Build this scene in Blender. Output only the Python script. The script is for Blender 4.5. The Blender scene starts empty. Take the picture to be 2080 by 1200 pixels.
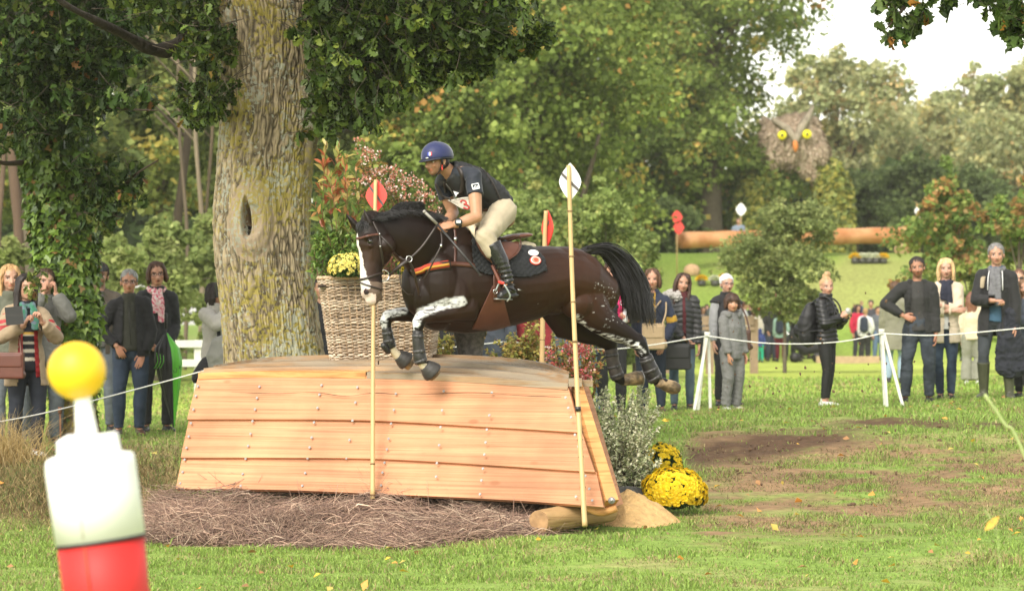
import bpy, math, random
import numpy as np
from math import sin, cos, pi, radians, sqrt
from mathutils import Vector, Matrix
from mathutils.bvhtree import BVHTree

# ------------------------------------------------------------------ camera, sky, sun, exposure
S = bpy.context.scene
F, HY, ZC = 6625.0, 664.0, 1.62          # focal length in photo pixels, horizon row, eye height
cd = bpy.data.cameras.new("camera")
cam = bpy.data.objects.new("camera", cd); S.collection.objects.link(cam)
cam.location = (0, 0, ZC); cam.rotation_euler = (radians(90), 0, 0)
cd.sensor_width = 36; cd.sensor_fit = 'HORIZONTAL'; cd.lens = F/2080*36
cd.shift_y = 64/2080; cd.clip_start = .5; cd.clip_end = 2000
cd.dof.use_dof = True; cd.dof.focus_distance = 24.9; cd.dof.aperture_fstop = 4.3
S.camera = cam
SUN_EL, SUN_AZ = 42, 205                  # azimuth clockwise from +Y: behind the camera, to its left
w = bpy.data.worlds.new("World"); S.world = w; w.use_nodes = True
nt = w.node_tree; nt.nodes.clear()
sky = nt.nodes.new('ShaderNodeTexSky'); sky.sky_type = 'NISHITA'; sky.sun_disc = False
sky.sun_elevation = radians(SUN_EL); sky.sun_rotation = radians(SUN_AZ)
sky.dust_density = 1.2; sky.air_density = 1; sky.ozone_density = 1
hs = nt.nodes.new('ShaderNodeHueSaturation'); hs.inputs['Saturation'].default_value = .22
wm = nt.nodes.new('ShaderNodeMix'); wm.data_type = 'RGBA'; wm.blend_type = 'MULTIPLY'; wm.inputs[0].default_value = 1
wm.inputs[7].default_value = (1.0, .955, .86, 1)
bg = nt.nodes.new('ShaderNodeBackground'); bg.inputs[1].default_value = .15
wo = nt.nodes.new('ShaderNodeOutputWorld')
nt.links.new(sky.outputs[0], hs.inputs['Color']); nt.links.new(hs.outputs[0], wm.inputs[6])
nt.links.new(wm.outputs[2], bg.inputs[0]); nt.links.new(bg.outputs[0], wo.inputs[0])
sl = bpy.data.lights.new("sun", 'SUN'); sl.energy = 1.45; sl.angle = radians(28); sl.color = (1, .94, .84)
so = bpy.data.objects.new("sun", sl); S.collection.objects.link(so)
_e, _a = radians(SUN_EL), radians(SUN_AZ)
so.rotation_euler = (Vector((0, 0, 0)) - Vector((sin(_a)*cos(_e), cos(_a)*cos(_e), sin(_e)))).to_track_quat('-Z', 'Y').to_euler()
S.view_settings.view_transform = 'Standard'; S.view_settings.look = 'None'
S.view_settings.exposure = 1.37; S.view_settings.gamma = 1
S.cycles.use_denoising = True
S.cycles.max_bounces = 7; S.cycles.diffuse_bounces = 3; S.cycles.glossy_bounces = 2
S.cycles.transparent_max_bounces = 8; S.cycles.transmission_bounces = 3; S.cycles.volume_bounces = 0
S.cycles.sample_clamp_indirect = 6

# ------------------------------------------------------------------ helpers
R = np.random.default_rng(7); random.seed(7)
COL = S.collection
def P(px, py, Y): return np.array([(px-1040)*Y/F, Y, ZC-(py-HY)*Y/F])
def nz(v): v = np.asarray(v, float); return v/(np.linalg.norm(v, axis=-1, keepdims=True)+1e-12)
def sst(a, b, x): t = np.clip((np.asarray(x, float)-a)/(b-a), 0, 1); return t*t*(3-2*t)
_h = np.random.default_rng(3).random(4096).astype(np.float32)
def vnoise(p, s=1.0, seed=0):
    p = np.asarray(p, float)*s + seed*17.3; i = np.floor(p).astype(np.int64); f = p-i; f = f*f*(3-2*f); o = 0
    for dx in (0, 1):
        for dy in (0, 1):
            for dz in (0, 1):
                k = (i[..., 0]+dx)*73856093 ^ (i[..., 1]+dy)*19349663 ^ (i[..., 2]+dz)*83492791
                wt = (f[..., 0] if dx else 1-f[..., 0])*(f[..., 1] if dy else 1-f[..., 1])*(f[..., 2] if dz else 1-f[..., 2])
                o = o + wt*_h[k & 4095]
    return o
def fbm(p, s=1.0, n=4, seed=0):
    o, a, t = 0, 1., 0
    for k in range(n): o = o+a*vnoise(p, s*2**k, seed+k); t += a; a *= .5
    return o/t

def lin(c):
    c = np.asarray(c, float); return np.where(c <= .04045, c/12.92, ((c+.055)/1.055)**2.4)
def hexc(h): return tuple(lin([int(h[i:i+2], 16)/255 for i in (0, 2, 4)]))

_mats = {}
def mat(name, c=(.5, .5, .5), rough=.7, var=.15, vs=8, bump=0, bs=40, attr=False, metal=0, spec=.5, trans=0, sheen=0, coat=0, stretch=(1, 1, 1), c2=None, bd=.004):
    """procedural material: base colour (or the mesh's own colour attribute) broken up with noise, and a noise bump"""
    if name in _mats: return _mats[name]
    m = bpy.data.materials.new(name); m.use_nodes = True; t = m.node_tree; N = t.nodes; L = t.links
    b = N['Principled BSDF']; out = N['Material Output']
    tc = N.new('ShaderNodeTexCoord'); mp = N.new('ShaderNodeMapping'); mp.inputs['Scale'].default_value = stretch
    L.new(tc.outputs['Object'], mp.inputs[0])
    if attr: src = N.new('ShaderNodeVertexColor'); src.layer_name = 'col'; base = src.outputs[0]
    else: src = N.new('ShaderNodeRGB'); src.outputs[0].default_value = (*c, 1); base = src.outputs[0]
    if var or c2:
        no = N.new('ShaderNodeTexNoise'); no.inputs['Scale'].default_value = vs; no.inputs['Detail'].default_value = 5
        L.new(mp.outputs[0], no.inputs[0])
        if c2:
            r = N.new('ShaderNodeMapRange'); r.inputs[1].default_value = .4; r.inputs[2].default_value = .6
            L.new(no.outputs[0], r.inputs[0]); mx = N.new('ShaderNodeMix'); mx.data_type = 'RGBA'
            L.new(r.outputs[0], mx.inputs[0]); L.new(base, mx.inputs[6]); mx.inputs[7].default_value = (*c2, 1); base = mx.outputs[2]
        r = N.new('ShaderNodeMapRange'); r.inputs[1].default_value = .25; r.inputs[2].default_value = .75
        r.inputs[3].default_value = 1-var; r.inputs[4].default_value = 1+var; L.new(no.outputs[0], r.inputs[0])
        mx = N.new('ShaderNodeVectorMath'); mx.operation = 'SCALE'; L.new(base, mx.inputs[0]); L.new(r.outputs[0], mx.inputs['Scale']); base = mx.outputs[0]
    L.new(base, b.inputs['Base Color'])
    b.inputs['Roughness'].default_value = rough; b.inputs['Metallic'].default_value = metal
    b.inputs['Specular IOR Level'].default_value = spec; b.inputs['Coat Weight'].default_value = coat
    if sheen: b.inputs['Sheen Weight'].default_value = sheen; b.inputs['Sheen Roughness'].default_value = .4
    if bump:
        n2 = N.new('ShaderNodeTexNoise'); n2.inputs['Scale'].default_value = bs; n2.inputs['Detail'].default_value = 4
        L.new(mp.outputs[0], n2.inputs[0]); bm = N.new('ShaderNodeBump'); bm.inputs['Strength'].default_value = min(1, bump); bm.inputs['Distance'].default_value = bd
        L.new(n2.outputs[0], bm.inputs['Height']); L.new(bm.outputs[0], b.inputs['Normal'])
    if trans:
        tr = N.new('ShaderNodeBsdfTranslucent'); ms = N.new('ShaderNodeMixShader'); ms.inputs[0].default_value = trans
        L.new(base, tr.inputs[0]); L.new(b.outputs[0], ms.inputs[1]); L.new(tr.outputs[0], ms.inputs[2]); L.new(ms.outputs[0], out.inputs[0])
    _mats[name] = m; return m

class MB:
    """collects closed shapes as plain arrays; build() links them as one mesh object"""
    def __init__(s): s.v = []; s.f = []; s.c = []; s.n = 0
    def add(s, v, f, c=None):
        v = np.asarray(v, float).reshape(-1, 3); s.f.append((np.asarray(f, np.int64)+s.n)); s.v.append(v)
        s.c.append(np.broadcast_to(np.asarray(c if c is not None else (.5, .5, .5), float), (len(v), 3))); s.n += len(v); return s
    def ball(s, c, r, rot=None, n=14, m=10, col=None):
        r = np.broadcast_to(np.asarray(r, float), (3,)); th = np.linspace(0, pi, m+1)[1:-1]; ph = np.arange(n)*2*pi/n
        g = np.array([[sin(t)*cos(p), sin(t)*sin(p), cos(t)] for t in th for p in ph]+[[0, 0, 1], [0, 0, -1]])*r
        if rot is not None: g = g @ np.asarray(rot, float).T
        k = (m-1)*n; q = [(a*n+j, (a+1)*n+j, (a+1)*n+(j+1) % n, a*n+(j+1) % n) for a in range(m-2) for j in range(n)]
        b = s.n; s.add(g+np.asarray(c), q, col)
        s.f.append(np.array([(b+k, b+j, b+(j+1) % n) for j in range(n)]+[(b+k+1, b+(m-2)*n+(j+1) % n, b+(m-2)*n+j) for j in range(n)]))
        return s
    def tube(s, pts, rad, n=12, ref=(0, 1, 0), col=None, caps=True, sq=0):
        """rad: per point r or (r across, r along ref)"""
        pts = np.asarray(pts, float); k = len(pts); rad = np.asarray(rad, float)
        if rad.ndim == 0: rad = np.full(k, float(rad))
        if rad.ndim == 1: rad = np.stack([rad, rad], 1) if len(rad) == k else np.tile(rad, (k, 1))
        t = nz(np.gradient(pts, axis=0)); ref = np.broadcast_to(np.asarray(ref, float), (k, 3))
        d = ref-(ref*t).sum(1, keepdims=True)*t; bad = np.linalg.norm(d, axis=1) < .05
        if bad.any(): alt = np.array([1., 0, 0]); d[bad] = alt-(t[bad] @ alt)[:, None]*t[bad]
        d = nz(d); a = np.cross(t, d); ph = np.arange(n)*2*pi/n+(pi/4 if n == 4 else 0); cx, cy = np.cos(ph), np.sin(ph)
        if sq: cx = np.sign(cx)*abs(cx)**(1-sq); cy = np.sign(cy)*abs(cy)**(1-sq)
        g = pts[:, None]+a[:, None]*(rad[:, :1, None]*cx[None, :, None])+d[:, None]*(rad[:, 1:, None]*cy[None, :, None])
        i = np.arange(k-1)[:, None]*n; j = np.arange(n)[None]; j2 = (j+1) % n
        q = np.stack([i+j, i+j2, i+n+j2, i+n+j], -1).reshape(-1, 4); b = s.n
        s.add(g.reshape(-1, 3), q, col if col is None or np.ndim(col) == 1 else np.repeat(np.asarray(col), n, 0))
        if caps:
            if n == 4: s.f.append(np.array([[b+3, b+2, b+1, b], [b+(k-1)*n+x for x in range(4)]]))
            else:
                cc = s.c[-1]; e = s.n; s.add(np.stack([pts[0], pts[-1]]), np.zeros((0, 4), int), cc[[0, -1]])
                s.f.append(np.array([(e, b+(x+1) % n, b+x) for x in range(n)]+[(e+1, b+(k-1)*n+x, b+(k-1)*n+(x+1) % n) for x in range(n)]))
        return s
    def caps_tube(s, pts, rad, n=12, ref=(0, 1, 0), col=None):
        """tube with rounded ends"""
        pts = np.asarray(pts, float); rad = np.asarray(rad, float); k = len(pts)
        if rad.ndim == 0: rad = np.full(k, float(rad))
        if rad.ndim == 1: rad = np.stack([rad, rad], 1)
        t0 = nz(pts[1]-pts[0]); t1 = nz(pts[-1]-pts[-2]); m0, m1 = rad[0].mean(), rad[-1].mean()
        A = [pts[0]-t0*m0*sin(a) for a in (1.45, 1.0, .5)]; B = [pts[-1]+t1*m1*sin(a) for a in (.5, 1.0, 1.45)]
        ra = [rad[0]*cos(a) for a in (1.45, 1.0, .5)]; rb = [rad[-1]*cos(a) for a in (.5, 1.0, 1.45)]
        return s.tube(np.vstack([A, pts, B]), np.vstack([ra, rad, rb]), n, ref, col)
    def box(s, c, h, rot=None, col=None):
        g = np.array([[x, y, z] for x in (-1, 1) for y in (-1, 1) for z in (-1, 1)], float)*np.asarray(h, float)
        if rot is not None: g = g @ np.asarray(rot, float).T
        return s.add(g+np.asarray(c), [(0, 1, 3, 2), (4, 6, 7, 5), (0, 4, 5, 1), (2, 3, 7, 6), (0, 2, 6, 4), (1, 5, 7, 3)], col)
    def hexa(s, p, col=None):
        """p: 4 front corners then 4 back corners, same winding"""
        return s.add(p, [(0, 1, 2, 3), (7, 6, 5, 4), (0, 4, 5, 1), (1, 5, 6, 2), (2, 6, 7, 3), (3, 7, 4, 0)], col)
    def grid(s, g, th=0, col=None, close=False):
        """g: (a,b,3) points -> sheet; th thickens it along its normal"""
        g = np.asarray(g, float); a, b = g.shape[:2]
        n = nz(np.cross(np.gradient(g, axis=0), np.gradient(g, axis=1)))
        i = np.arange(a-1)[:, None]*b; j = np.arange(b if close else b-1)[None]; j2 = (j+1) % b
        q = np.stack([i+j, i+j2, i+b+j2, i+b+j], -1).reshape(-1, 4)
        if col is not None and np.ndim(col) == 3: col = np.asarray(col).reshape(-1, 3)
        if not th: return s.add(g.reshape(-1, 3), q, col)
        o = a*b; q2 = q[:, ::-1]+o; e = []
        if not close:
            for x in range(a-1): e += [(x*b, x*b+b, x*b+b+o, x*b+o), (x*b+b-1+o, x*b+2*b-1+o, x*b+2*b-1, x*b+b-1)]
        for y in range(b if close else b-1):
            y2 = (y+1) % b; k = (a-1)*b; e += [(y+o, y2+o, y2, y), (k+y, k+y2, k+y2+o, k+y+o)]
        c = None if col is None else (np.vstack([col, col]) if np.ndim(col) == 2 else col)
        return s.add(np.vstack([g.reshape(-1, 3), (g-n*th).reshape(-1, 3)]), np.vstack([q, q2, np.array(e)]), c)
    def poly(s, p, nrm, th, col=None):
        """flat polygon extruded by th along nrm"""
        p = np.asarray(p, float); k = len(p); b = s.n; nrm = nz(nrm)
        s.add(np.vstack([p, p+nrm*th]), [(x, (x+1) % k, (x+1) % k+k, x+k) for x in range(k)], col)
        c0, c1 = p.mean(0), p.mean(0)+nrm*th; e = s.n; s.add([c0, c1], np.zeros((0, 4), int), col)
        s.f.append(np.array([(e, b+(x+1) % k, b+x) for x in range(k)]+[(e+1, b+k+x, b+k+(x+1) % k) for x in range(k)])); return s
    def arrays(s):
        v = np.vstack(s.v); q = [f for f in s.f if len(f) and f.shape[1] == 4]; t = [f for f in s.f if len(f) and f.shape[1] == 3]
        return v, (np.vstack(q) if q else np.zeros((0, 4), int)), (np.vstack(t) if t else np.zeros((0, 3), int)), np.vstack(s.c)
    def mesh(s, name, colour=False, smooth=True):
        v, q, t, c = s.arrays(); return mk_mesh(name, v, q, t, c if colour else None, smooth)
    def build(s, name, m=None, parent=None, colour=False, smooth=True):
        return link(name, s.mesh(name, colour, smooth), m, parent)

def mk_mesh(name, v, q, t=None, c=None, smooth=True):
    me = bpy.data.meshes.new(name); t = np.zeros((0, 3), int) if t is None else t; q = np.zeros((0, 4), int) if q is None else q
    me.vertices.add(len(v)); me.vertices.foreach_set('co', np.asarray(v, np.float32).ravel())
    lp = np.concatenate([q.ravel(), t.ravel()]).astype(np.int32); me.loops.add(len(lp)); me.loops.foreach_set('vertex_index', lp)
    me.polygons.add(len(q)+len(t))
    me.polygons.foreach_set('loop_start', np.concatenate([np.arange(len(q))*4, len(q)*4+np.arange(len(t))*3]).astype(np.int32))
    me.polygons.foreach_set('use_smooth', np.full(len(q)+len(t), smooth))
    me.update(calc_edges=True)
    if c is not None:
        a = me.color_attributes.new('col', 'FLOAT_COLOR', 'POINT')
        a.data.foreach_set('color', np.hstack([np.clip(c, 0, 1), np.ones((len(c), 1))]).astype(np.float32).ravel())
    return me
def link(name, me, m=None, parent=None):
    o = bpy.data.objects.new(name, me); COL.objects.link(o)
    if m is not None: me.materials.append(m)
    if parent is not None:
        o.parent = parent; o.matrix_parent_inverse = Matrix.Identity(4)
        M = Matrix.Identity(4); q = parent
        while q is not None: M = q.matrix_basis @ M; q = q.parent
        o.matrix_basis = M.inverted()      # meshes are written in world coordinates
    return o
def tag(o, label=None, cat=None, group=None, kind=None):
    for k, v in (('label', label), ('category', cat), ('group', group), ('kind', kind)):
        if v: o[k] = v
    return o
def thing(name, loc, label, cat, group=None):
    o = bpy.data.objects.new(name, None); COL.objects.link(o); o.location = [float(x) for x in loc]; o.empty_display_size = .1
    return tag(o, label, cat, group)
def copy_tree(o, loc=None, rz=0, scale=1, mats=None, parent=None, label=None):
    c = o.copy(); COL.objects.link(c)
    if parent is not None: c.parent = parent
    if loc is not None: c.location = [float(x) for x in loc]; c.rotation_euler = (0, 0, rz); c.scale = (scale,)*3
    if label: c['label'] = label
    if mats and c.type == 'MESH':
        k = c.name.split('.')[0]
        if k in mats: c.data = c.data.copy(); c.data.materials.clear(); c.data.materials.append(mats[k])
    for ch in list(o.children): copy_tree(ch, mats=mats, parent=c)
    return c

def remesh(mb, vox, smooth=3, disp=None):
    """union of the collected closed shapes as one continuous quad surface"""
    v, q, t, c = mb.arrays(); me = mk_mesh('tmp', v, q, t); o = bpy.data.objects.new('tmp', me); COL.objects.link(o)
    r = o.modifiers.new('r', 'REMESH'); r.mode = 'VOXEL'; r.voxel_size = vox; r.use_smooth_shade = True
    if smooth: k = o.modifiers.new('s', 'SMOOTH'); k.iterations = smooth; k.factor = .5
    dg = bpy.context.evaluated_depsgraph_get(); dg.update(); ev = o.evaluated_get(dg); m2 = ev.to_mesh()
    n = len(m2.vertices); V = np.empty(n*3, np.float32); m2.vertices.foreach_get('co', V); V = V.reshape(-1, 3).astype(float)
    Nn = np.empty(n*3, np.float32); m2.vertices.foreach_get('normal', Nn); Nn = Nn.reshape(-1, 3).astype(float)
    cnt = np.empty(len(m2.polygons), np.int32); m2.polygons.foreach_get('loop_total', cnt)
    lp = np.empty(len(m2.loops), np.int32); m2.loops.foreach_get('vertex_index', lp)
    st = np.concatenate([[0], np.cumsum(cnt)[:-1]]); Q = lp.reshape(-1, 4) if (cnt == 4).all() else np.array([lp[a:a+4] for a in st[cnt == 4]])
    T = np.array([lp[a:a+3] for a in st[cnt == 3]]) if (cnt == 3).any() else np.zeros((0, 3), int)
    ev.to_mesh_clear(); bpy.data.objects.remove(o); bpy.data.meshes.remove(me)
    if disp is not None: V = V+Nn*np.asarray(disp(V, Nn))[:, None]
    return V, Q.astype(int), T.astype(int), Nn
def skin_build(name, mb, vox, m, parent=None, smooth=3, disp=None, colf=None, cut=None):
    V, Q, T, Nn = remesh(mb, vox, smooth, disp)
    if cut is not None:
        k = cut(V, Nn); Q = Q[~k[Q].all(1)]; T = T[~k[T].all(1)] if len(T) else T
    return link(name, mk_mesh(name, V, Q, T, colf(V, Nn) if colf else None), m, parent)
def bvh_of(*obs):
    V, Fs, n = [], [], 0
    for o in obs:
        me = o.data; M = np.array(o.matrix_world if o.parent is None else Matrix.Identity(4))
        for v in me.vertices: V.append(v.co[:])
        for p in me.polygons: Fs.append([i+n for i in p.vertices])
        n = len(V)
    return BVHTree.FromPolygons(V, Fs)
CAM = Vector((0, 0, ZC))
def shoot(b, px, py, lift=0.0, fallback=None):
    """the point of a surface seen at a photo pixel, with its normal"""
    d = Vector(P(px, py, 1.0)) - CAM; d.normalize(); h, n, i, t = b.ray_cast(CAM, d)
    if h is None:
        if fallback is None: return None, None
        return P(px, py, fallback), np.array([0, -1., 0])
    n = np.array(n); n = n if n @ np.array(d) < 0 else -n
    return np.array(h)+n*lift, n
def strap(mb, pts, nrm, w, th, col=None):
    """flat band lying along pts with its face towards nrm"""
    pts = np.asarray(pts, float); nrm = nz(nrm); t = nz(np.gradient(pts, axis=0)); s = nz(np.cross(t, nrm)); w = np.broadcast_to(w, (len(pts),))[:, None]
    a, b = pts+s*w/2, pts-s*w/2; g = np.stack([a-nrm*th/2, a+nrm*th/2, b+nrm*th/2, b-nrm*th/2], 1); k = len(pts); n = 4
    i = np.arange(k-1)[:, None]*n; j = np.arange(n)[None]; j2 = (j+1) % n; bb = mb.n
    mb.add(g.reshape(-1, 3), np.stack([i+j, i+j2, i+n+j2, i+n+j], -1).reshape(-1, 4), col)
    mb.f.append(np.array([[bb+3, bb+2, bb+1, bb], [bb+(k-1)*n+x for x in range(4)]])); return mb
def lerp_path(p, m):
    """resample a polyline (any dimension) smoothly to m points"""
    p = np.asarray(p, float); k = len(p); t = np.linspace(0, k-1, m); i = np.clip(t.astype(int), 0, k-2); f = (t-i)[:, None]
    e = np.vstack([2*p[0]-p[1], p, 2*p[-1]-p[-2]]); a, b, c, d = e[i], e[i+1], e[i+2], e[i+3]
    return .5*((2*b)+(-a+c)*f+(2*a-5*b+4*c-d)*f**2+(-a+3*b-3*c+d)*f**3)
def surf_band(mb, b, path, w, th=.004, lift=.003, m=24, fb=None, col=None):
    q = lerp_path(path, m); P3, N3 = [], []
    for x, y in q:
        h, n = shoot(b, x, y, lift+th/2, fb)
        if h is None: continue
        P3.append(h); N3.append(n)
    if len(P3) < 2: return mb
    P3 = np.array(P3)
    for _ in range(3): P3[1:-1] = (P3[:-2]+2*P3[1:-1]+P3[2:])/4
    N3 = np.array(N3); N3 = nz(N3+N3.mean(0)*1.2); N3 = nz(np.vstack([N3[:1], (N3[:-2]+N3[1:-1]+N3[2:])/3, N3[-1:]]))
    return strap(mb, P3, N3, w, th, col)

# leaf shapes (x across, y along, z lift)
LEAF = dict(
 quad=(np.array([[0, 0, 0], [.5, .5, .06], [0, 1, 0], [-.5, .5, .06]]), [(0, 1, 2, 3)], []),
 fold=(np.array([[0, 0, 0], [.33, .45, .12], [0, 1, -.1], [-.33, .45, .12], [0, .5, 0]]), [(0, 1, 2, 4), (0, 4, 2, 3)], []),
 lance=(np.array([[0, 0, 0], [.17, .35, .06], [.14, .7, .02], [0, 1, -.16], [-.14, .7, .02], [-.17, .35, .06], [0, .5, 0]]), [(0, 1, 2, 6), (6, 2, 3, 4), (0, 6, 4, 5)], []),
 oak=(np.array([[0, 0, 0], [.13, .22, .03], [.30, .30, .08], [.18, .42, .02], [.40, .55, .1], [.22, .66, .0], [.28, .82, .02], [0, 1, -.1],
   [-.28, .82, .02], [-.22, .66, .0], [-.40, .55, .1], [-.18, .42, .02], [-.30, .30, .08], [-.13, .22, .03], [0, .4, -.03], [0, .7, -.05]]),
   [(0, 1, 14, 13), (14, 3, 5, 15), (15, 9, 11, 14), (15, 6, 7, 8)], [(1, 2, 3), (1, 3, 14), (3, 4, 5), (5, 6, 15), (13, 12, 11), (13, 11, 14), (11, 10, 9), (9, 8, 15)]),
 ivy=(np.array([[0, .12, 0], [.28, -.02, .02], [.52, .36, .08], [.25, .5, .02], [0, 1, -.12], [-.25, .5, .02], [-.52, .36, .08], [-.28, -.02, .02], [0, .4, -.03]]),
   [(0, 1, 2, 8), (8, 2, 3, 4), (0, 8, 6, 7), (8, 4, 5, 6)], []))
def leaves(pos, d, up, size, shape='quad', col=None, flat=0):
    """many leaves in one go; pos,d,up (n,3), size (n,), col (n,3) -> arrays"""
    T, q, t = LEAF[shape]; n = len(pos); k = len(T); d = nz(d); s = nz(np.cross(d, up)); u = np.cross(s, d); size = np.broadcast_to(size, (n,))
    v = pos[:, None]+(s[:, None]*T[None, :, 0:1]+d[:, None]*T[None, :, 1:2]+u[:, None]*T[None, :, 2:3])*size[:, None, None]
    o = (np.arange(n)*k)[:, None, None]; Q = (np.array(q)[None]+o).reshape(-1, 4) if q else None; T3 = (np.array(t)[None]+o).reshape(-1, 3) if t else None
    return v.reshape(-1, 3), Q, T3, (np.repeat(col, k, 0) if col is not None else None)
def leaf_obj(name, parts, m, parent=None):
    V, Q, T, C, n = [], [], [], [], 0
    for v, q, t, c in parts:
        V.append(v); C.append(c)
        if q is not None: Q.append(q+n)
        if t is not None: T.append(t+n)
        n += len(v)
    return link(name, mk_mesh(name, np.vstack(V), np.vstack(Q) if Q else None, np.vstack(T) if T else None, np.vstack(C), True), m, parent)
def rdir(n, up=0.):
    v = R.normal(size=(n, 3)); v[:, 2] += up; return nz(v)
def palette(n, cols, wts=None, jit=.15):
    c = np.array(cols)[R.choice(len(cols), n, p=None if wts is None else np.array(wts)/sum(wts))]
    return c*(1+jit*(R.random((n, 1))*2-1))

def ground_z(x, y):
    """lie of the land: level by the camera, a bank up to the spectators, a hill on the right far back"""
    x = np.asarray(x, float); y = np.asarray(y, float)
    top = .57+.033*x
    left = sst(25.2, 28.6, y); right = sst(23.6, 35, y)*.999
    k = sst(-2.4, .2, x); z = top*(left*(1-k)+right*k)
    top2 = .60
    z = z+.10*sst(21.5, 23.4, y)*sst(-1, .3, x)*(1-sst(26, 34, y))
    z = z*(1-sst(44, 70, y))+top2*sst(44, 70, y)
    z = z+3.72*sst(103, 119, y)*sst(1.6, 5.6, x+.02*(y-110))
    z = z+1.2*sst(130, 260, y)
    return z+.02*np.sin(x*1.3+y*.9)*np.sin(y*.7-x*.4)*sst(20, 26, y)
def gp(x, y): return np.array([x, y, float(ground_z(x, y))])
# ------------------------------------------------------------------ ground, grass
GRASS_A, GRASS_B, STRAW, SOIL, MUD = map(np.array, [(.17, .265, .05), (.25, .345, .08), (.38, .31, .15), (.27, .175, .095), (.105, .062, .035)])
def px_of(v): return 1040+v[..., 0]/v[..., 1]*F, HY-(v[..., 2]-ZC)/v[..., 1]*F
def soil_mask(v):
    """worn soil on the landing slope, the churned take-off patch, thatch on the left bank"""
    x, y = px_of(v); nse = fbm(v*np.array([1, 1, 1.]), 1.3, 4)-.5
    band = sst(0, 60, y-(840+38*np.exp(-((x-2100)/400)**2)+(1500-x)*.06*(x < 1500)))*(1-sst(0, 110, y-(1050-(x-1400)*.10)))*sst(1370, 1450, x)
    soil = np.clip(band*.92+nse*3.0*band+(fbm(v, 4, 3, 3)-.5)*3.4*band, 0, 1)*(v[..., 1] < 42)
    mud = np.exp(-(((x-1540)/210)**2+((y-(928-(x-1400)*.14))/24)**2)**1.2)*sst(1375, 1400, x)+.55*np.exp(-(((x-1880)/260)**2+((y-862)/12)**2))
    mud = np.clip(mud*1.35+nse*mud*3.0+(fbm(v, 4, 3, 13)-.5)*2.2*mud, 0, 1)*(v[..., 1] < 42)
    th = sst(880, 930, y)*(1-sst(1010, 1110, y))*(1-sst(330, 420, x)); th = np.clip(th*(1+nse*2), 0, 1)*(v[..., 1] < 36)
    return soil, mud, th
def build_ground():
    xs = np.concatenate([np.linspace(-400, -12, 26)[:-1], np.arange(-12, 12.01, .085), np.linspace(12, 400, 26)[1:]])
    ys = np.concatenate([np.linspace(-30, 18, 16)[:-1], np.arange(18, 42, .085), np.arange(42, 130, .8), np.linspace(130, 900, 30)])
    X, Y = np.meshgrid(xs, ys, indexing='ij'); Z = ground_z(X, Y)
    v = np.stack([X, Y, Z], -1); soil, mud, th = soil_mask(v)
    v[..., 2] += (fbm(v, 2.2, 3, 5)-.5)*.05*(1+1.4*mud+.5*soil)*(Y > 15)*(Y < 60)
    n = fbm(v, .35, 4, 9)[..., None]; far = sst(36, 50, Y)[..., None]; n2 = fbm(v, 1.6, 3, 2)[..., None]
    c = GRASS_A*(1-n)+GRASS_B*n; c = c*(1-far)+(np.array([.36, .43, .08])*(1-sst(100, 108, Y)[..., None])+np.array([.20, .29, .05])*sst(100, 108, Y)[..., None])*far*(.62+.5*n+.28*n2)
    ds = (sst(.5, .72, n2)*(1-far)*.5); c = c*(1-ds)+STRAW*ds
    dh = (sst(.52, .7, fbm(v*np.array([1, .35, 1]), .25, 3, 4))*sst(100, 106, Y)*.5)[..., None]; c = c*(1-dh)+np.array([.36, .32, .13])*dh
    c = c*(1-soil[..., None])+SOIL*soil[..., None]*(.8+.5*n2); c = c*(1-mud[..., None])+MUD*mud[..., None]
    c = c*(1-th[..., None])+np.array([.17, .125, .055])*th[..., None]*(.7+.6*n2)
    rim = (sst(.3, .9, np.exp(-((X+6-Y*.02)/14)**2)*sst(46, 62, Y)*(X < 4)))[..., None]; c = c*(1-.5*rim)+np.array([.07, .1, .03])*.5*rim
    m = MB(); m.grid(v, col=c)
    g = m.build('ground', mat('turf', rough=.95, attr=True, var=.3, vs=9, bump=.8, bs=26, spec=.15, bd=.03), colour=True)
    g['kind'] = 'structure'
    return g
build_ground()
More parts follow.
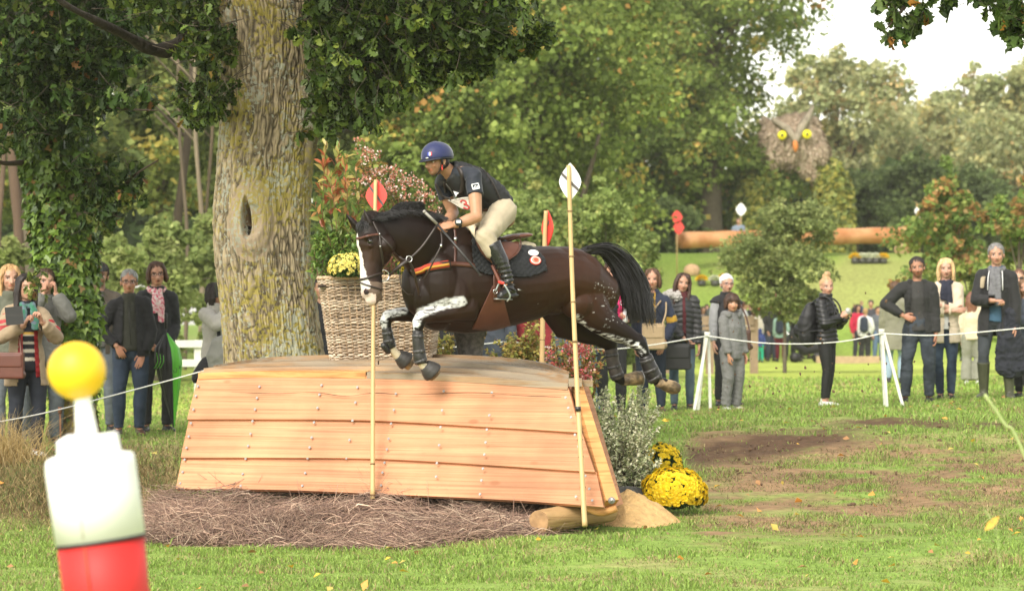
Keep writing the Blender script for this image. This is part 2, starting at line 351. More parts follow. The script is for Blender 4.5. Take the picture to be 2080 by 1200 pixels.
def blades(n, y0, y1, hmin, hmax, wd, seed, lean=.45, xs=1.0, thatch=False):
    """short grass: one bent blade = two small triangles"""
    r = np.random.default_rng(seed); u = r.random(n); Y = (y0**2+(y1**2-y0**2)*u)**.5; X = (r.random(n)*2-1)*(Y*1060/F+.25)*xs
    v = np.stack([X, Y, ground_z(X, Y)], -1); soil, mud, th = soil_mask(v)
    cl = fbm(v, 2.3, 3, 31); n2 = fbm(v, 1.6, 3, 2); tuft = sst(.35, .7, cl)
    keep = r.random(n) > np.clip(soil*.92+mud*.97+th*.5, 0, .975)
    px, py = px_of(v); keep &= ~((px > 330) & (px < 1240) & (Y > 24.95) & (Y < 27.5)); keep &= (py < 1215)
    if thatch: keep = (r.random(n) < np.clip(soil*1.1+th*.9+.04-mud, 0, 1)) & ~((px > 330) & (px < 1240) & (Y > 24.9) & (Y < 27.5))
    v, tuft, th, n2, soil = v[keep], tuft[keep], th[keep], n2[keep], soil[keep]; k = len(v); v[:, 2] -= .01
    h = (hmin+(hmax-hmin)*r.random(k)**1.5)*(.55+.75*tuft)*(1-.35*soil); a = r.random(k)*2*pi; w = wd*(.6+.8*r.random(k))
    sd = np.stack([np.cos(a), np.sin(a), 0*a], -1); ln = nz(r.normal(size=(k, 3))*[1, 1, 0])*(h*lean*r.random(k)*2)[:, None]
    up = np.array([0, 0, 1.])
    p0, p1 = v-sd*w[:, None]/2, v+sd*w[:, None]/2; mid = v+up*h[:, None]*.6+ln*.35; q0, q1 = mid-sd*w[:, None]*.38, mid+sd*w[:, None]*.38
    tip = v+up*h[:, None]*(.95-.2*lean)+ln
    V = np.stack([p0, p1, q1, q0, tip], 1).reshape(-1, 3); o = np.arange(k)*5
    Q = np.stack([o, o+1, o+2, o+3], -1); T = np.stack([o+3, o+2, o+4], -1)
    g = (GRASS_A*1.05)[None]*(1-cl[keep][:, None])+(GRASS_B*1.2)[None]*cl[keep][:, None]; g = g*(.55+.95*r.random((k, 1))**1.2)
    st = (r.random(k) < .12+.35*sst(.5, .75, n2)+.55*th+.35*soil)[:, None]
    if thatch: st = r.random((k, 1)) < .85; h = h*.6
    g = np.where(st, STRAW*(.45+.9*r.random((k, 1)))*(1-.35*thatch), g)
    C = np.repeat(g, 5, 0); return V, Q, T, C
def build_grass():
    ps = [blades(270000, 18.6, 31, .022, .062, .0085, 1), blades(150000, 31, 42, .03, .075, .012, 2), blades(150000, 23, 40, .03, .09, .006, 6, 1.9, 1, True), blades(9000, 24, 40, .07, .15, .008, 3, .9), blades(50000, 42, 62, .03, .09, .02, 4)]
    Vs, Q, T, C, n = [], [], [], [], 0
    for v, q, t, c in ps: Vs.append(v); Q.append(q+n); T.append(t+n); C.append(c); n += len(v)
    o = link('grass', mk_mesh('grass', np.vstack(Vs), np.vstack(Q), np.vstack(T), np.vstack(C)), mat('grass_blade', attr=True, rough=.5, var=0, spec=.3, trans=.35))
    tag(o, 'short green grass with straw coloured blades over the slope and meadow', kind='stuff')
build_grass()
def build_fallen():
    r = np.random.default_rng(12); n = 260; Y = 19+r.random(n)**.7*20; X = (r.random(n)*2-1)*Y*.165; v = np.stack([X, Y, ground_z(X, Y)+.035], -1)
    px, py = px_of(v); v = v[~((px > 340) & (px < 1240) & (Y > 24.9) & (Y < 28))]; n = len(v)
    d = nz(np.stack([r.normal(size=n), r.normal(size=n), r.normal(size=n)*.3], -1)); up = nz(np.stack([r.normal(size=n)*.5, r.normal(size=n)*.5, np.ones(n)], -1))
    c = palette(n, [(.75, .45, .05), (.7, .3, .06), (.62, .5, .12), (.35, .18, .07)], None, .25)
    o = leaf_obj('fallen_leaves', [leaves(v, d, up, .04+.05*r.random(n), 'fold', c)], mat('dead_leaf', attr=True, rough=.6, var=.1, trans=.15))
    tag(o, 'yellow and orange leaves scattered over the grass', kind='stuff')
    # churned clods on the worn patch
    n = 1500; mb = MB(); Y = 26+r.random(n)*11; X = .5+r.random(n)*7; v = np.stack([X, Y, ground_z(X, Y)], -1); s, m, t = soil_mask(v); v = v[r.random(n) < m*.9+s*.15]
    for p in v: mb.ball(p+[0, 0, .005], (.01+.03*r.random()**2, .01+.02*r.random(), .006+.016*r.random()), n=5, m=4)
    o = mb.build('loose_soil', mat('mud', tuple(MUD*1.1), .95, bump=.4)); tag(o, 'crumbs of dark churned soil beside the fence', kind='stuff')
build_fallen()
# ------------------------------------------------------------------ the wooden jump
def wood(name, c, c2, ax=(1, 9, 9), grey=0):
    """sawn softwood: long grain streaks, a few knots, weathered patches"""
    if name in _mats: return _mats[name]
    m = bpy.data.materials.new(name); m.use_nodes = True; t = m.node_tree; N = t.nodes; L = t.links; b = N['Principled BSDF']
    tc = N.new('ShaderNodeTexCoord'); mp = N.new('ShaderNodeMapping'); mp.inputs['Rotation'].default_value = (0, 0, radians(20)); L.new(tc.outputs['Object'], mp.inputs[0])
    sc = N.new('ShaderNodeVectorMath'); sc.operation = 'MULTIPLY'; sc.inputs[1].default_value = ax; L.new(mp.outputs[0], sc.inputs[0])
    n1 = N.new('ShaderNodeTexNoise'); n1.inputs['Scale'].default_value = 1.3; n1.inputs['Detail'].default_value = 3; L.new(sc.outputs[0], n1.inputs[0])
    wv = N.new('ShaderNodeTexWave'); wv.bands_direction = 'Z'; wv.inputs['Scale'].default_value = .55; wv.inputs['Distortion'].default_value = 14; wv.inputs['Detail'].default_value = 4; wv.inputs['Detail Scale'].default_value = .35
    L.new(sc.outputs[0], wv.inputs[0])
    r = N.new('ShaderNodeValToRGB'); r.color_ramp.elements[0].color = (*c2, 1); r.color_ramp.elements[1].color = (*c, 1); r.color_ramp.elements[0].position = .34; r.color_ramp.elements[1].position = .54
    hn = N.new('ShaderNodeTexNoise'); hn.inputs['Scale'].default_value = 1.0; hn.inputs['Detail'].default_value = 6; hn.inputs['Distortion'].default_value = 1.2; hv = N.new('ShaderNodeVectorMath'); hv.operation = 'MULTIPLY'; hv.inputs[1].default_value = (.9, .9, 3.4); L.new(sc.outputs[0], hv.inputs[0]); L.new(hv.outputs[0], hn.inputs[0]); L.new(hn.outputs[0], r.inputs[0])
    n3 = N.new('ShaderNodeTexNoise'); n3.inputs['Scale'].default_value = 1.6; n3.inputs['Detail'].default_value = 4; L.new(tc.outputs['Object'], n3.inputs[0])
    mr = N.new('ShaderNodeMapRange'); mr.inputs[1].default_value = .3; mr.inputs[2].default_value = .75; mr.inputs[3].default_value = 1.18; mr.inputs[4].default_value = .66; L.new(n3.outputs[0], mr.inputs[0])
    m2 = N.new('ShaderNodeMapRange'); m2.inputs[1].default_value = .3; m2.inputs[2].default_value = .7; m2.inputs[3].default_value = .82; m2.inputs[4].default_value = 1.12; L.new(n1.outputs[0], m2.inputs[0])
    mm = N.new('ShaderNodeMath'); mm.operation = 'MULTIPLY'; L.new(mr.outputs[0], mm.inputs[0]); L.new(m2.outputs[0], mm.inputs[1])
    sv = N.new('ShaderNodeVectorMath'); sv.operation = 'SCALE'; L.new(r.outputs[0], sv.inputs[0]); L.new(mm.outputs[0], sv.inputs['Scale']); base = sv.outputs[0]
    # knots
    vo = N.new('ShaderNodeTexVoronoi'); vo.inputs['Scale'].default_value = 2.2; k2 = N.new('ShaderNodeVectorMath'); k2.operation = 'MULTIPLY'; k2.inputs[1].default_value = (.8, .8, 2.0); L.new(mp.outputs[0], k2.inputs[0]); L.new(k2.outputs[0], vo.inputs[0])
    kr = N.new('ShaderNodeMapRange'); kr.inputs[1].default_value = .05; kr.inputs[2].default_value = .1; kr.inputs[3].default_value = .55; kr.inputs[4].default_value = 0; L.new(vo.outputs['Distance'], kr.inputs[0])
    km = N.new('ShaderNodeMix'); km.data_type = 'RGBA'; L.new(kr.outputs[0], km.inputs[0]); L.new(base, km.inputs[6]); km.inputs[7].default_value = (c2[0]*.6, c2[1]*.5, c2[2]*.45, 1); base = km.outputs[2]
    if grey:
        n4 = N.new('ShaderNodeTexNoise'); n4.inputs['Scale'].default_value = 2.4; n4.inputs['Detail'].default_value = 6; L.new(sc.outputs[0], n4.inputs[0])
        gr = N.new('ShaderNodeMapRange'); gr.inputs[1].default_value = .42; gr.inputs[2].default_value = .58; gr.inputs[4].default_value = grey; L.new(n4.outputs[0], gr.inputs[0])
        gm = N.new('ShaderNodeMix'); gm.data_type = 'RGBA'; L.new(gr.outputs[0], gm.inputs[0]); L.new(base, gm.inputs[6]); gm.inputs[7].default_value = (.30, .255, .19, 1); base = gm.outputs[2]
    L.new(base, b.inputs['Base Color']); b.inputs['Roughness'].default_value = .72; b.inputs['Specular IOR Level'].default_value = .25
    bm = N.new('ShaderNodeBump'); bm.inputs['Strength'].default_value = .35; bm.inputs['Distance'].default_value = .01; L.new(hn.outputs[0], bm.inputs['Height']); L.new(bm.outputs[0], b.inputs['Normal'])
    _mats[name] = m; return m
W1 = wood('new_larch', (.54, .262, .142), (.43, .195, .10), (.6, .6, 24))
W2 = wood('weathered_board', (.38, .25, .14), (.26, .165, .09), (.8, 5, 8), .85)
W3 = wood('orange_beam', (.66, .34, .13), (.44, .2, .07), (2, 2, 9))
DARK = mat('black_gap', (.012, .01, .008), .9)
ZINC = mat('zinc_washer', (.30, .29, .28), .35, metal=.6, var=.2, vs=60)

def jY(px, t):
    """depth of the front face: t=0 top edge, 1 bottom edge"""
    return 25.75-1.45*(px-400)/760-.42*t
JT = lerp_path([(403, 763), (520, 759), (680, 760), (860, 764), (1010, 773), (1154, 784)], 33)
J1 = lerp_path([(380, 851), (560, 851), (762, 854), (980, 866), (1070, 871), (1178, 878)], 33)
J2 = lerp_path([(367, 929), (560, 929), (762, 931), (980, 943), (1100, 951), (1208, 958)], 33)
J3 = lerp_path([(357, 992), (560, 994), (762, 1002), (980, 1012), (1084, 1018), (1226, 1029)], 33)
def build_jump():
    base = thing('wooden_jump', P(790, 1010, 25.1)*[1, 1, 0]+[0, 0, float(ground_z(-.9, 25.1))], 'big wooden cross country jump with tan plank face and weathered curved top', 'jump')
    pull = 0.0
    rows = [(JT, J1, 0, .36), (J1+[[4, 0]], J2, .34, .70), (J2+[[3, 0]], J3, .68, 1.0)]
    for i, (A, B, t0, t1) in enumerate(rows):
        # each course: a wide board and a narrow one under it, each course tucked under the one above
        for s0, s1 in ((0, 1.0),):
            g = []
            for s in np.linspace(s0, s1, 5):
                q = A*(1-s)+B*s; r = []
                for (x, y) in q:
                    r.append(P(x, y, jY(x, t0+(t1-t0)*s)-.03*s))
                g.append(r)
            m = MB(); m.grid(np.array(g)[:, ::-1], th=-.035); m.build('front_plank', W1, base, smooth=False)
    # dark carcase behind the boards
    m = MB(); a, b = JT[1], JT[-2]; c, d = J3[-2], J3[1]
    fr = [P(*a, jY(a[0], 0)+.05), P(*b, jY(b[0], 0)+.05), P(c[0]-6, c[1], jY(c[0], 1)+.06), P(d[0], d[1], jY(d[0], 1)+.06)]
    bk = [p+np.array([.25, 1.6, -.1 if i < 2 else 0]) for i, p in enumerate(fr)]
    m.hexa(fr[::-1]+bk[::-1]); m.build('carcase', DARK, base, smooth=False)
    m = MB(); q = lerp_path([(470, 796), (560, 799), (640, 797), (700, 804), (760, 798), (830, 801), (960, 797), (1060, 803), (1140, 806)], 50); m.tube([P(x, y, jY(x, (y-768)/240)-.035-.03*(((y-768)/240*3) % 1)-.0015) for x, y in q], [.0022*(.3+abs(sin(i*.31))) for i in range(50)], 5); m.build('crack', mat('crack_dark', (.05, .022, .01), .9), base)
    # screws: columns of washers down the face
    me = None
    cols = [[(402, 784), (398, 804), (393, 831), (388, 859), (383.5, 886), (379, 909), (375, 933), (371, 958), (366, 981)],
            [(527, 785), (522, 808), (518, 831), (513, 855), (509, 880.5), (504, 905), (499, 931), (493, 962), (489, 986)],
            [(653, 782), (649, 801), (645, 828), (638, 857.5), (633, 888), (629, 908), (625, 930), (620, 960), (614, 986)],
            [(726, 786), (722, 817), (716, 854), (710, 893), (704, 930)],
            [(804, 799.5), (800, 832), (794.5, 860), (789.5, 890.5), (786, 912), (781, 939), (777, 959), (774, 985)],
            [(901.5, 794), (898, 833), (895, 867), (892, 903.5), (887.5, 940), (886, 967.5)],
            [(999, 797), (994, 843), (989, 872), (986.5, 898), (984, 922.5), (981, 951), (978, 975), (975, 1003)],
            [(1149, 807), (1154.5, 828), (1160, 847), (1168, 882.5), (1175, 906), (1189, 966), (1197, 992), (1203, 1015.5)], [(1170, 1008)]]
    for c in cols:
        for (x, y) in c:
            t = (y-768)/240; p = P(x, y, jY(x, t)-.035-.03*((t*3) % 1)+.002)
            n = nz([-.42*0-.43, -1, .25]); n = nz([-.88*0.5, -1, .35])
            if me is None:
                u = nz(np.cross(n, [0, 0, 1])); k = MB(); k.tube([-n*.004, n*.003], [.0098, .0098], 12, ref=u); k.tube([n*.002, n*.006], [.0055, .005], 6, ref=u); me = k.mesh('screw', smooth=False); me.materials.append(ZINC)
            o = bpy.data.objects.new('screw', me); COL.objects.link(o); o.parent = base; o.location = [float(v) for v in (p-np.array(base.location))]
    # right hand edge: side cheek board and the leaning beam
    ed = [(1154, 784), (1172, 784), (1246, 1030), (1226, 1034)]
    Yc = [24.42, 24.40, 23.86, 23.9]
    fr = [P(x, y, Y+.03) for (x, y), Y in zip([(1138, 786), (1172, 786), (1243, 1030), (1200, 1028)], [24.5, 24.45, 24.0, 24.05])]
    m = MB(); m.hexa(fr[::-1]+[p+np.array([.1, .5, 0]) for p in fr[::-1]]); m.build('side_cheek', W1, base, smooth=False)
    m = MB(); p0, p1 = P(1172, 782, 24.36), P(1240, 1022, 23.84)
    m.tube([p0, p1], [.045, .07], 4, ref=(1, .35, 0)); m.build('corner_beam', W3, base, smooth=False)
    m = MB(); q = P(1243, 1016, 23.74); u = nz([-.3, -1, .1]); m.tube([q, q+u*.014], [.026, .026], 16, ref=(0, 0, 1)); m.tube([q+u*.01, q+u*.024], [.011, .011], 6, ref=(0, 0, 1)); m.build('bolt', ZINC, base)
    m = MB(); a = P(1186, 1018, 23.88); b = P(1253, 1031, 23.86); m.tube(lerp_path([a+[0, 0, -.03], (a+b)/2+[0, 0, -.055], b], 8), .03, 8); m.build('skid', W3, base)
    m = MB(); m.box(P(1168, 776, 24.36), (.05, .09, .03)); m.box(P(1190, 778, 24.45), (.05, .09, .024)); m.build('cap_block', W2, base, smooth=False)
    m = MB(); m.box(P(612, 1015, 25.15), (.04, .03, .13)); m.build('foot', W1, base, smooth=False)
    # curved top: boards that converge to the right hand corner
    back = lerp_path([(452, 747, 26.5), (560, 731, 27.3), (700, 727, 27.5), (860, 726, 27.4), (1010, 728, 27.0), (1105, 738, 26.3), (1158, 758, 25.4)], 33)
    frt = np.array([[x, y, jY(x, 0)] for x, y in JT])
    FP = np.array([P(*q) for q in frt]); BP = np.array([P(*q) for q in back])
    def top(u, w):
        i = u*32; k = min(int(i), 31); f = i-k; a = FP[k]*(1-f)+FP[k+1]*f; b = BP[k]*(1-f)+BP[k+1]*f
        p = a*(1-w)+b*w; p[2] += .05*sin(pi*w)*(.3+.7*sin(pi*u)); return p
    cuts = [0, .12, .26, .44, .66, 1.0]
    for j in range(5):
        a, b = cuts[j], cuts[j+1]; segs = [(0, 1)] if j not in (0, 2) else [(0, .47), (.473, 1)]
        for u0, u1 in segs:
            g = []
            for s in np.linspace(0, 1, 4):
                row = []
                for u in np.linspace(u0, u1, 22):
                    skew = .10*(u-.5)*(j > 0); w0 = max(0, a+skew*(a < 1)*(a > 0)); w1 = min(1, b+skew*(b < 1)); w = w0+(w1-w0)*s*.985
                    p = top(u, w); p[2] += .016*((j*7) % 3)/2+.022*(1-s); p[1] -= .02*(j == 0)*(1-s); row.append(p)
                g.append(row)
            m = MB(); m.grid(np.array(g), th=-.04 if j else -.05); m.build('top_board', W2 if j else W3 if u0 == 0 else W2, base, smooth=False)
    return base
jump = build_jump()
def log_obj(name, p0, p1, r, label, cm=None, ends=None):
    base = thing(name, (np.array(p0)+p1)/2*[1, 1, 1]-[0, 0, r], label, 'log')
    n = 26; pts = np.linspace(p0, p1, n); ax = nz(np.array(p1)-p0); k = 28; ph = np.arange(k)*2*pi/k
    u = nz(np.cross(ax, [0, 0, 1])); v = np.cross(u, ax); g = []
    for i, p in enumerate(pts):
        ring = [p+(u*cos(a)+v*sin(a))*r*(1+.05*sin(3*a+i*.15)+.03*(vnoise(np.array([[i*.6, a*2, 0]]))[0]-.5)*2-(.03 if i in (0, n-1) else 0)) for a in ph]
        g.append(ring)
    m = MB(); m.grid(np.array(g), close=True); m.build('bark', cm or W3, base)
    for e, s in ((0, -1), (n-1, 1)):
        m = MB(); m.poly(g[e], ax*s, .003); m.build('cut_end', ends or mat('end_grain', (.36, .21, .10), .8, .4, 14, bump=.3), base, smooth=False)
    return base
g1 = P(1095, 1060, 23.75); log_obj('log', g1, P(1235, 1035, 24.35)+[0, 0, .0], .092, 'round debarked log lying on the grass under the right end of the jump', wood('log_wood', (.42, .27, .125), (.28, .165, .07), (3, 3, 12)))
log_obj('log', P(1368, 944, 30.4), P(1352, 934, 31.8), .128, 'pinkish sawn log end behind the yellow chrysanthemums', mat('log_bark', (.3, .2, .14), .9, .3, 14, bump=.6, bd=.015), mat('pink_end', (.60, .44, .34), .8, .3, 14, bump=.5, bs=20))

# ------------------------------------------------------------------ brushwood in front of the jump, sand heap
def build_brush():
    r = np.random.default_rng(5); n = 17000; m = 5; u = r.random(n)**.95; x0, x1 = -2.98, .25; X = x0+(x1-x0)*u
    Yf = 25.15-.40*(X-x0)/(x1-x0)*1.6; D = r.random(n)**1.1; Y = Yf+.35-D*(1.05+.5*vnoise(np.stack([X*2.2, X*0, X*0], -1))); g = ground_z(X, Y)
    lump = .35+1.25*fbm(np.stack([X, Y*1.3, X*0], -1), 2.1, 2, 3); H = (.37*(1-D)**.65*lump+.03)*sst(x0-.05, x0+.35, X)*(1-.45*sst(x1-.45, x1, X)); Z = g+H*r.random(n)**.5
    fl = fbm(np.stack([X, Y, X*0], -1), 1.6, 2, 8)-.5; an = fl*8+r.normal(size=n)*.6; L = .14+.32*r.random(n)
    d = np.stack([np.cos(an), np.sin(an)*.45, np.sin(an)*.35+r.normal(size=n)*.13], -1); cv = r.normal(size=(n, 3))*.24*[1, .6, .8]
    t = np.linspace(-.5, .5, m)[None, :, None]; c0 = np.stack([X, Y, Z], -1)[:, None]
    pts = c0+d[:, None]*L[:, None, None]*t+cv[:, None]*(t**2-.1)*L[:, None, None]*4
    pts[..., 2] = np.maximum(pts[..., 2], ground_z(pts[..., 0], pts[..., 1])+.004)
    w = (.0014+.0034*r.random(n)**3)[:, None, None]*(1.1-1.2*abs(t)); up = np.array([0, -.45, .9])[None, None]
    s = nz(np.cross(np.broadcast_to(d[:, None], pts.shape), up)); a, b = pts+s*w, pts-s*w; c = pts+up*w*1.4
    V = np.stack([a, b, c], 2).reshape(-1, 3); o = (np.arange(n)*m*3)[:, None, None]; i = (np.arange(m-1)*3)[None, :, None]
    Q = np.concatenate([o+i+np.array([x, y, y+3, x+3]) for x, y in ((0, 1), (1, 2), (2, 0))], 1).reshape(-1, 4)
    cl = palette(n, [(.33, .215, .155), (.24, .15, .11), (.43, .30, .22), (.16, .10, .08), (.55, .42, .31)], [4, 4, 2, 3, .8], .3)
    o = link('brushwood', mk_mesh('brushwood', V, Q, None, np.repeat(cl*(.45+1.1*fbm(np.stack([X, Y*2, Z*3], -1), 3.2, 3, 6)[:, None]), m*3, 0)), mat('twig', attr=True, rough=.85, var=0))
    tag(o, 'heap of dry purplish brown heather twigs along the foot of the jump', 'brushwood', kind='stuff')
    # matted core hides the ground; its dark colour stands for shade between twigs
    g = []
    for x in np.linspace(x0+.05, x1-.05, 60):
        yf = 25.15-.64*(x-x0)/(x1-x0); row = []
        for k in np.linspace(0, 1, 12):
            y = yf+.3-k*1.1; h = .26*(1-k)**.7*float(sst(x0, x0+.35, x))*(.7+.5*float(vnoise(np.array([x*3, k*3, 0]))))
            row.append([x, y, float(ground_z(x, y))+h-.015])
        g.append(row)
    mb = MB(); mb.grid(np.array(g)); c = mb.build('matted_core', mat('matted_twigs', (.13, .08, .06), .95, .4, 60, bump=1, bs=70, bd=.02), o)
build_brush()
def build_sand():
    cx, cy = float(P(1272, 0, 24.9)[0]), 24.9; g = []
    for r_ in np.linspace(0, 1, 22):
        row = []
        for a in np.arange(40)*2*pi/40:
            x, y = cx+cos(a)*r_*.36*(1+.25*sin(a*2+1)), cy+sin(a)*r_*.6; n = float(fbm(np.array([x, y, 0]), 6, 4))-.5
            row.append([x, y, float(ground_z(x, y))+.19*(1-r_**1.5)*(1+n*.9)-.02*r_+n*.03])
        g.append(row)
    m = MB(); m.grid(np.array(g), close=True); o = m.build('sand_heap', mat('sand', (.62, .40, .17), .95, .25, 20, bump=.9, bs=45, bd=.02))
    tag(o, 'small heap of orange sand at the right foot of the jump', 'sand heap')
build_sand()

# ------------------------------------------------------------------ bamboo flag poles
BAM = mat('bamboo', (.56, .40, .18), .5, .25, 5, c2=(.46, .31, .14), stretch=(1, 1, .5), bump=.1, bs=60)
BAM2 = mat('bamboo_node', (.20, .12, .05), .6, .3, 30)
def flag_pole(pts, Y, rad, flag, fcol, label, nodes, th, back=False, turn=0):
    """pts: photo pixels bottom -> top; flag: centre x, top y, bottom y, half width (px)"""
    p = lerp_path([(*q, yy) for q, yy in zip(pts, Y)], 40); W = np.array([P(*q) for q in p]); b = thing('flag_pole', W[0], label, 'flag pole', 'flag poles of the jump')
    m = MB(); r = np.linspace(rad*1.08, rad*.86, 40); m.tube(W, r, 12, ref=(0, 1, 0)); m.build('pole', BAM, b)
    m = MB()
    for ny in nodes:
        k = int(np.argmin(abs(p[:, 1]-ny))); d = nz(W[min(k+1, 39)]-W[max(k-1, 0)]); f = P(np.interp(ny, p[::-1, 1], p[::-1, 0]), ny, p[k, 2]); m.tube([f-d*.006, f-d*.002, f+d*.002, f+d*.006], [rad*1.0, rad*1.22, rad*1.22, rad], 12)
    m.build('node', BAM2, b)
    cx, y0, y1, hw = flag; Yf = Y[-1]+(rad*1.2 if not back else -rad*1.2); c = P(cx, (y0+y1)/2, Yf); hh = (y1-y0)/2*Yf/F; ww = hw*Yf/F
    sx = np.array([cos(turn), -sin(turn), 0]); nr = np.array([-sin(turn), -cos(turn), 0]); ww /= max(cos(turn), .3)
    t = np.linspace(0, 2*pi, 41)[:-1]
    prof = lambda a: (np.sign(cos(a))*abs(cos(a))**1.0*(.62+.38*cos(2*a)*.0+.38)*(1-.22*abs(sin(a))**1.2*abs(cos(a))), sin(a))
    pl = []
    for a in t:
        s_ = sin(a); w_ = (1-abs(s_)**1.55)**.95*(1 if abs(s_) < .98 else .9)
        if abs(s_) > .9: w_ = max(w_, .1*(1-abs(s_))**.5*3)
        pl.append(c+sx*ww*w_*np.sign(cos(a)+1e-9)+np.array([0, 0, hh*s_]))
    m = MB(); m.poly(pl, -nr, .012); fb = m.build('flag_board', mat('flag_'+fcol[0], fcol[1], .45, .05), b, smooth=False)
    s = MB(); d = nz(sx*th[0]+np.array([0, 0, th[1]])); L = th[2]; q = c+nr*.004+sx*th[3]
    s.add([q-d*L+np.array([0, 0, -.014]), q+d*L+np.array([0, 0, -.014]), q+d*L+np.array([0, 0, .014]), q-d*L+np.array([0, 0, .014])], [(0, 1, 2, 3)]); s.build('stripe', mat('stripe_grey', (.09, .08, .075), .6), fb, smooth=False)
    return b
RED, WHITE = ('red', (.82, .06, .045)), ('white', (.86, .86, .87))
flag_pole([(757, 1013), (757.5, 800), (759, 620), (761, 480), (763, 366)], [24.50, 24.72, 24.9, 25.05, 25.15], .0165, (764.5, 364, 431, 22), RED, 'bamboo pole with red leaf shaped flag board behind the horse head', [1005, 942, 862, 783, 706, 560], (.6, -.8, .088, 0), turn=.15)
flag_pole([(1188, 1068), (1182, 960), (1172, 780), (1162, 560), (1155, 336)], [23.55, 23.7, 23.95, 24.15, 24.2], .0185, (1158, 331, 408, 22.5), WHITE, 'tall bamboo pole with white leaf shaped flag board in front of the horse', [989, 928, 893, 797, 694, 614, 521, 429], (.72, -.7, .088, 0), turn=.1)
flag_pole([(1096, 1020), (1103, 600), (1106, 500), (1109, 428)], [27.1, 27.15, 27.2, 27.2], .0205, (1111, 427, 500, 11), RED, 'short bamboo pole with narrow red flag board behind the horse back', [690, 640, 560], (.55, .83, .075, 0), turn=1.0)
m = MB(); q = P(1174, 830, 23.87); m.tube([q-[0, 0, .016], q+[0, 0, .016]], .0215, 12); tp = m.build('tape', mat('black_tape', (.02, .02, .022), .4)); 
_b = [o for o in COL.objects if o.get('label', '').startswith('tall bamboo')][0]; tp.parent = _b; tp.location = -Vector(_b.location)

# ------------------------------------------------------------------ foreground marker post (out of focus)
def build_marker():
    Y = 9.6; k = Y/F; b = thing('marker_post', [float(P(215, 0, Y)[0]), Y, 0], 'red and white skittle shaped marker post topped with a yellow ball', 'marker post')
    ax = nz([.045*1.6, 0, -.39]); c0 = P(156, 753, Y); hw = k
    m = MB(); m.ball(c0, 59*k, n=40, m=28); m.build('ball', mat('yellow_paint', (.93, .56, .015), .5, .02), b)
    up = -ax
    def at(py, px): return P(px, py, Y)
    prof = [(800, 168, 17), (812, 168, 17), (868, 175, 21), (882, 176, 23)]
    m = MB(); m.tube([at(y, x) for y, x, w in prof], [w*k for y, x, w in prof], 32); 
    prof = [(883, 177, 40), (885, 177, 60), (889, 178, 63), (920, 181, 65), (925, 181, 84), (930, 182, 90), (950, 184, 92), (1000, 191, 92), (1095, 204, 91)]
    m.tube([at(y, x) for y, x, w in prof], [w*k for y, x, w in prof], 40); m.build('white_body', mat('white_plastic', (.88, .88, .86), .6, .02), b)
    m = MB(); m.tube([at(1094, 204), at(1101, 205)], [91.5*k, 91.5*k], 40); m.build('black_ring', mat('black_rubber', (.02, .02, .02), .6), b)
    foot = np.array([at(1098, 205)[0]+.33*.17*3.4, Y, 0.02])
    m = MB(); m.tube([at(1100, 205), at(1200, 216), foot], [89*k, 87*k, 86*k], 40); m.build('red_body', mat('red_plastic', (.62, .022, .02), .6, .12, 3), b)
    m = MB(); m.tube([at(884, 160)+[0, -.085, 0], at(930, 163)+[0, -.125, 0], at(1090, 181)+[0, -.128, 0]], .0022, 6); m.build('mould_seam', mat('seam_tan', (.62, .55, .45), .7), b); m = MB(); m.tube([at(1104, 183)+[0, -.128, 0], at(1200, 195)+[0, -.124, 0]], .0025, 6); m.build('mould_seam', mat('seam_red', (.50, .08, .03), .7), b)
build_marker()
# ------------------------------------------------------------------ the horse
HA = nz([1, .46, 0]); HL = nz([.46, -1, 0])        # along the body to the rump; towards the near (left) side
def HYd(px): return 25.0+.46*(px-1010)/265.
def hq(px, py, d=0.0, px0=None):
    """horse point: photo pixel, d metres towards the near side measured as depth"""
    return P(px, py, HYd(px if px0 is None else px0)-d)
def st(x, t, b, hw, d=0, tilt=0):
    return hq(x, (t+b)/2, d), ((b-t)/2*25/F, hw)
def body_tube(mb, S_, n=28, ref=None):
    mb.caps_tube([s[0] for s in S_], [s[1] for s in S_], n, ref=HL if ref is None else ref)
def limb(mb, q, d, n=14, ref=None, wid=1.0):
    """q: (px,py,radius px [, depth radius factor]) list"""
    pts, rr = [], []
    for i, e in enumerate(q):
        dd = d[i] if np.ndim(d) else d
        pts.append(hq(e[0], e[1], dd)); r = e[2]*25/F; rr.append((r, r*(e[3] if len(e) > 3 else wid)))
    mb.caps_tube(pts, rr, n, ref=HL if ref is None else ref)
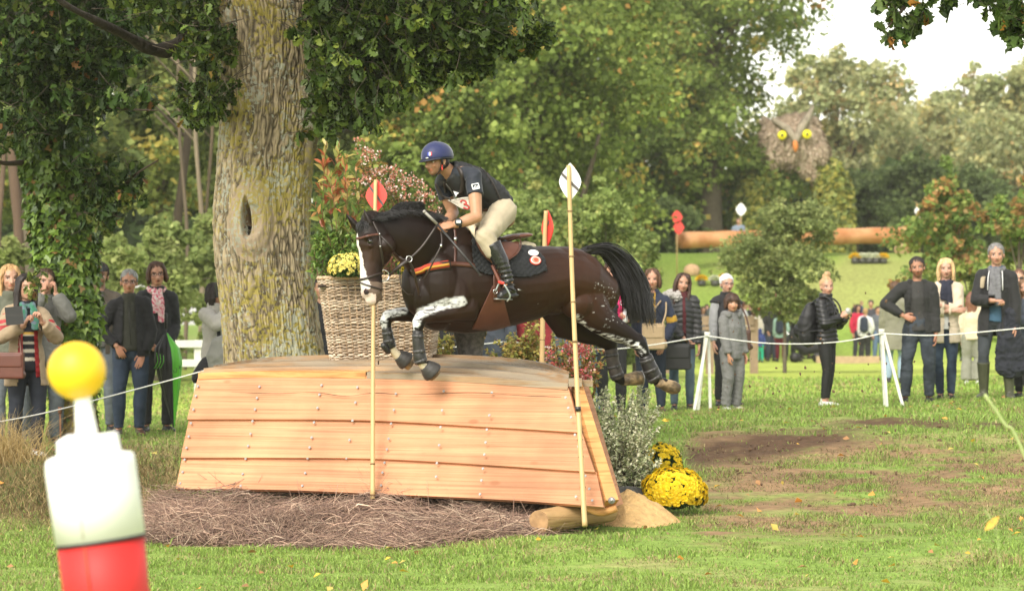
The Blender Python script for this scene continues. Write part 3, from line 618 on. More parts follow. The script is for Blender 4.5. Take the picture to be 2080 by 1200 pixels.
# head frame
HD = nz([-.90, -.42, .03]); HS = nz([.0, 0, 0])      # dorsal direction of the face
HC = P(757, 450, 24.42); HE = P(752, 605, 24.33)     # poll, muzzle
HX = nz(HE-HC); HD = nz(HD-(HD@HX)*HX); HN = nz(np.cross(HD, HX)); HN = HN if HN[1] < 0 else -HN   # lateral, towards the camera
HLEN = float(np.linalg.norm(HE-HC))
def hd(s, d, l=0): return HC+HX*(s*HLEN)+HD*d+HN*l
def build_horse():
    b = MB()
    # trunk
    body_tube(b, [st(868, 512, 655, .15), st(895, 486, 674, .235), st(930, 470, 678, .27), st(965, 466, 676, .285), st(1000, 476, 672, .30), st(1040, 492, 662, .315), st(1080, 499, 650, .315),
                  st(1120, 499, 634, .29), st(1155, 506, 634, .27), st(1188, 520, 640, .24), st(1212, 545, 640, .19)])
    b.ball(hq(936, 486), (.17, .07, .09)); b.ball(hq(1140, 524), (.22, .17, .09)); b.ball(hq(1090, 520), (.2, .13, .07))
    # chest and breast
    b.ball(hq(864, 600, .07), (.11, .12, .17)); b.ball(hq(862, 598, -.12), (.10, .10, .16)); b.ball(hq(888, 640, 0), (.15, .17, .12))
    b.ball(hq(893, 575, .17), (.15, .09, .23), n=18); b.ball(hq(925, 600, .20), (.12, .08, .20)); b.ball(hq(940, 548, .19), (.13, .07, .2))
    # neck
    neck = [(920, 530, .285, .155, 25.0-.16), (880, 514, .265, .135, 24.75), (843, 493, .205, .108, 24.6), (812, 478, .158, .09, 24.52), (785, 468, .125, .08, 24.47), (766, 462, .10, .075, 24.44)]
    b.caps_tube([P(x, y, Y) for x, y, r, w_, Y in neck], [(r, w_) for x, y, r, w_, Y in neck], 26, ref=HL)
    b.caps_tube([P(905, 452, 24.78), P(870, 441, 24.66), P(835, 436, 24.57), P(800, 440, 24.5), P(770, 445, 24.46)], [.045, .05, .052, .05, .05], 12)
    # head
    hs_ = [(0, .0, .085, .072), (.10, .005, .105, .088), (.2, -.012, .122, .098), (.32, -.03, .130, .092), (.44, -.022, .112, .075), (.56, .0, .082, .060), (.70, .0, .075, .056), (.84, -.008, .076, .060), (.95, -.012, .070, .062), (1.01, -.016, .050, .050)]
    b.caps_tube([hd(s, d) for s, d, r, w_ in hs_], [(r*(1.13 if s < .9 else 1.06), w_*1.06) for s, d, r, w_ in hs_], 26, ref=HN)
    for sg in (1, -1):
        b.ball(hd(.31, -.085, .062*sg), .080*np.array([1, 1, 1]), n=18, m=12)                # cheek
        b.ball(hd(.235, .062, .068*sg), (.035, .035, .030)); b.ball(hd(.345, .045, .080*sg), (.020, .018, .02))
        b.caps_tube([hd(.40, .03, .075*sg), hd(.55, .022, .058*sg)], [.013, .006], 8)       # facial crest
        b.ball(hd(.93, .036, .034*sg), (.030, .030, .036))                                  # nostril
    b.ball(hd(.98, -.065, 0), (.036, .036, .028))
    # ears
    for px, py, tx, ty, Y, w_ in ((753, 464, 739, 424, 24.36, .050), (731, 469, 702, 433, 24.52, .040)):
        p0, p1 = P(px, py, Y), P(tx, ty, Y-.02); m_ = (p0+p1)/2; b.caps_tube([p0+(p0-p1)*.15, p0+(p1-p0)*.3, m_+(p1-p0)*.08, p1-(p1-p0)*.04], [(w_*.8, .026), (w_, .03), (w_*.75, .022), (.007, .006)], 12, ref=HD)
    # near foreleg, folded
    limb(b, [(952, 608, 36), (948, 630, 27), (915, 634, 20), (882, 640, 15.5), (858, 644, 13.5)], [.14, .18, .19, .19, .19])
    limb(b, [(856, 643, 13.5), (850, 655, 13.5), (849, 672, 9.5), (850, 695, 8.2), (852, 715, 8.5), (854, 730, 10.5), (860, 742, 9), (868, 748, 11), (874, 752, 13)], .19)
    # far foreleg
    limb(b, [(900, 615, 34), (868, 632, 24), (832, 638, 16.5), (802, 639, 12.5), (790, 641, 12)], [-.16, -.17, -.17, -.17, -.17])
    limb(b, [(788, 641, 12.5), (783, 654, 12.5), (786, 672, 8.8), (790, 690, 8), (794, 704, 9.5), (800, 714, 8.5), (810, 724, 9), (820, 731, 12)], -.17)
    # near hind: thigh, gaskin, hock, cannon, pastern
    limb(b, [(1165, 575, 62, .62), (1185, 602, 54, .6), (1203, 630, 41, .6), (1222, 650, 32, .66), (1248, 668, 26, .7), (1275, 682, 20, .75), (1298, 698, 15.5)], [.1, .13, .15, .16, .16, .16, .16])
    b.ball(hq(1172, 615, .17), (.13, .09, .13)); b.ball(hq(1180, 575, .08), (.20, .13, .24), n=18)
    limb(b, [(1296, 688, 13), (1301, 700, 15), (1308, 716, 12), (1314, 733, 10.5), (1322, 752, 10), (1330, 768, 12), (1340, 776, 11.5), (1350, 779, 12)], .16)
    b.ball(hq(1306, 690, .16), (.03, .03, .03))
    # far hind
    limb(b, [(1150, 590, 58, .6), (1140, 632, 48, .55), (1152, 655, 39, .55), (1185, 670, 28, .65), (1218, 684, 21, .75), (1238, 698, 15.5)], [-.06, -.1, -.12, -.13, -.13, -.13])
    limb(b, [(1240, 696, 15), (1242, 712, 12), (1246, 735, 10.5), (1252, 755, 11.5), (1256, 768, 12), (1268, 772, 12), (1276, 770, 12)], -.13)
    b.ball(hq(1122, 628, .03), (.10, .16, .045))
    def disp(V, N):
        return (fbm(V, 9, 3)-.5)*.006+.004*np.sin(V[:, 0]*20+V[:, 2]*8)*(V[:, 2] > 1.7)*0
    def colf(V, N):
        x, y = px_of(V); n = fbm(V, 5, 3)[:, None]; fine = fbm(V, 60, 2)[:, None]; vf = fbm(V*[.35, .8, 1.5], 80, 3, 7)
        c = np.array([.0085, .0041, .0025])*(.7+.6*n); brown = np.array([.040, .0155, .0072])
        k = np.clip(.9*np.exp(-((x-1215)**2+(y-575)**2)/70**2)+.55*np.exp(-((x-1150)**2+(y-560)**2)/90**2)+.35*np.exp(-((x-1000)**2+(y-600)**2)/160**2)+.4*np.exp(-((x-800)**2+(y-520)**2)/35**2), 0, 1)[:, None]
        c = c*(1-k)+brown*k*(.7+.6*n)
        black = np.array([.007, .0055, .005]); leg = ((y > 655) & (x < 880) | (x > 1285) & (y > 690) | (x > 1232) & (y > 712))[:, None]; c = np.where(leg, black, c)
        # head: brown face, grey-brown muzzle, white blaze
        r = (V-HC); s = r@HX/HLEN; d = r@HD; l = r@HN; ishead = (x < 790) & (y > 460) & (y < 632) & (V[:, 1] < 24.75) & (s < 1.12)
        kf = (ishead*sst(.1, .5, s)*sst(.0, .10, d+.06))[:, None]; c = c*(1-kf*.75)+np.array([.040, .018, .009])*kf*.75
        bw = np.interp(s, [.16, .25, .4, .6, .75, .9, 1.05], [.008, .023, .023, .029, .046, .060, .068]); wv = (fbm(V, 30, 2)-.5)*.012
        cen = np.interp(s, [.2, .5, .8, 1], [-.002, .003, .002, 0])
        isb = ishead & (abs(l-cen)+wv < bw) & (d > np.interp(s, [.2, .7, .85, 1.05], [.03, .02, -.01, -.03])) & (s > .17)
        c = np.where(isb[:, None], np.array([.72, .66, .60]), c)
        ch = (ishead & ~isb & (s > .80))[:, None]; c = np.where(ch, np.array([.13, .09, .065]), c)
        pink = (ishead & isb & (s > .90))[:, None]; c = np.where(pink, np.array([.66, .52, .46]), c)
        for sg in (1, -1):
            q = np.linalg.norm((V-hd(.94, .058, .05*sg))*1.0, axis=1); c = np.where((q < .024)[:, None], [.03, .012, .01], c)
        # white grease on the legs
        def gr(poly, w_, dens, side):
            pl = lerp_path(poly, 30); dd = np.min(np.hypot(x[:, None]-pl[None, :, 0], (y[:, None]-pl[None, :, 1])), 1)
            return np.clip((w_*(.75+.6*vf)-dd)/4, 0, 1)*sst(dens-.07, dens+.07, vf)*side
        d0 = (HYd(x)-V[:, 1]); near = d0 > .05; far = d0 < -.02
        g1 = gr([(938, 612), (905, 617), (875, 628), (852, 638), (845, 656)], 11, .34, near) + gr([(845, 655), (843, 690)], 6, .5, near)
        g2 = gr([(820, 630), (795, 636), (779, 646), (777, 668)], 10, .40, far & (x < 836))
        g3 = gr([(1176, 645), (1190, 668), (1215, 680), (1250, 690), (1292, 702)], 9, .50, near) + gr([(1292, 700), (1312, 722)], 7, .56, near) + gr([(1225, 600), (1240, 640)], 26, .76, near)
        g4 = gr([(1096, 655), (1108, 688), (1140, 700)], 6, .56, far)
        g = np.maximum(np.maximum(g1, g2), np.maximum(g3, g4))[:, None]; c = c*(1-g)+np.array([.55, .55, .54])*(.6+.7*fine)*g
        pas = (((x > 792) & (x < 816) & (y > 702) & (y < 732) & far) | ((x > 845) & (x < 868) & (y > 738) & (y < 752) & near & (x > 838+(y-715)*.3)))[:, None] ; c = np.where(pas, np.array([.62, .53, .38]), c)
        sp = (vnoise(V, 75, 4) > .965)[:, None] & (fbm(V, 3, 2, 2) > .5)[:, None]; c = np.where(sp, [.4, .38, .35], c)
        return c
    hm = mat('bay_coat', attr=True, rough=.43, var=.12, vs=30, spec=.24, bump=.3, bs=110, bd=.0012)
    root = thing('horse', P(1040, 1090, 25.0)*[1, 1, 0], 'dark bay horse with white blaze stretched out in mid jump over the wooden jump', 'horse')
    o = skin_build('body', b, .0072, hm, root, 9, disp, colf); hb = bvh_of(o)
    # eyes, nostrils, mouth
    gl = mat('eye_gloss', (.012, .007, .005), .08, 0, coat=1)
    for sg in (1,):
        m = MB(); m.ball(hd(.295, .054, .092*sg), (.021, .017, .018), n=14); m.build('eye', gl, root)
    lm = mat('lid', (.012, .006, .004), .6); m = MB(); m.tube([hd(.262, .049, .103), hd(.278, .070, .107), hd(.30, .077, .103)], .004, 6); m.tube([hd(.262, .049, .103), hd(.30, .037, .105), hd(.325, .054, .101)], .003, 6); m.build('eyelid', lm, root)
    for sg in (1,):
        m = MB(); m.ball(hd(.945, .048, .052*sg), (.014, .008, .016)); m.build('nostril', mat('nostril', (.012, .006, .006), .8), root)
    # hooves with overreach boots
    HOOF = mat('hoof_horn', (.10, .07, .035), .6, .4, 18, bump=.6, bs=50, c2=(.26, .18, .095)); RUB = mat('boot_rubber', (.035, .032, .030), .55, .2, 20, bump=.4, bs=60); LEA = mat('black_leather', (.018, .016, .015), .38, .2, 14, bump=.3, bs=60)
    def hoof(p0, p1, r0, r1, d, flat=.75):
        a, c = hq(*p0, d), hq(*p1, d); m = MB(); t = nz(c-a); m.tube([a-t*.02, a, a+(c-a)*.5, c-t*.012, c], [(r0*.85, r0*.8), (r0, r0*.95), ((r0+r1)/2, (r0+r1)/2*flat*1.2), (r1, r1*flat), (r1*.93, r1*.9*flat)], 20, ref=HL); return m.build('hoof', HOOF, root)
    def bell(p0, p1, r0, r1, d):
        a, c = hq(*p0, d), hq(*p1, d); m = MB(); g = []
        for s in np.linspace(0, 1, 10):
            r = r0+(r1-r0)*sin(s*pi/2)+.0012*sin(s*18); g.append((a+(c-a)*s, r))
        m.tube([q for q, r in g], [r for q, r in g], 22, ref=HL); return m.build('overreach_boot', RUB, root)
    hoof((872, 749), (885, 763), .062, .058, .19); bell((863, 741), (880, 757), .046, .080, .19)
    hoof((815, 726), (835, 742), .056, .048, -.17); bell((809, 721), (826, 734), .044, .072, -.17)
    for q, d_ in (([(1334, 774, 12), (1346, 779, 12), (1356, 783, 14.5), (1368, 787, 15.5), (1377, 789, 12), (1380, 790, 7)], .16), ([(1264, 772, 13), (1278, 770, 14), (1292, 768, 16.5), (1302, 767, 15)], -.13)):
        m = MB(); m.tube([hq(x, y, d_) for x, y, r in q], [(r*25/F*.92, r*25/F) for x, y, r in q], 22, ref=HL); m.build('hoof', HOOF, root)
    m = MB(); a, c = hq(1303, 768, -.13), hq(1303, 768, -.13)+nz([1, .4, 0])*.012; m.tube([a, c], [(.062, .04), (.062, .04)], 20, ref=HL); m.build('horseshoe', mat('steel_shoe', (.4, .4, .4), .35, metal=.8), root)
    def boot(path, d, straps, mt=LEA, nm='leg_boot'):
        m = MB(); q = lerp_path(path, 14); pts = [hq(x, y, d) for x, y, r in q]; rr = q[:, 2]*25/F; m.tube(pts, rr, 18, ref=HL); bo = m.build(nm, mt, root)
        for s in straps:
            k = int(s*13); p = pts[k]; t = nz(pts[min(k+1, 13)]-pts[max(k-1, 0)]); sm = MB(); sm.tube([p-t*.012, p+t*.012], [rr[k]+.002]*2, 18, ref=HL); sm.box(p+HL*(rr[k]+.006)+t*0, (.012, .006, .014)); sm.build('boot_strap', mat('boot_strap', (.045, .043, .042), .5, bump=.2), bo)
    boot([(849, 672, 10.5), (849, 690, 11.5), (851, 710, 12), (853, 728, 13.5), (856, 736, 12)], .19, (.22, .55, .85))
    boot([(785, 664, 10), (788, 682, 11), (791, 697, 12), (795, 706, 11)], -.17, (.25, .6))
    m = MB(); m.caps_tube([hq(780, 702, -.15), hq(788, 714, -.15)], [.028, .022], 12); m.build('fetlock_boot', LEA, root)
    boot([(1311, 722, 13.5), (1318, 742, 15.5), (1327, 762, 16.5), (1333, 771, 15)], .16, (.2, .5, .8)); boot([(1241, 708, 13.5), (1245, 735, 13.5), (1251, 756, 14.5), (1256, 768, 14)], -.13, (.2, .5, .8), mat('muddy_leather', (.05, .04, .032), .6, .5, 20, bump=.5))
    # mane
    HAIR = mat('black_hair', (.010, .008, .008), .32, .3, 40, spec=.7)
    def strands(name, gen, n, parent, k=7, w0=.0045):
        V, Q = [], []; b0 = 0
        for i in range(n):
            p = lerp_path(gen(i), k); t = nz(np.gradient(p, axis=0)); s = nz(np.cross(t, [.1, -1, .2]+R.normal(size=3)*.25)); w_ = (w0*(.6+.8*R.random())*(1-np.linspace(0, 1, k)**2*.85))[:, None]; u = np.cross(s, t)
            g = np.stack([p-s*w_, p+u*w_*.7, p+s*w_], 1).reshape(-1, 3); ii = np.arange(k-1)[:, None]*3
            Q.append((np.concatenate([ii+[0, 1, 4, 3], ii+[1, 2, 5, 4], ii+[2, 0, 3, 5]])+b0)); V.append(g); b0 += len(g)
        return link(name, mk_mesh(name, np.vstack(V), np.vstack(Q)), HAIR, parent)
    crest = lerp_path([(752, 447, 24.42), (772, 438, 24.44), (795, 433, 24.5), (820, 431, 24.56), (845, 434, 24.62), (865, 440, 24.66), (885, 448, 24.72)], 60)
    def mane(i):
        u = R.random(); q = crest[int(u*59)]; p = P(*q)+R.normal(size=3)*[.01, .03, .008]+[0, 0, -.012]
        if .30 < u < .80 and R.random() < .8:     # tuft blown back by the jump
            tx, ty = R.normal(852, 6), R.normal(425, 6); e = P(tx, ty, 24.6+R.uniform(-.06, .06)); top = P(q[0]*.40+tx*.60, R.uniform(409, 422), 24.58+R.uniform(-.05, .05))
            return [p, p*.5+top*.5+[-.01, 0, .02], top, e]
        e = np.array([R.uniform(.03, .12), R.uniform(-.07, -.01), R.uniform(-.012, .018)]); return [p, p+e*.5+[0, -.01, .016], p+e]
    m = MB(); m.caps_tube([P(775, 441, 24.5), P(805, 433, 24.56), P(832, 426, 24.6), P(850, 428, 24.62)], [.022, .040, .055, .035], 12); m.caps_tube([P(808, 428, 24.58), P(830, 417, 24.6), P(850, 419, 24.6)], [.020, .030, .022], 10); skin_build('mane_base', m, .009, HAIR, root, 3, lambda V, N: .006*np.sin(V[:, 2]*160+V[:, 0]*60+fbm(V, 8, 2)*5))
    strands('mane', mane, 4200, root, 7, .0017)
    def fore(i):
        p = P(R.uniform(731, 752), R.uniform(449, 456), 24.36)+HN*R.uniform(-.03, .04); e = HX*R.uniform(.04, .10)+HN*R.uniform(-.03, .02)
        return [p, p+e*.4+HD*.025, p+e+HD*.012]
    strands('forelock', fore, 420, root, 6, .0018)
    # tail: the dock, then long hair streaming back and down
    dock = [(1180, 514, 25.28), (1200, 506, 25.33), (1222, 504, 25.40), (1245, 513, 25.46), (1262, 530, 25.5)]
    m = MB(); m.caps_tube([P(*q) for q in dock], [.032, .034, .034, .03, .022], 12); 
    tail = m.build('tail', mat('dock_hair', (.012, .009, .008), .45, bump=.4, bs=90), root)
    cA = lerp_path([(1190, 504, 25.3), (1228, 498, 25.4), (1264, 512, 25.5), (1296, 550, 25.55), (1314, 595, 25.6), (1320, 635, 25.6), (1326, 672, 25.62)], 30)
    cB = lerp_path([(1190, 516, 25.3), (1222, 515, 25.4), (1243, 538, 25.48), (1263, 575, 25.5), (1271, 615, 25.52), (1280, 664, 25.55)], 30)
    cC = lerp_path([(1195, 506, 25.3), (1235, 500, 25.4), (1275, 530, 25.5), (1300, 585, 25.6), (1325, 640, 25.66), (1362, 668, 25.7)], 30)
    def tl(i):
        u = R.random()**.8*R.choice([-1, 1])*.5+.5; q = cB*(1-u)+cA*u; e = R.uniform(.72, 1.02)
        if R.random() < .07: q = cA*.3+cC*.7; e = R.uniform(.6, 1)
        if R.random() < .1: q = q+np.linspace(0, 1, 30)[:, None]**2*[R.uniform(-25, 30), R.uniform(-5, 10), 0]
        s0 = R.uniform(0, .5); q = q[int(s0*29*.6):max(int(29*e), 12)]; j = R.normal(size=3)*[6, 5, .05]; tt = np.linspace(.2, 1, len(q))[:, None]
        q = q+j*tt+np.sin(tt*6+R.random()*6)*[R.normal()*2, 0, 0]; return np.array([P(*a) for a in q[::max(1, len(q)//8)]])
    strands('tail_hair', tl, 3200, tail, 10, .0036)
    return root, o, hb
horse, horse_body, HB = build_horse()

# ------------------------------------------------------------------ saddle, tack
BR = mat('brown_leather', (.085, .030, .018), .38, .25, 20, bump=.15, bs=80); TAN = mat('saddle_leather', (.13, .045, .025), .35, .2, 10, bump=.1, bs=60); BK = mat('strap_leather', (.028, .018, .014), .42, .25, 20); STEEL = mat('steel', (.62, .62, .62), .22, metal=.9)
def surf_patch(mb, b, outline, lift, th, n=40, m=26, fb=None, quilt=0, bulge=0):
    """fills a photo-space outline given as top and bottom edges, laid on the surface"""
    A, B = lerp_path(outline[0], n), lerp_path(outline[1], n); g = []
    for s in np.linspace(0, 1, m):
        row = []
        for q in A*(1-s)+B*s:
            h, nn = shoot(b, q[0], q[1], 0, fb); l = lift
            if quilt: l += quilt*(abs(sin((q[0]+q[1])*.26))*abs(sin((q[0]-q[1])*.26)))**.5
            if bulge: l += bulge*sin(pi*s)
            h = np.asarray(h)+np.array(nz(HL*.8+np.array(nn)*.4))*l if nn is not None else None; row.append(h)
        g.append(row)
    # holes (rays that missed) take the depth of their neighbours
    for r in g:
        for i in range(len(r)):
            if r[i] is None: r[i] = next((r[j] for k in range(1, len(r)) for j in (i-k, i+k) if 0 <= j < len(r) and r[j] is not None), np.zeros(3))
    g = np.array(g); 
    for _ in range(2): g[1:-1, 1:-1, 1] = (g[1:-1, 1:-1, 1]*2+g[:-2, 1:-1, 1]+g[2:, 1:-1, 1]+g[1:-1, :-2, 1]+g[1:-1, 2:, 1])/6
    nrm = np.cross(np.gradient(g, axis=0), np.gradient(g, axis=1)).reshape(-1, 3).mean(0)
    mb.grid(g if nrm[1] < 0 else g[:, ::-1], th=th); return g
def build_saddle():
    s = thing('saddle', hq(1005, 500), 'brown leather jumping saddle with black quilted cloth strapped on the dark horse', 'saddle')
    cl = MB(); surf_patch(cl, HB, ([(957, 468), (972, 480), (1000, 492), (1040, 498), (1080, 503), (1104, 524)], [(959, 520), (966, 545), (985, 556), (1020, 560), (1070, 562), (1109, 549)]), .018, .014, 110, 66, quilt=.010)
    c = cl.build('saddle_cloth', mat('quilted_cloth', (.008, .009, .011), .85, .3, 30, bump=.3, bs=120, sheen=.1), s)
    m = MB(); m.caps_tube([hq(1046, 500, .08), hq(1066, 497, .05), hq(1083, 500, .03)], [.026, .030, .024]); m.build('sheepskin_roll', mat('sheepskin', (.70, .60, .42), .95, .1, 30, bump=.8, bs=90), s); m = MB(); m.caps_tube([hq(968, 480, .24), hq(960, 462, .2), hq(958, 460, .14), hq(964, 457, .05), hq(970, 463, -.1)], [.02, .03, .036, .04, .035])
    m.build('sheepskin', mat('sheepskin', (.74, .66, .47), .95, .1, 30, bump=.8, bs=90), s)
    # seat: pommel, waist, cantle
    m = MB(); Q = [(972, 478, .07), (985, 487, .09), (1002, 492, .10), (1020, 489, .13), (1040, 481, .15), (1058, 479, .14)]
    m.caps_tube([hq(x, y, .0) for x, y, w_ in Q], [(.022, w_) for x, y, w_ in Q], 18, ref=HL); m.build('seat', TAN, s)
    m = MB(); m.tube(lerp_path([hq(1012, 488, .17), hq(1030, 483, .2), hq(1050, 479, .17), hq(1062, 478, .02), hq(1060, 482, -.1)], 16), .011, 8); m.build('cantle_roll', BR, s)
    m = MB(); surf_patch(m, HB, ([(968, 468), (985, 486), (1004, 494), (1022, 494), (1048, 494)], [(970, 500), (978, 520), (1000, 536), (1030, 530), (1051, 510)]), .040, .012, 30, 20, bulge=.012); m.build('flap', TAN, s)
    m = MB(); m.caps_tube(lerp_path([hq(968, 466, .33), hq(969, 488, .36), hq(980, 512, .37), hq(1000, 532, .37)], 10), [(.012, .02)]*10, 10); m.build('knee_roll', BR, s)
    for q in ([(967, 470), (967, 495), (980, 520), (998, 536)], [(1051, 497), (1052, 512), (1040, 525), (1028, 532)]):
        m = MB(); surf_band(m, HB, q, .010, .006, .05, 20); m.build('flap_welt', BR, s)
    # girth guard, girth strap
    m = MB(); surf_patch(m, HB, ([(1000, 580), (1006, 580), (1016, 582)], [(958, 668), (1000, 671), (1036, 660)]), .012, .008, 24, 24); m.build('stud_guard', mat('stud_guard', (.095, .03, .017), .45, .2, 12, bump=.2), s)
    m = MB(); surf_patch(m, HB, ([(1000, 545), (1006, 545), (1012, 545)], [(1000, 612), (1008, 612), (1015, 612)]), .022, .008, 6, 16); m.build('girth', BR, s)
    m = MB(); h, n = shoot(HB, 1004, 591, .03); t = nz(np.cross(n, [0, 0, 1])); m.tube([h+t*0.016*cos(a)+np.array([0, 0, .016])*sin(a) for a in np.linspace(0, 2*pi, 14)], .003, 6, caps=False); m.build('girth_ring', STEEL, s)
    # badges on the cloth
    def disc(px, py, r, m_, nm, lift, sq=1.0):
        h, n = shoot(HB, px, py, lift); n = nz(n*.5+HL*.5+np.array([0, -.3, .2])); u = nz(np.cross([0, 0, 1], n)); v = np.cross(n, u); k = MB(); k.poly([h+u*r*cos(a)+v*r*sin(a)*sq for a in np.linspace(0, 2*pi, 25)[:-1]], n, .003); return k.build(nm, m_, c, smooth=False), h, n, u, v
    WB = mat('badge_white', (.75, .73, .73), .7, .03); RB = mat('badge_red', (.72, .07, .03), .7, .03)
    disc(1080, 520, .042, WB, 'badge', .034, .62); d = disc(1084, 534, .045, RB, 'badge', .034, .8); disc(1084, 534, .038, WB, 'badge', .0385, .8); disc(1084, 534, .031, mat('badge_pink', (.78, .30, .22), .7), 'badge', .042, .8); disc(1084, 534, .017, RB, 'badge', .046, .8)
    # stirrup leather, stirrup
    m = MB(); q = lerp_path([hq(1000, 538, .36), hq(1008, 556, .39), hq(1018, 578, .42)], 10); strap(m, q, np.array([0, -1, .1]), .026, .006); m.build('stirrup_leather', mat('stirrup_strap', (.16, .05, .03), .4), s)
    return s
saddle = build_saddle()
def build_tack():
    def surf(nm, path, w_, lift, m_, par, k=26, th=.005, fb=None, hbv=None):
        m = MB(); surf_band(m, hbv or HB, path, w_, th, lift, k, fb); return m.build(nm, m_, par)
    def ring(nm, c, r, rad, nrm, par, arc=(0, 2*pi)):
        u = nz(np.cross(nrm, [0, 0, 1])); v = np.cross(nrm, u); m = MB(); a = np.linspace(*arc, 26); m.tube([c+u*r*cos(t)+v*r*sin(t) for t in a], rad, 8, ref=nrm, caps=False); return m.build(nm, STEEL, par)
    # bridle
    b = bpy.data.objects.new('bridle', None); COL.objects.link(b); b.parent = horse; b.location = -Vector(horse.location)
    surf('browband', [(725, 484), (733, 484), (745, 480), (762, 477), (770, 476)], .017, .004, BR, b)
    surf('headpiece', [(757, 450), (763, 462), (770, 476), (773, 490), (775, 515), (777, 540), (779, 556)], .018, .005, BK, b)
    surf('throat_lash', [(770, 477), (785, 492), (800, 510), (811, 521)], .012, .006, BK, b)
    surf('noseband', [(732, 568), (742, 566), (758, 560), (772, 555), (777, 556)], .017, .005, BK, b)
    surf('flash_strap', [(731, 573), (745, 579), (760, 584), (775, 588), (784, 590)], .012, .006, BK, b)
    for k in ((770, 476), (774, 500)):
        h, n = shoot(HB, *k, .012, 24.4); m = MB(); m.ball(h, .007, n=8, m=6); m.build('stud', STEEL, b)
    h, n = shoot(HB, 780, 560, .015, 24.4); c0 = h+np.array([0, -.02, 0]); nr = nz(HN*.9+np.array([.1, -.4, .0])); ring('bit_ring', c0, .042, .0042, nr, b); m = MB(); m.tube([c0+[-.03, 0, .0], c0+[-.03, .04, -.01]], .007, 8); m.build('bit', STEEL, b)
    # reins: bit -> martingale ring -> hand
    hand = P(888, 457, 24.45); rp = [c0+[.04, 0, .0], P(806, 545, 24.33), P(830, 527, 24.37), P(858, 500, 24.41), hand]
    m = MB(); strap(m, lerp_path(rp, 24), nz([.2, -1, .3]), .017, .005); m.build('rein', BK, b)
    m = MB(); strap(m, lerp_path([P(811, 521, 24.34), P(820, 527, 24.34), P(832, 525, 24.36)], 8), nz([.2, -1, .3]), .015, .005); m.build('rein_stop', BK, b)
    m = MB(); m.tube(lerp_path([P(814, 540, 24.4), P(812, 560, 24.38), P(815, 582, 24.37), P(826, 596, 24.38), P(838, 598, 24.42)], 16), .004, 6); m.build('rein_end', BK, b)
    # breastplate
    p = bpy.data.objects.new('breastplate', None); COL.objects.link(p); p.parent = horse; p.location = -Vector(horse.location)
    surf('breast_strap', [(838, 551), (860, 546), (885, 541), (912, 537), (935, 537), (965, 540), (1000, 546)], .034, .006, BR, p, 40, .007)
    def stripe(nm, dy, m_, w_, lift):
        surf(nm, [(840, 551+dy), (862, 546+dy), (886, 541+dy), (911, 537+dy)], w_, lift, m_, p, 24, .004)
    surf('chest_band', [(836, 553), (862, 547), (888, 542), (915, 539)], .062, .007, BK, p, 26, .006)
    stripe('red_stripe', -.5, mat('red_web', (.40, .045, .02), .75), .052, .011); stripe('yellow_stripe', 1.2, mat('yellow_web', (.50, .25, .03), .75), .018, .0165)
    surf('wither_strap', [(922, 467), (924, 485), (925, 510), (923, 538)], .020, .010, BR, p)
    h, n = shoot(HB, 923, 487, .018, 24.7); m = MB(); m.box(h, (.013, .004, .016)); m.build('buckle', STEEL, p)
    cr = P(831, 526, 24.34); ring('martingale_ring', cr, .022, .0035, nz([.2, -1, .1]), p)
    m = MB(); strap(m, lerp_path([cr+[0, 0, -.02], P(838, 545, 24.36), P(846, 575, 24.42), P(852, 600, 24.5)], 14), nz([-.3, -1, .1]), .020, .005); m.build('martingale_strap', BK, p)
    m = MB(); strap(m, lerp_path([cr, P(812, 540, 24.32), P(800, 552, 24.35)], 8), nz([-.1, -1, .3]), .030, .008); m.build('martingale_strap', BK, p)
    m = MB(); q = [P(896, 470, 24.42), P(897, 495, 24.36), P(884, 523, 24.34), P(872, 548, 24.36), P(860, 568, 24.4)]; strap(m, lerp_path(q, 20), nz([.2, -1, .2]), .012, .004); m.build('rein_loop', BK, p)
    m = MB(); m.box(P(896, 499, 24.345), (.008, .004, .012)); m.build('buckle', STEEL, p)
build_tack()
# ------------------------------------------------------------------ people
def hand_template(kind):
    """hand along +x, palm facing -z, thumb towards +y; unit metres, adult"""
    m = MB(); m.caps_tube([[-.02, 0, 0], [.02, .0, 0], [.05, .0, 0], [.082, 0, -.002]], [(.022, .016), (.030, .016), (.038, .014), (.038, .011)], 14, ref=(0, 0, 1))
    curl = dict(relax=(.25, .45, .35), fist=(1.35, 1.6, 1.0), flat=(.05, .1, .1), grip=(.8, 1.1, .7))[kind]
    for i, (y, L, dx) in enumerate([(.029, .072, .0), (.010, .080, .004), (-.010, .074, .001), (-.028, .058, -.006)]):
        p = np.array([.080+dx, y, -.001]); a = 0; pts = [p-[.02, 0, 0], p]; k = (.45, .30, .25)
        for j in range(3):
            a += curl[j]*(1+.08*i); p = p+L*k[j]*np.array([cos(a), .04*(1.5-i)*(j == 0), -sin(a)]); pts.append(p)
        m.caps_tube(pts, [.0095, .0095, .0088, .0082, .007], 8)
    if kind in ('fist', 'grip'): th = [[.015, .028, -.004], [.045, .045, -.016], [.072, .036, -.034], [.085, .018, -.042]]
    else: th = [[.012, .026, -.003], [.040, .050, -.012], [.064, .060, -.020], [.085, .058, -.026]]
    m.caps_tube(th, [.014, .0125, .0105, .009], 8)
    return remesh(m, .0036, 2)
_hand = {}
def place_hand(wr, d, pn, left, kind, sc):
    """wr wrist, d finger direction, pn palm normal; returns arrays"""
    if kind not in _hand: _hand[kind] = hand_template(kind)
    V, Q, T, N = _hand[kind]; x = nz(d); z = -nz(pn-(np.dot(pn, x))*x); y = np.cross(z, x)
    if left: y = -y
    W = np.asarray(wr)+(V[:, :1]*x+V[:, 1:2]*y+V[:, 2:]*z)*sc
    return W, (Q[:, ::-1] if left else Q)
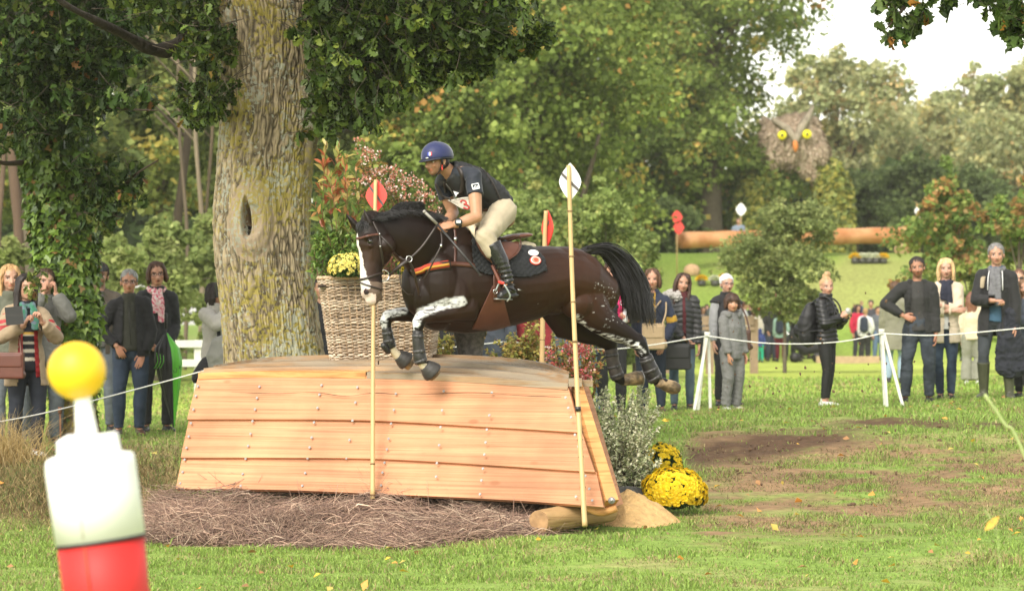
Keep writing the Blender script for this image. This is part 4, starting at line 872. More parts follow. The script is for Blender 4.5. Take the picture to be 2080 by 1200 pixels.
def ik(a, b, l1, l2, hint):
    a, b = np.asarray(a, float), np.asarray(b, float); d = b-a; L = np.linalg.norm(d); mx = (l1+l2)*.995
    if L > mx: b = a+d/L*mx; d = b-a; L = mx
    x = (l1*l1-l2*l2+L*L)/(2*L); h = sqrt(max(l1*l1-x*x, 0)); u = d/L; p = nz(np.asarray(hint, float)-(np.dot(hint, u))*u); return a+u*x+p*h, b
def head_shapes(b, c, f, u, k=1., fem=False):
    """c: middle of the head (eye level), f: where the face looks, u: up"""
    f = nz(f); s = nz(np.cross(u, f)); u = np.cross(f, s); M = np.stack([s, f, u], 1); q = lambda x, y, z: c+(s*x+f*y+u*z)*k
    b.ball(q(0, -.012, .035), np.array([.074, .094, .082])*k, M, 20, 14); b.ball(q(0, .022, -.026), np.array([.061, .066, .073])*k, M, 18, 12)
    b.ball(q(0, .050, -.077), np.array([.030, .030, .022])*k, M); b.ball(q(0, .02, -.065), np.array([.050, .052, .035])*k, M)   # chin, jaw
    b.caps_tube([q(0, .078, .012), q(0, .094, -.018), q(0, .102, -.036)], [.007*k, .010*k, .0135*k], 8)                       # nose
    for sg in (1, -1): b.ball(q(.011*sg, .090, -.038), .0085*k); b.ball(q(.031*sg, .076, .020), np.array([.020, .010, .008])*k, M); b.ball(q(.036*sg, .066, -.025), np.array([.020, .016, .018])*k, M); b.ball(q(.077*sg, -.008, -.008), np.array([.009, .020, .032])*k, M)
    b.ball(q(0, .081, -.056), np.array([.023, .011, .0065])*k, M); b.ball(q(0, .078, -.066), np.array([.019, .011, .0065])*k, M)
    return s, f, u
def face_colour(V, C, c, s, f, u, k, cfg):
    r = (V-c)/k; x, y, z = r@s, r@f, r@u; fr = y > .045; tone = np.array(cfg.get('skin', (.50, .30, .21)))
    C = C.copy()
    red = np.exp(-((abs(x)-.038)**2/.018**2+(z+.03)**2/.022**2))*fr; C = C*(1-red[:, None]*np.array([.0, .14, .16]))
    lip = fr & (abs(z+.060) < .0085) & (abs(x) < .025); C[lip] = tone*[.92, .58, .56]
    C[fr & (abs(z+.0605) < .0020) & (abs(x) < .022)] = tone*.35
    if cfg.get('open'): C[fr & (abs(z+.060) < .0050) & (abs(x) < .014)] = tone*.12
    hb = np.array(cfg.get('browc', cfg.get('hairc', (.05, .03, .02))))
    C[fr & (abs(z-.0225-.16*(np.minimum(abs(x), .036)-.026)) < .0040) & (abs(x) > .012) & (abs(x) < .050)] = hb*.8
    so = fr & (abs(z-.004) < .010) & (abs(abs(x)-.031) < .020); C[so] = C[so]*[.76, .70, .67]
    if not cfg.get('eyes_geo'):
        C[fr & (abs(z-.003) < .0052) & (abs(abs(x)-.031) < .0125)] = (.50, .46, .42); C[fr & (abs(z-.003) < .0062) & (abs(abs(x)-.031) < .0062)] = (.03, .02, .015)
        C[fr & (abs(z-.0085) < .0022) & (abs(abs(x)-.031) < .014)] = (.03, .02, .015)
    if cfg.get('stubble'):
        m = np.clip(sst(-.028, -.05, z)*(y > -.01)+0, 0, 1)*(z > -.12)*~lip; C = C*(1-m[:, None]*.42)
    C[fr & (z < -.034) & (z > -.046) & (abs(abs(x)-.008) < .0045) & (y > .088)] = tone*.55
    return C
def wrinkle(V, amp, s=1., seed=0):
    W_ = V+(fbm(V, 3, 2, seed)[..., None]-.5)*.5; r = 1-abs(2*fbm(W_*[1, 1, 1.3], 8*s, 3, seed)-1); return (r**3*.9-.45)*amp*.8+(fbm(V, 4*s, 2, seed+3)-.5)*amp*2.4
def figure(name, J, cfg, root):
    """J joints in world space; builds the continuous body under the clothes"""
    k = cfg['k']; b = MB(); F_, U_ = J['f'], J['u']; S_ = np.cross(U_, F_); fat = cfg.get('fat', 1.)
    tor = [J['pel'], J['waist'], J['chest'], J['neck']]
    b.caps_tube([tor[0]-nz(tor[1]-tor[0])*.04*k, tor[0], tor[1], tor[2], tor[2]*.35+tor[3]*.65], [(.125*k, .085*k), (.14*k, .10*k*fat), (.115*k*fat, .085*k*fat), (.128*k, .098*k), (.10*k, .062*k)], 20, ref=F_)
    b.caps_tube([J['neck']-(J['head']-J['neck'])*.25, J['neck'], J['head']*.72+J['neck']*.28-J['hf']*.01*k], [.075*k, .058*k, .052*k], 14)
    for e in 'LR':
        b.caps_tube([J['neck']*.5+J['sh'+e]*.5, J['sh'+e]], [.055*k, .052*k], 12)
        am = cfg.get('arm', 1.)*k
        b.caps_tube([J['sh'+e], J['sh'+e]*.5+J['el'+e]*.5, J['el'+e]], [.050*k, .044*am, .036*am], 12)
        b.caps_tube([J['el'+e], J['el'+e]*.62+J['wr'+e]*.38, J['wr'+e]], [.037*am, .040*am, .026*am], 12)
        b.caps_tube([J['hip'+e], J['hip'+e]*.5+J['kn'+e]*.5, J['kn'+e]], [.088*k, .073*k, .052*k], 14)
        b.caps_tube([J['kn'+e], J['kn'+e]*.65+J['an'+e]*.35, J['an'+e]], [.050*k, .052*k, .034*k], 12)
        b.caps_tube([J['an'+e]-[0, 0, .01*k], J['toe'+e]-[0, 0, .004*k]], [.024*k, .014*k], 10)
    s, f, u = head_shapes(b, J['head'], J['hf'], J['hu'], k*cfg.get('hk', 1))
    V, Q, T, N = remesh(b, cfg.get('vox', .0075), 2)
    tone = np.array(cfg.get('skin', (.50, .30, .21)))*[.92, .86, .80]; cfg['skin'] = tuple(tone); C = np.tile(tone, (len(V), 1))*(.92+.16*fbm(V, 25, 2)[:, None])
    C = face_colour(V, C, J['head'], s, f, u, k*cfg.get('hk', 1), cfg)
    n = len(V); Vs, Qs, Cs = [V], [Q], [C]
    for e in 'LR':
        hv, hq_ = place_hand(J['wr'+e]+nz(J['hd'+e])*.012*k, J['hd'+e], J['hp'+e], e == 'L', cfg.get('hand'+e, 'relax'), k*.98)
        Vs.append(hv); Qs.append(hq_+n); Cs.append(np.tile(tone*[1.0, .93, .92], (len(hv), 1))*(.88+.24*fbm(hv, 45, 2)[:, None])); n += len(hv)
    tone = tone
    SK = mat('skin', attr=True, rough=.5, var=.05, vs=40, spec=.4)
    return link(name, mk_mesh(name, np.vstack(Vs), np.vstack(Qs), T if len(T) else None, np.vstack(Cs)), SK, root)
def top_garment(nm, J, cfg, m, root, ex=.02, hem=.12, sleeve=1., openw=0, fl=0., wr=.008, puff=0, neckh=.0, cut=None, vox=.011, colf=None, fat=None, sex=None):
    """jacket, shirt or coat; hem: how far below the pelvis joint; sleeve 0..2 (1 elbow, 2 wrist); openw: half width of the open front"""
    k = cfg['k']; b = MB(); F_, U_ = J['f'], J['u']; S_ = np.cross(U_, F_); fat = cfg.get('fat', 1.) if fat is None else fat; dn = -np.array([0, 0, 1.]) if hem > .2 else -nz(J['waist']-J['pel'])
    hm = J['pel']+dn*hem*k; hb = cfg.get('bust', 0)
    b.tube([hm, J['pel']*.5+hm*.5, J['pel'], J['waist'], J['chest'], J['chest']*.4+J['neck']*.6, J['neck']+[0, 0, .005]],
           [((.15+fl)*k+ex, (.115+fl*.8)*k*fat**.5+ex), ((.152+fl*.6)*k+ex, (.115+fl*.5)*k*fat**.5+ex), (.150*k+ex, .108*k*fat+ex), (.122*k*fat+ex, .092*k*fat+ex), (.130*k+ex*.9, .102*k+ex), (.108*k+ex*.6, .078*k+ex*.6), (.068*k+ex*.4, .060*k+ex*.4)], 26, ref=F_)
    if hb:
        for sg in (1, -1): b.ball(J['chest']+F_*.07*k+S_*.065*k*sg-U_*.01, .062*k+ex*.6)
    for e in 'LR':
        a, c, d = J['sh'+e], J['el'+e], J['wr'+e]; x = ex if sex is None else sex
        b.caps_tube([J['neck']*.62+a*.38-[0, 0, .0], a], [.052*k+x*.4, .053*k+x*.5], 14)
        if sleeve <= 1: q = a*(1-sleeve)+c*sleeve; b.tube([a, a*.5+q*.5, q], [.058*k+x*.7, .056*k+x*.8, .056*k+x], 16)
        else:
            z = sleeve-1; q = c*(1-z)+d*z; b.caps_tube([a, a*.5+c*.5, c], [.056*k+x*.7, .052*k+x*.7, .045*k+x*.7], 16)
            b.tube([c, c*.5+q*.5, q], [.046*k+x*.7, .044*k+x*.6, .036*k+x*.5], 16)
    if neckh: b.tube([J['neck']-[0, 0, .02], J['neck']+nz(J['head']-J['neck'])*neckh], [.078*k+ex*.5, .07*k+ex*.4], 18)
    sd = cfg.get('seed', 0)
    def disp(V, N):
        o = wrinkle(V, wr, 1, sd)
        if puff: o = o+(abs(np.sin((V[:, 2]+.15*abs((V-J['chest'])@S_))*pi/puff))**.6-.6)*.014
        return o
    def ct(V, N):
        r = V-J['chest']; x, y = r@S_, r@F_; z = r@U_; kk = np.zeros(len(V), bool)
        if openw: kk |= (y > .0) & (abs(x) < openw*(1+.5*np.clip(-z, -.2, .6))) & (N@F_ > .15)
        kk |= (np.linalg.norm(V-(J['neck']+[0, 0, .03]), axis=1) < .05*k)          # neck hole
        kk |= (V[:, 2] < hm[2]+.012) & (N[:, 2] < -.7) if hem > .05 else False
        if cut is not None: kk |= cut(x, y, z, V)
        return kk
    return skin_build(nm, b, vox, m, root, 3, disp, colf, ct)
def trousers(J, cfg, m, root, ex=.012, nm='trousers', bot=.96, flare=0., wr=.007, vox=.011):
    k = cfg['k']; b = MB(); F_ = J['f']; lg = cfg.get('leg', 1.)
    b.caps_tube([J['waist']*.45+J['pel']*.55, J['pel'], J['hipL']*.5+J['hipR']*.5], [(.130*k+ex, .098*k*cfg.get('fat', 1)+ex), (.146*k+ex, .108*k+ex), (.13*k+ex, .10*k+ex)], 22, ref=F_)
    for e in 'LR':
        h, n_, a = J['hip'+e], J['kn'+e], J['an'+e]; q = n_*(1-bot)+a*bot; x = ex
        b.caps_tube([h, h*.5+n_*.5, n_], [.093*k*lg+x, .079*k*lg+x, .057*k*lg+x], 18)
        b.tube([n_, n_*.6+a*.4, q], [.056*k*lg+x, .057*k*lg+x+flare*.5, (.040*k+x+flare)], 18)
    def disp(V, N):
        o = wrinkle(V*[1, 1, 1.4], wr, 1.2, cfg.get('seed', 0)+5)
        for e in 'LR': d = np.linalg.norm(V-J['kn'+e], axis=1); d2 = np.linalg.norm(V-J['an'+e], axis=1); o = o+(np.sin(V[:, 2]*130+V[:, 0]*60+fbm(V, 9, 2)*6)*.0022)*(np.exp(-(d/.09)**2)+1.3*np.exp(-(d2/.12)**2))
        return o
    return skin_build(nm, b, vox, m, root, 3, disp)
def shoes(J, cfg, m, root, boot=0, nm='shoe', sole=None):
    k = cfg['k']
    for e in 'LR':
        a, t = J['an'+e], J['toe'+e]; d = nz((t-a)*[1, 1, 0]); gz = a[2]-.075*k; b = MB(); s_ = np.cross([0, 0, 1], d)
        z = lambda p, h: np.array([p[0], p[1], gz+h*k])
        b.caps_tube([z(a-d*.05*k, .035), z(a+d*.02*k, .038), z(a+d*.10*k, .034), z(a+d*.165*k, .026)], [(.036*k, .033*k), (.042*k, .04*k), (.046*k, .032*k), (.038*k, .022*k)], 14, ref=(0, 0, 1))
        if boot: b.tube([z(a, .03), z(a, .12), a*(1-boot)+J['kn'+e]*boot], [.048*k, .052*k, .075*k], 18)
        else: b.caps_tube([z(a-d*.01, .05), z(a-d*.01, .09)], [.040*k, .038*k], 12)
        b.box(z(a+d*.05*k, .012), (.11*k, .042*k, .011*k), np.stack([d, s_, [0, 0, 1]], 1))
        skin_build(nm if not boot else 'boot', b, .008, m, root, 2)
def hair(J, cfg, style, m, root, length=.2):
    k = cfg['k']*cfg.get('hk', 1); c = J['head']; f = nz(J['hf']); u = np.array(J['hu'], float); s = nz(np.cross(u, f)); u = np.cross(f, s); M = np.stack([s, f, u], 1)
    q = lambda x, y, z: c+(s*x+f*y+u*z)*k; b = MB()
    b.ball(q(0, -.020, .043), np.array([.083, .098, .086])*k, M, 20, 14)
    if style in ('bob', 'long'):
        for sg in (1, -1):
            L = length; b.caps_tube([q(.050*sg, .03, .09), q(.078*sg, .012, .03), q(.084*sg, .004, -.04), q(.082*sg, .0 if L < .2 else .02, -.04-L)], [(.022, .040), (.022, .050), (.025, .052), (.020, .035)], 10, ref=f)
        b.caps_tube([q(0, -.06, .03), q(0, -.075, -.06), q(0, -.07, -.04-length)], [(.075, .05), (.080, .045), (.065, .03)], 14, ref=f)
    if style == 'short': b.ball(q(0, -.045, -.01), np.array([.072, .055, .062])*k, M); [b.caps_tube([q(.074*sg, .006, .04), q(.076*sg, .004, .012)], .007*k, 8) for sg in (1, -1)]
    if style == 'bowl': b.ball(q(0, .0, .045), np.array([.090, .098, .084])*k, M); [b.caps_tube([q(.078*sg, .0, .03), q(.08*sg, -.005, -.04)], [(.018, .05), (.016, .045)], 8, ref=f) for sg in (1, -1)]; b.ball(q(0, -.05, -.02), np.array([.075, .055, .06])*k, M)
    if style == 'bun': b.ball(q(0, -.045, .0), np.array([.070, .05, .06])*k, M); b.ball(q(0.02, -.03, .155), np.array([.042, .040, .040])*k); b.ball(q(-.01, -.045, .135), .03*k); b.ball(q(.035, -.02, .14), .022*k)
    if style == 'tail': b.ball(q(0, -.045, .0), np.array([.070, .05, .06])*k, M); b.caps_tube([q(0, -.10, .02), q(0, -.13, -.03), q(0, -.12, -.16)], [.028, .032, .014], 10)
    lo = .012 if style != 'bowl' else .020
    def ct(V, N):
        r = (V-c)/k; x, y, z = r@s, r@f, r@u; part = .045+.03*np.clip(abs(x)/.06, 0, 1)**2*(-1.4)
        face = (y > .018) & (z < (.070 if style != 'bowl' else .026)-.5*np.clip(abs(x)-.03, 0, 1)*(style not in ('bowl',)) ) & (abs(x) < (.063 if style in ('long', 'bob', 'bowl') else .09))
        return face
    def disp(V, N):
        r = (V-c)/k; a = np.arctan2(r@s, r@f); return (fbm(np.stack([a*9, r@u*9, 0*a], -1), 1.4, 3, cfg.get('seed', 0))-.5)*.026+(np.sin(a*34+(r@u)*20+fbm(V, 12, 2)*4)*.003)
    return skin_build('hair', b, .0075, m, root, 2, disp, None, ct)
def glasses(J, cfg, m, root, r=.021):
    k = cfg['k']*cfg.get('hk', 1); c = J['head']; f = nz(J['hf']); u = np.array(J['hu'], float); s = nz(np.cross(u, f)); u = np.cross(f, s); q = lambda x, y, z: c+(s*x+f*y+u*z)*k; b = MB()
    for sg in (1, -1):
        b.tube([q(sg*.032+cos(a)*r*1.2, .092-.01*abs(cos(a)*(1 if cos(a)*sg > 0 else 0)), .003+sin(a)*r*.8) for a in np.linspace(0, 2*pi, 15)], .0022, 6, caps=False); b.tube([q(sg*.058, .082, .008), q(sg*.078, .02, .008), q(sg*.079, -.01, .0)], .002, 6)
    b.tube([q(-.009, .094, .007), q(.009, .094, .007)], .002, 6); return b.build('glasses', m, root)
# ------------------------------------------------------------------ the rider
def build_rider():
    f = nz([-.86, -.50, 0]); fl_ = nz([-.80, -.40, -.45]); J = {}
    J['pel'] = P(1016, 430, 24.98); J['waist'] = P(1000, 403, 24.95); J['chest'] = P(952, 372, 24.86); J['neck'] = P(912, 349, 24.78)
    J['u'] = nz(J['chest']-J['waist']); J['f'] = nz(f-(f@J['u'])*J['u'])
    J['head'] = P(887, 329, 24.70); J['hf'] = nz([-.72, -.69, -.08]); J['hu'] = nz([-.10, -.02, 1])
    J['shL'] = P(962, 354, 24.66); J['shR'] = P(897, 371, 24.98)
    J['elL'] = P(968, 441, 24.52); J['wrL'] = P(925, 456, 24.46); J['elR'] = P(921, 433, 25.02); J['wrR'] = P(905, 456, 24.72)
    J['hdL'] = nz(P(895, 460, 24.44)-J['wrL']); J['hdR'] = nz(P(884, 464, 24.60)-J['wrR']); J['hpL'] = np.array([.35, .6, -.45]); J['hpR'] = np.array([.2, -.7, -.3])
    J['hipL'] = P(1020, 430, 24.88); J['hipR'] = P(1006, 428, 25.10); J['knL'] = P(985, 481, 24.57); J['knR'] = P(960, 478, 25.28)
    J['anL'] = P(1034, 572, 24.60); J['anR'] = P(1010, 575, 25.30); J['toeL'] = P(1016, 596, 24.50); J['toeR'] = P(990, 590, 25.24)
    cfg = dict(k=.97, skin=(.44, .25, .155), stubble=1, open=1, handL='grip', handR='grip', vox=.0062, eyes_geo=1, hairc=(.03, .02, .015), browc=(.02, .012, .01), hk=1.03, arm=1.22, seed=3)
    root = thing('person', J['pel'], 'rider in blue silk helmet cover and beige breeches crouched forward over the jumping horse', 'rider')
    figure('body', J, cfg, root)
    k = cfg['k']*1.03; c = J['head']; hf = J['hf']; hu = J['hu']; s = nz(np.cross(hu, hf)); hu = np.cross(hf, s); q = lambda x, y, z: c+(s*x+hf*y+hu*z)*k; M = np.stack([s, hf, hu], 1)
    for sg in (1, -1):
        m = MB(); m.ball(q(.031*sg, .064, .002), .0120*k); e = m.build('eye', mat('eye_white', (.6, .56, .52), .2, .02), root); m = MB(); m.ball(q(.030*sg, .0715, .002), (.0068, .0068, .0068)); m.build('iris', mat('iris', (.03, .015, .008), .1, 0), e)
        m = MB(); m.caps_tube([q(.018*sg, .073, .0065), q(.031*sg, .077, .008), q(.045*sg, .068, .005)], .0036, 6); m.build('eyelid', mat('eyelid', (.30, .16, .10), .5), root)
    # hair below the helmet
    m = MB(); m.ball(q(0, -.035, .005), np.array([.080, .070, .075])*k, M); m.caps_tube([q(.077, .015, .03), q(.078, .012, -.015)], .010, 8)
    skin_build('hair', m, .008, mat('dark_hair', (.02, .013, .01), .5, .3, 60, bump=.5, bs=120), root, 2, None, None, lambda V, N: ((V-c)@hf > .02) & ((V-c)@hu < .03) & (abs((V-c)@s) < .06))
    # helmet
    m = MB(); g = []; n = 48
    for t in np.linspace(0.02, 1, 22):
        th = t*pi/2*1.12; row = []
        for a in np.arange(n)*2*pi/n:
            r = sin(th); zz = cos(th); lobes = 1+.006*abs(sin(a*3)); row.append(q(.098*r*cos(a)*lobes, -.012+.122*r*sin(a)*lobes, .045+.098*zz*(1+.03*sin(a))))
        g.append(row)
    m.grid(np.array(g), th=.012, close=True); hel = m.build('helmet', mat('blue_lycra', (.018, .024, .085), .52, .12, 6, spec=.35, sheen=.4, bump=.2, bs=18, bd=.006), root)
    m = MB(); g = []
    for t in np.linspace(0, 1, 8):
        row = []
        for a in np.linspace(.12*pi, .88*pi, 24):
            w_ = sin((a-.12*pi)/.76); row.append(q(.100*cos(a)*(1+.05*t), -.012+.120*sin(a)+.050*t*w_, .026-.012*t-.012*t*t*w_))
        g.append(row)
    m.grid(np.array(g), th=.008); m.build('peak', mat('peak_black', (.012, .014, .03), .45), hel)
    m = MB(); m.tube([q(.099*cos(a), -.012+.124*sin(a), .020) for a in np.linspace(0, 2*pi, 40)], .008, 8, caps=False); m.build('helmet_rim', mat('rim_black', (.012, .012, .016), .4), hel)
    # tricolour patch
    for i, cc in enumerate(((.03, .06, .45), (.8, .8, .8), (.75, .04, .05))):
        p = []; 
        for a, z in ((0, 0), (1, 0), (1, 1), (0, 1)):
            al = radians(72-(i+a)*5.6); zz = .048+.026*z; rr = sqrt(max(0, 1-((zz-.045)/.100)**2)); p.append(q(.100*cos(al)*rr*1.09, -.012+.125*sin(al)*rr*1.08, zz))
        m = MB(); m.poly(p, hf*.8+s*.5, .003); m.build('flag_patch', mat('flagp%d' % i, cc, .5, .02), hel, smooth=False)
    # seam lines
    for a0 in (.62, .2, -.3):
        m = MB(); m.tube([q(.1005*cos(a0*pi)*sin(t), -.012+.125*sin(a0*pi)*sin(t), .045+.1*cos(t)) for t in np.linspace(.1, 1.6, 16)], .0016, 5); m.build('seam', mat('seam', (.012, .018, .07), .5), hel)
    m = MB(); m.tube(lerp_path([q(.095, .03, .02), q(.078, .03, -.03), q(.055, .035, -.075), q(.0, .045, -.108), q(-.05, .035, -.075)], 20), .0045, 6); m.tube([q(.088, -.03, .0), q(.078, .012, -.045), q(.06, .03, -.07)], .0045, 6); m.build('chin_strap', mat('chin_strap', (.02, .014, .012), .5), hel)
    m = MB(); [m.ball(q(.078, .022, z), .006, n=8, m=6) for z in (-.035, -.050, -.062)]; m.build('toggle', mat('flag_red'), hel)
    m = MB(); m.ball(q(.045, .138, .030), np.array([.016, .004, .008]), M); m.build('helmet_badge', STEEL, hel)
    # polo shirt, safety vest, bib
    sh = top_garment('polo_shirt', J, cfg, mat('navy_shirt', (.012, .016, .026), .75, .15, 12, sheen=.15, bump=.2, bs=120, bd=.002), root, .010, .02, .50, wr=.010, vox=.008, sex=.014)
    S_ = np.cross(J['u'], J['f'])
    def vc(x, y, z, V): return (abs(x) > .155) & (z > .02) | (z > .21)
    b = MB(); kk = .97; ex = .028
    b.tube([J['pel']+(J['waist']-J['pel'])*.35, J['waist'], J['chest'], J['chest']*.4+J['neck']*.6, J['neck']], [(.128*kk+ex, .092*kk+ex), (.125*kk+ex, .09*kk+ex), (.142*kk+ex, .108*kk+ex), (.118*kk+ex, .085*kk+ex), (.075*kk+ex, .06*kk+ex*.8)], 26, ref=J['f'])
    def disp(V, N):
        z = (V-J['chest'])@J['u']; x = (V-J['chest'])@S_; y = (V-J['chest'])@J['f']; back = y < -.02
        return wrinkle(V, .006, 1, 4)+back*(abs(np.sin(z*60))*.008+abs(np.sin(x*60))*.004)+(~back)*(abs(np.sin(x*34))*.006)
    def ctv(V, N):
        r = V-J['chest']; x, z, y = r@S_, r@J['u'], r@J['f']
        arm = (np.minimum(np.linalg.norm(V-J['shL'], axis=1), np.linalg.norm(V-J['shR'], axis=1)) < .105) & (abs(x) > .115)
        return arm | (np.linalg.norm(V-J['neck'], axis=1) < .085)
    vest = skin_build('safety_vest', b, .0085, mat('vest_black', (.012, .012, .014), .65, .2, 20, bump=.3, bs=100, bd=.003), root, 2, disp, None, ctv)
    VB = bvh_of(vest, sh)
    def srf(nm, path, w_, m_, par, lift=.004, th=.006, n=20):
        m = MB(); surf_band(m, VB, path, w_, th, lift, n, 24.7); return m.build(nm, m_, par)
    VS = mat('vest_strap', (.03, .022, .02), .5, .2)
    srf('vest_strap', [(930, 340), (938, 352), (940, 372), (936, 392)], .030, VS, vest); srf('vest_strap', [(886, 372), (893, 385), (900, 398), (915, 405)], .022, VS, vest); srf('vest_strap', [(905, 362), (903, 375), (905, 392)], .018, VS, vest)
    srf('zip', [(908, 372), (917, 385), (925, 402)], .008, mat('zip_grey', (.2, .2, .2), .3, metal=.5), vest, .006)
    for y in range(7):      # lacing panel on the back
        srf('lacing', [(985+y*4.0, 353+y*7.5), (992+y*3.6, 350+y*7.6)], .004, VS, vest, .002, .003, 5)
    srf('vest_piping', [(975, 340), (994, 362), (1008, 388), (1016, 405)], .012, VS, vest, .005)
    m = MB(); h, n = shoot(VB, 929, 391, .010, 24.6); m.poly([h+[-.028, 0, .018], h+[.026, 0, .004], h+[.004, -.003, -.004], h+[-.006, -.003, -.026]], [0, -1, 0], .002); m.build('vest_logo', WHITE_M, vest, smooth=False)
    # sleeve badge
    h, n = shoot(VB, 966, 379.5, .006, 24.55); u = nz(np.cross([0, 0, 1], n)); v = np.cross(n, u); tilt = .22; u, v = u*cos(tilt)+v*sin(tilt), v*cos(tilt)-u*sin(tilt)
    m = MB(); 
    for t in (-1, 1): m.box(h+v*.021*t, (.026, .0035, .0025), np.stack([u, v, n], 1)); m.box(h+u*.025*t, (.0035, .021, .0025), np.stack([u, v, n], 1))
    for i in range(5): m.box(h+v*(-.009+.0075*(i % 3))+u*(-.014+.007*i), (.0055, .0028, .002), np.stack([u, v, n], 1))
    m.box(h-v*.013, (.018, .002, .002), np.stack([u, v, n], 1)); m.build('sleeve_badge', WHITE_M, sh, smooth=False)
    # number bib
    m = MB(); g = []
    A, B = lerp_path([(909, 407), (925, 404), (940, 401), (956, 400)], 14), lerp_path([(925, 416), (938, 424), (952, 427), (968, 428)], 14)
    for s_ in np.linspace(0, 1, 9):
        row = []
        for (x, y) in A*(1-s_)+B*s_: h, n = shoot(VB, x, y, .012, 24.72); row.append(P(x, y, min(h[1], 24.74)-.004))
        g.append(row)
    g = np.array(g); m.grid(g, th=.004); bib = m.build('number_bib', mat('bib_white', (.50, .45, .38), .7, .08), root)
    # the red 3 and grey letters on it
    def bibp(u, v): i, j = v*8, u*13; a, b_ = int(min(i, 7)), int(min(j, 12)); fi, fj = i-a, j-b_; p = (g[a, b_]*(1-fi)*(1-fj)+g[a+1, b_]*fi*(1-fj)+g[a, b_+1]*(1-fi)*fj+g[a+1, b_+1]*fi*fj); return p+[0, -.006, 0]
    m = MB(); t3 = [(.46, .34), (.58, .24), (.70, .32), (.68, .50), (.56, .54), (.70, .60), (.74, .80), (.60, .92), (.46, .82)]; m.tube([bibp(a, b_) for a, b_ in lerp_path(t3, 26)], [(.0065, .002)]*26, 6, ref=(0, 1, 0)); m.build('number_three', mat('bib_red', (.48, .05, .04), .6), bib)
    m = MB(); [m.tube([bibp(.22+.09*i, .16-.01*i), bibp(.25+.09*i, .08), bibp(.28+.09*i, .15-.01*i)], .0016, 4) for i in range(7)]; [m.tube([bibp(.12+.05*i, .30+.05*i), bibp(.16+.05*i, .30+.05*i)], .002, 4) for i in range(4)]; m.build('bib_lettering', mat('letter_grey', (.1, .1, .1), .7), bib)
    # breeches, boots
    br = mat('beige_breeches', (.42, .355, .25), .85, .1, 8, bump=.25, bs=50, sheen=.2)
    b = MB(); x = .012; b.caps_tube([J['waist']*.6+J['pel']*.4, J['pel'], J['hipL']*.5+J['hipR']*.5+[.0, 0, -.01]], [(.125, .105), (.145, .125), (.14, .115)], 22, ref=J['f'])
    for e in 'LR':
        h, n_, a = J['hip'+e], J['kn'+e], J['an'+e]; b.caps_tube([h+[.01, 0, 0], h*.5+n_*.5+[.005, 0, .0], n_], [.108, .098, .072], 18); b.caps_tube([n_, n_*.70+a*.30], [.073, .064], 16)
    def d2(V, N): r = np.linalg.norm(V-J['knL'], axis=1); r2 = np.linalg.norm(V-J['hipL'], axis=1); t = V[:, 0]*.8+V[:, 2]; return wrinkle(V, .008, 1, 9)+np.sin(t*110)*.0028*np.exp(-(r/.10)**2)+np.sin((V[:, 0]-V[:, 2]*.7)*75)*.004*np.exp(-(r2/.14)**2)
    skin_build('breeches', b, .0085, br, root, 3, d2)
    m = MB(); g = MB(); g.tube([J['pel']+(J['waist']-J['pel'])*.62, J['pel']+(J['waist']-J['pel'])*.82], [(.140, .118), (.136, .114)], 26, ref=J['f']); g.build('belt', BR, root)
    bt = mat('riding_boot', (.016, .0155, .016), .26, .2, 12, spec=.6, bump=.25, bs=30, bd=.004)
    for e, dy in (('L', 0), ('R', .66)):
        d = lambda x, y, Y: P(x, y, Y+dy)-([.10, 0, 0] if e == 'R' else [0, 0, 0])
        b = MB(); b.tube([d(999, 494, 24.565), d(1005, 507, 24.57), d(1017, 531, 24.58), d(1027, 553, 24.59), d(1033, 573, 24.595)], [(.069, .062), (.067, .066), (.061, .062), (.050, .052), (.046, .048)], 20, ref=HL)
        b.caps_tube([d(1040, 592, 24.60), d(1035, 586, 24.585), d(1028, 592, 24.545), d(1018, 599, 24.49)], [(.036, .036), (.044, .04), (.040, .042), (.028, .038)], 16)
        b.caps_tube([d(1047, 600, 24.62), d(1032, 602, 24.56), d(1016, 602, 24.48)], [(.016, .034), (.012, .036), (.013, .034)], 10)
        def d3(V, N): z = V[:, 2]; yy = px_of(V)[1]; return np.sin(yy*.62+V[:, 0]*30)*.0045*np.exp(-((yy-560)/22)**2)+(fbm(V, 14, 2)-.5)*.004
        bo = skin_build('riding_boot', b, .0075, bt, root, 2, d3)
        if e == 'L':
            for q_ in ([(1022, 572), (1035, 574), (1046, 580)], [(1030, 584), (1042, 588), (1052, 592)]):
                m = MB(); surf_band(m, bvh_of(bo), q_, .012, .005, .004, 10, 24.5); m.build('spur_strap', mat('spur_leather', (.02, .018, .016), .4), bo)
            m = MB(); m.tube([d(1052, 588, 24.63), d(1060, 590, 24.70)], .006, 6); m.build('spur', STEEL, bo)
    # wrist watch
    a, w_ = J['elL'], J['wrL']; t = nz(w_-a); m = MB(); c0 = w_-t*.025; m.tube([c0-t*.012, c0+t*.012], [.036, .035], 18); wa = m.build('watch', mat('watch_strap', (.015, .015, .016), .5), root)
    nn = nz([.05, -1, .25]); m = MB(); m.tube([c0+nn*.03, c0+nn*.046], [.029, .028], 20, ref=(0, 0, 1)); wf = m.build('watch_case', mat('watch_case', (.03, .03, .032), .3), wa); m = MB(); m.box(c0+nn*.047, (.016, .003, .011), np.stack([[1, 0, 0], nn, np.cross([1, 0, 0], nn)], 1)); m.build('watch_face', mat('lcd', (.55, .58, .55), .2), wf, smooth=False)
    return root
WHITE_M = mat('print_white', (.7, .7, .7), .6, .03)
rider = build_rider()
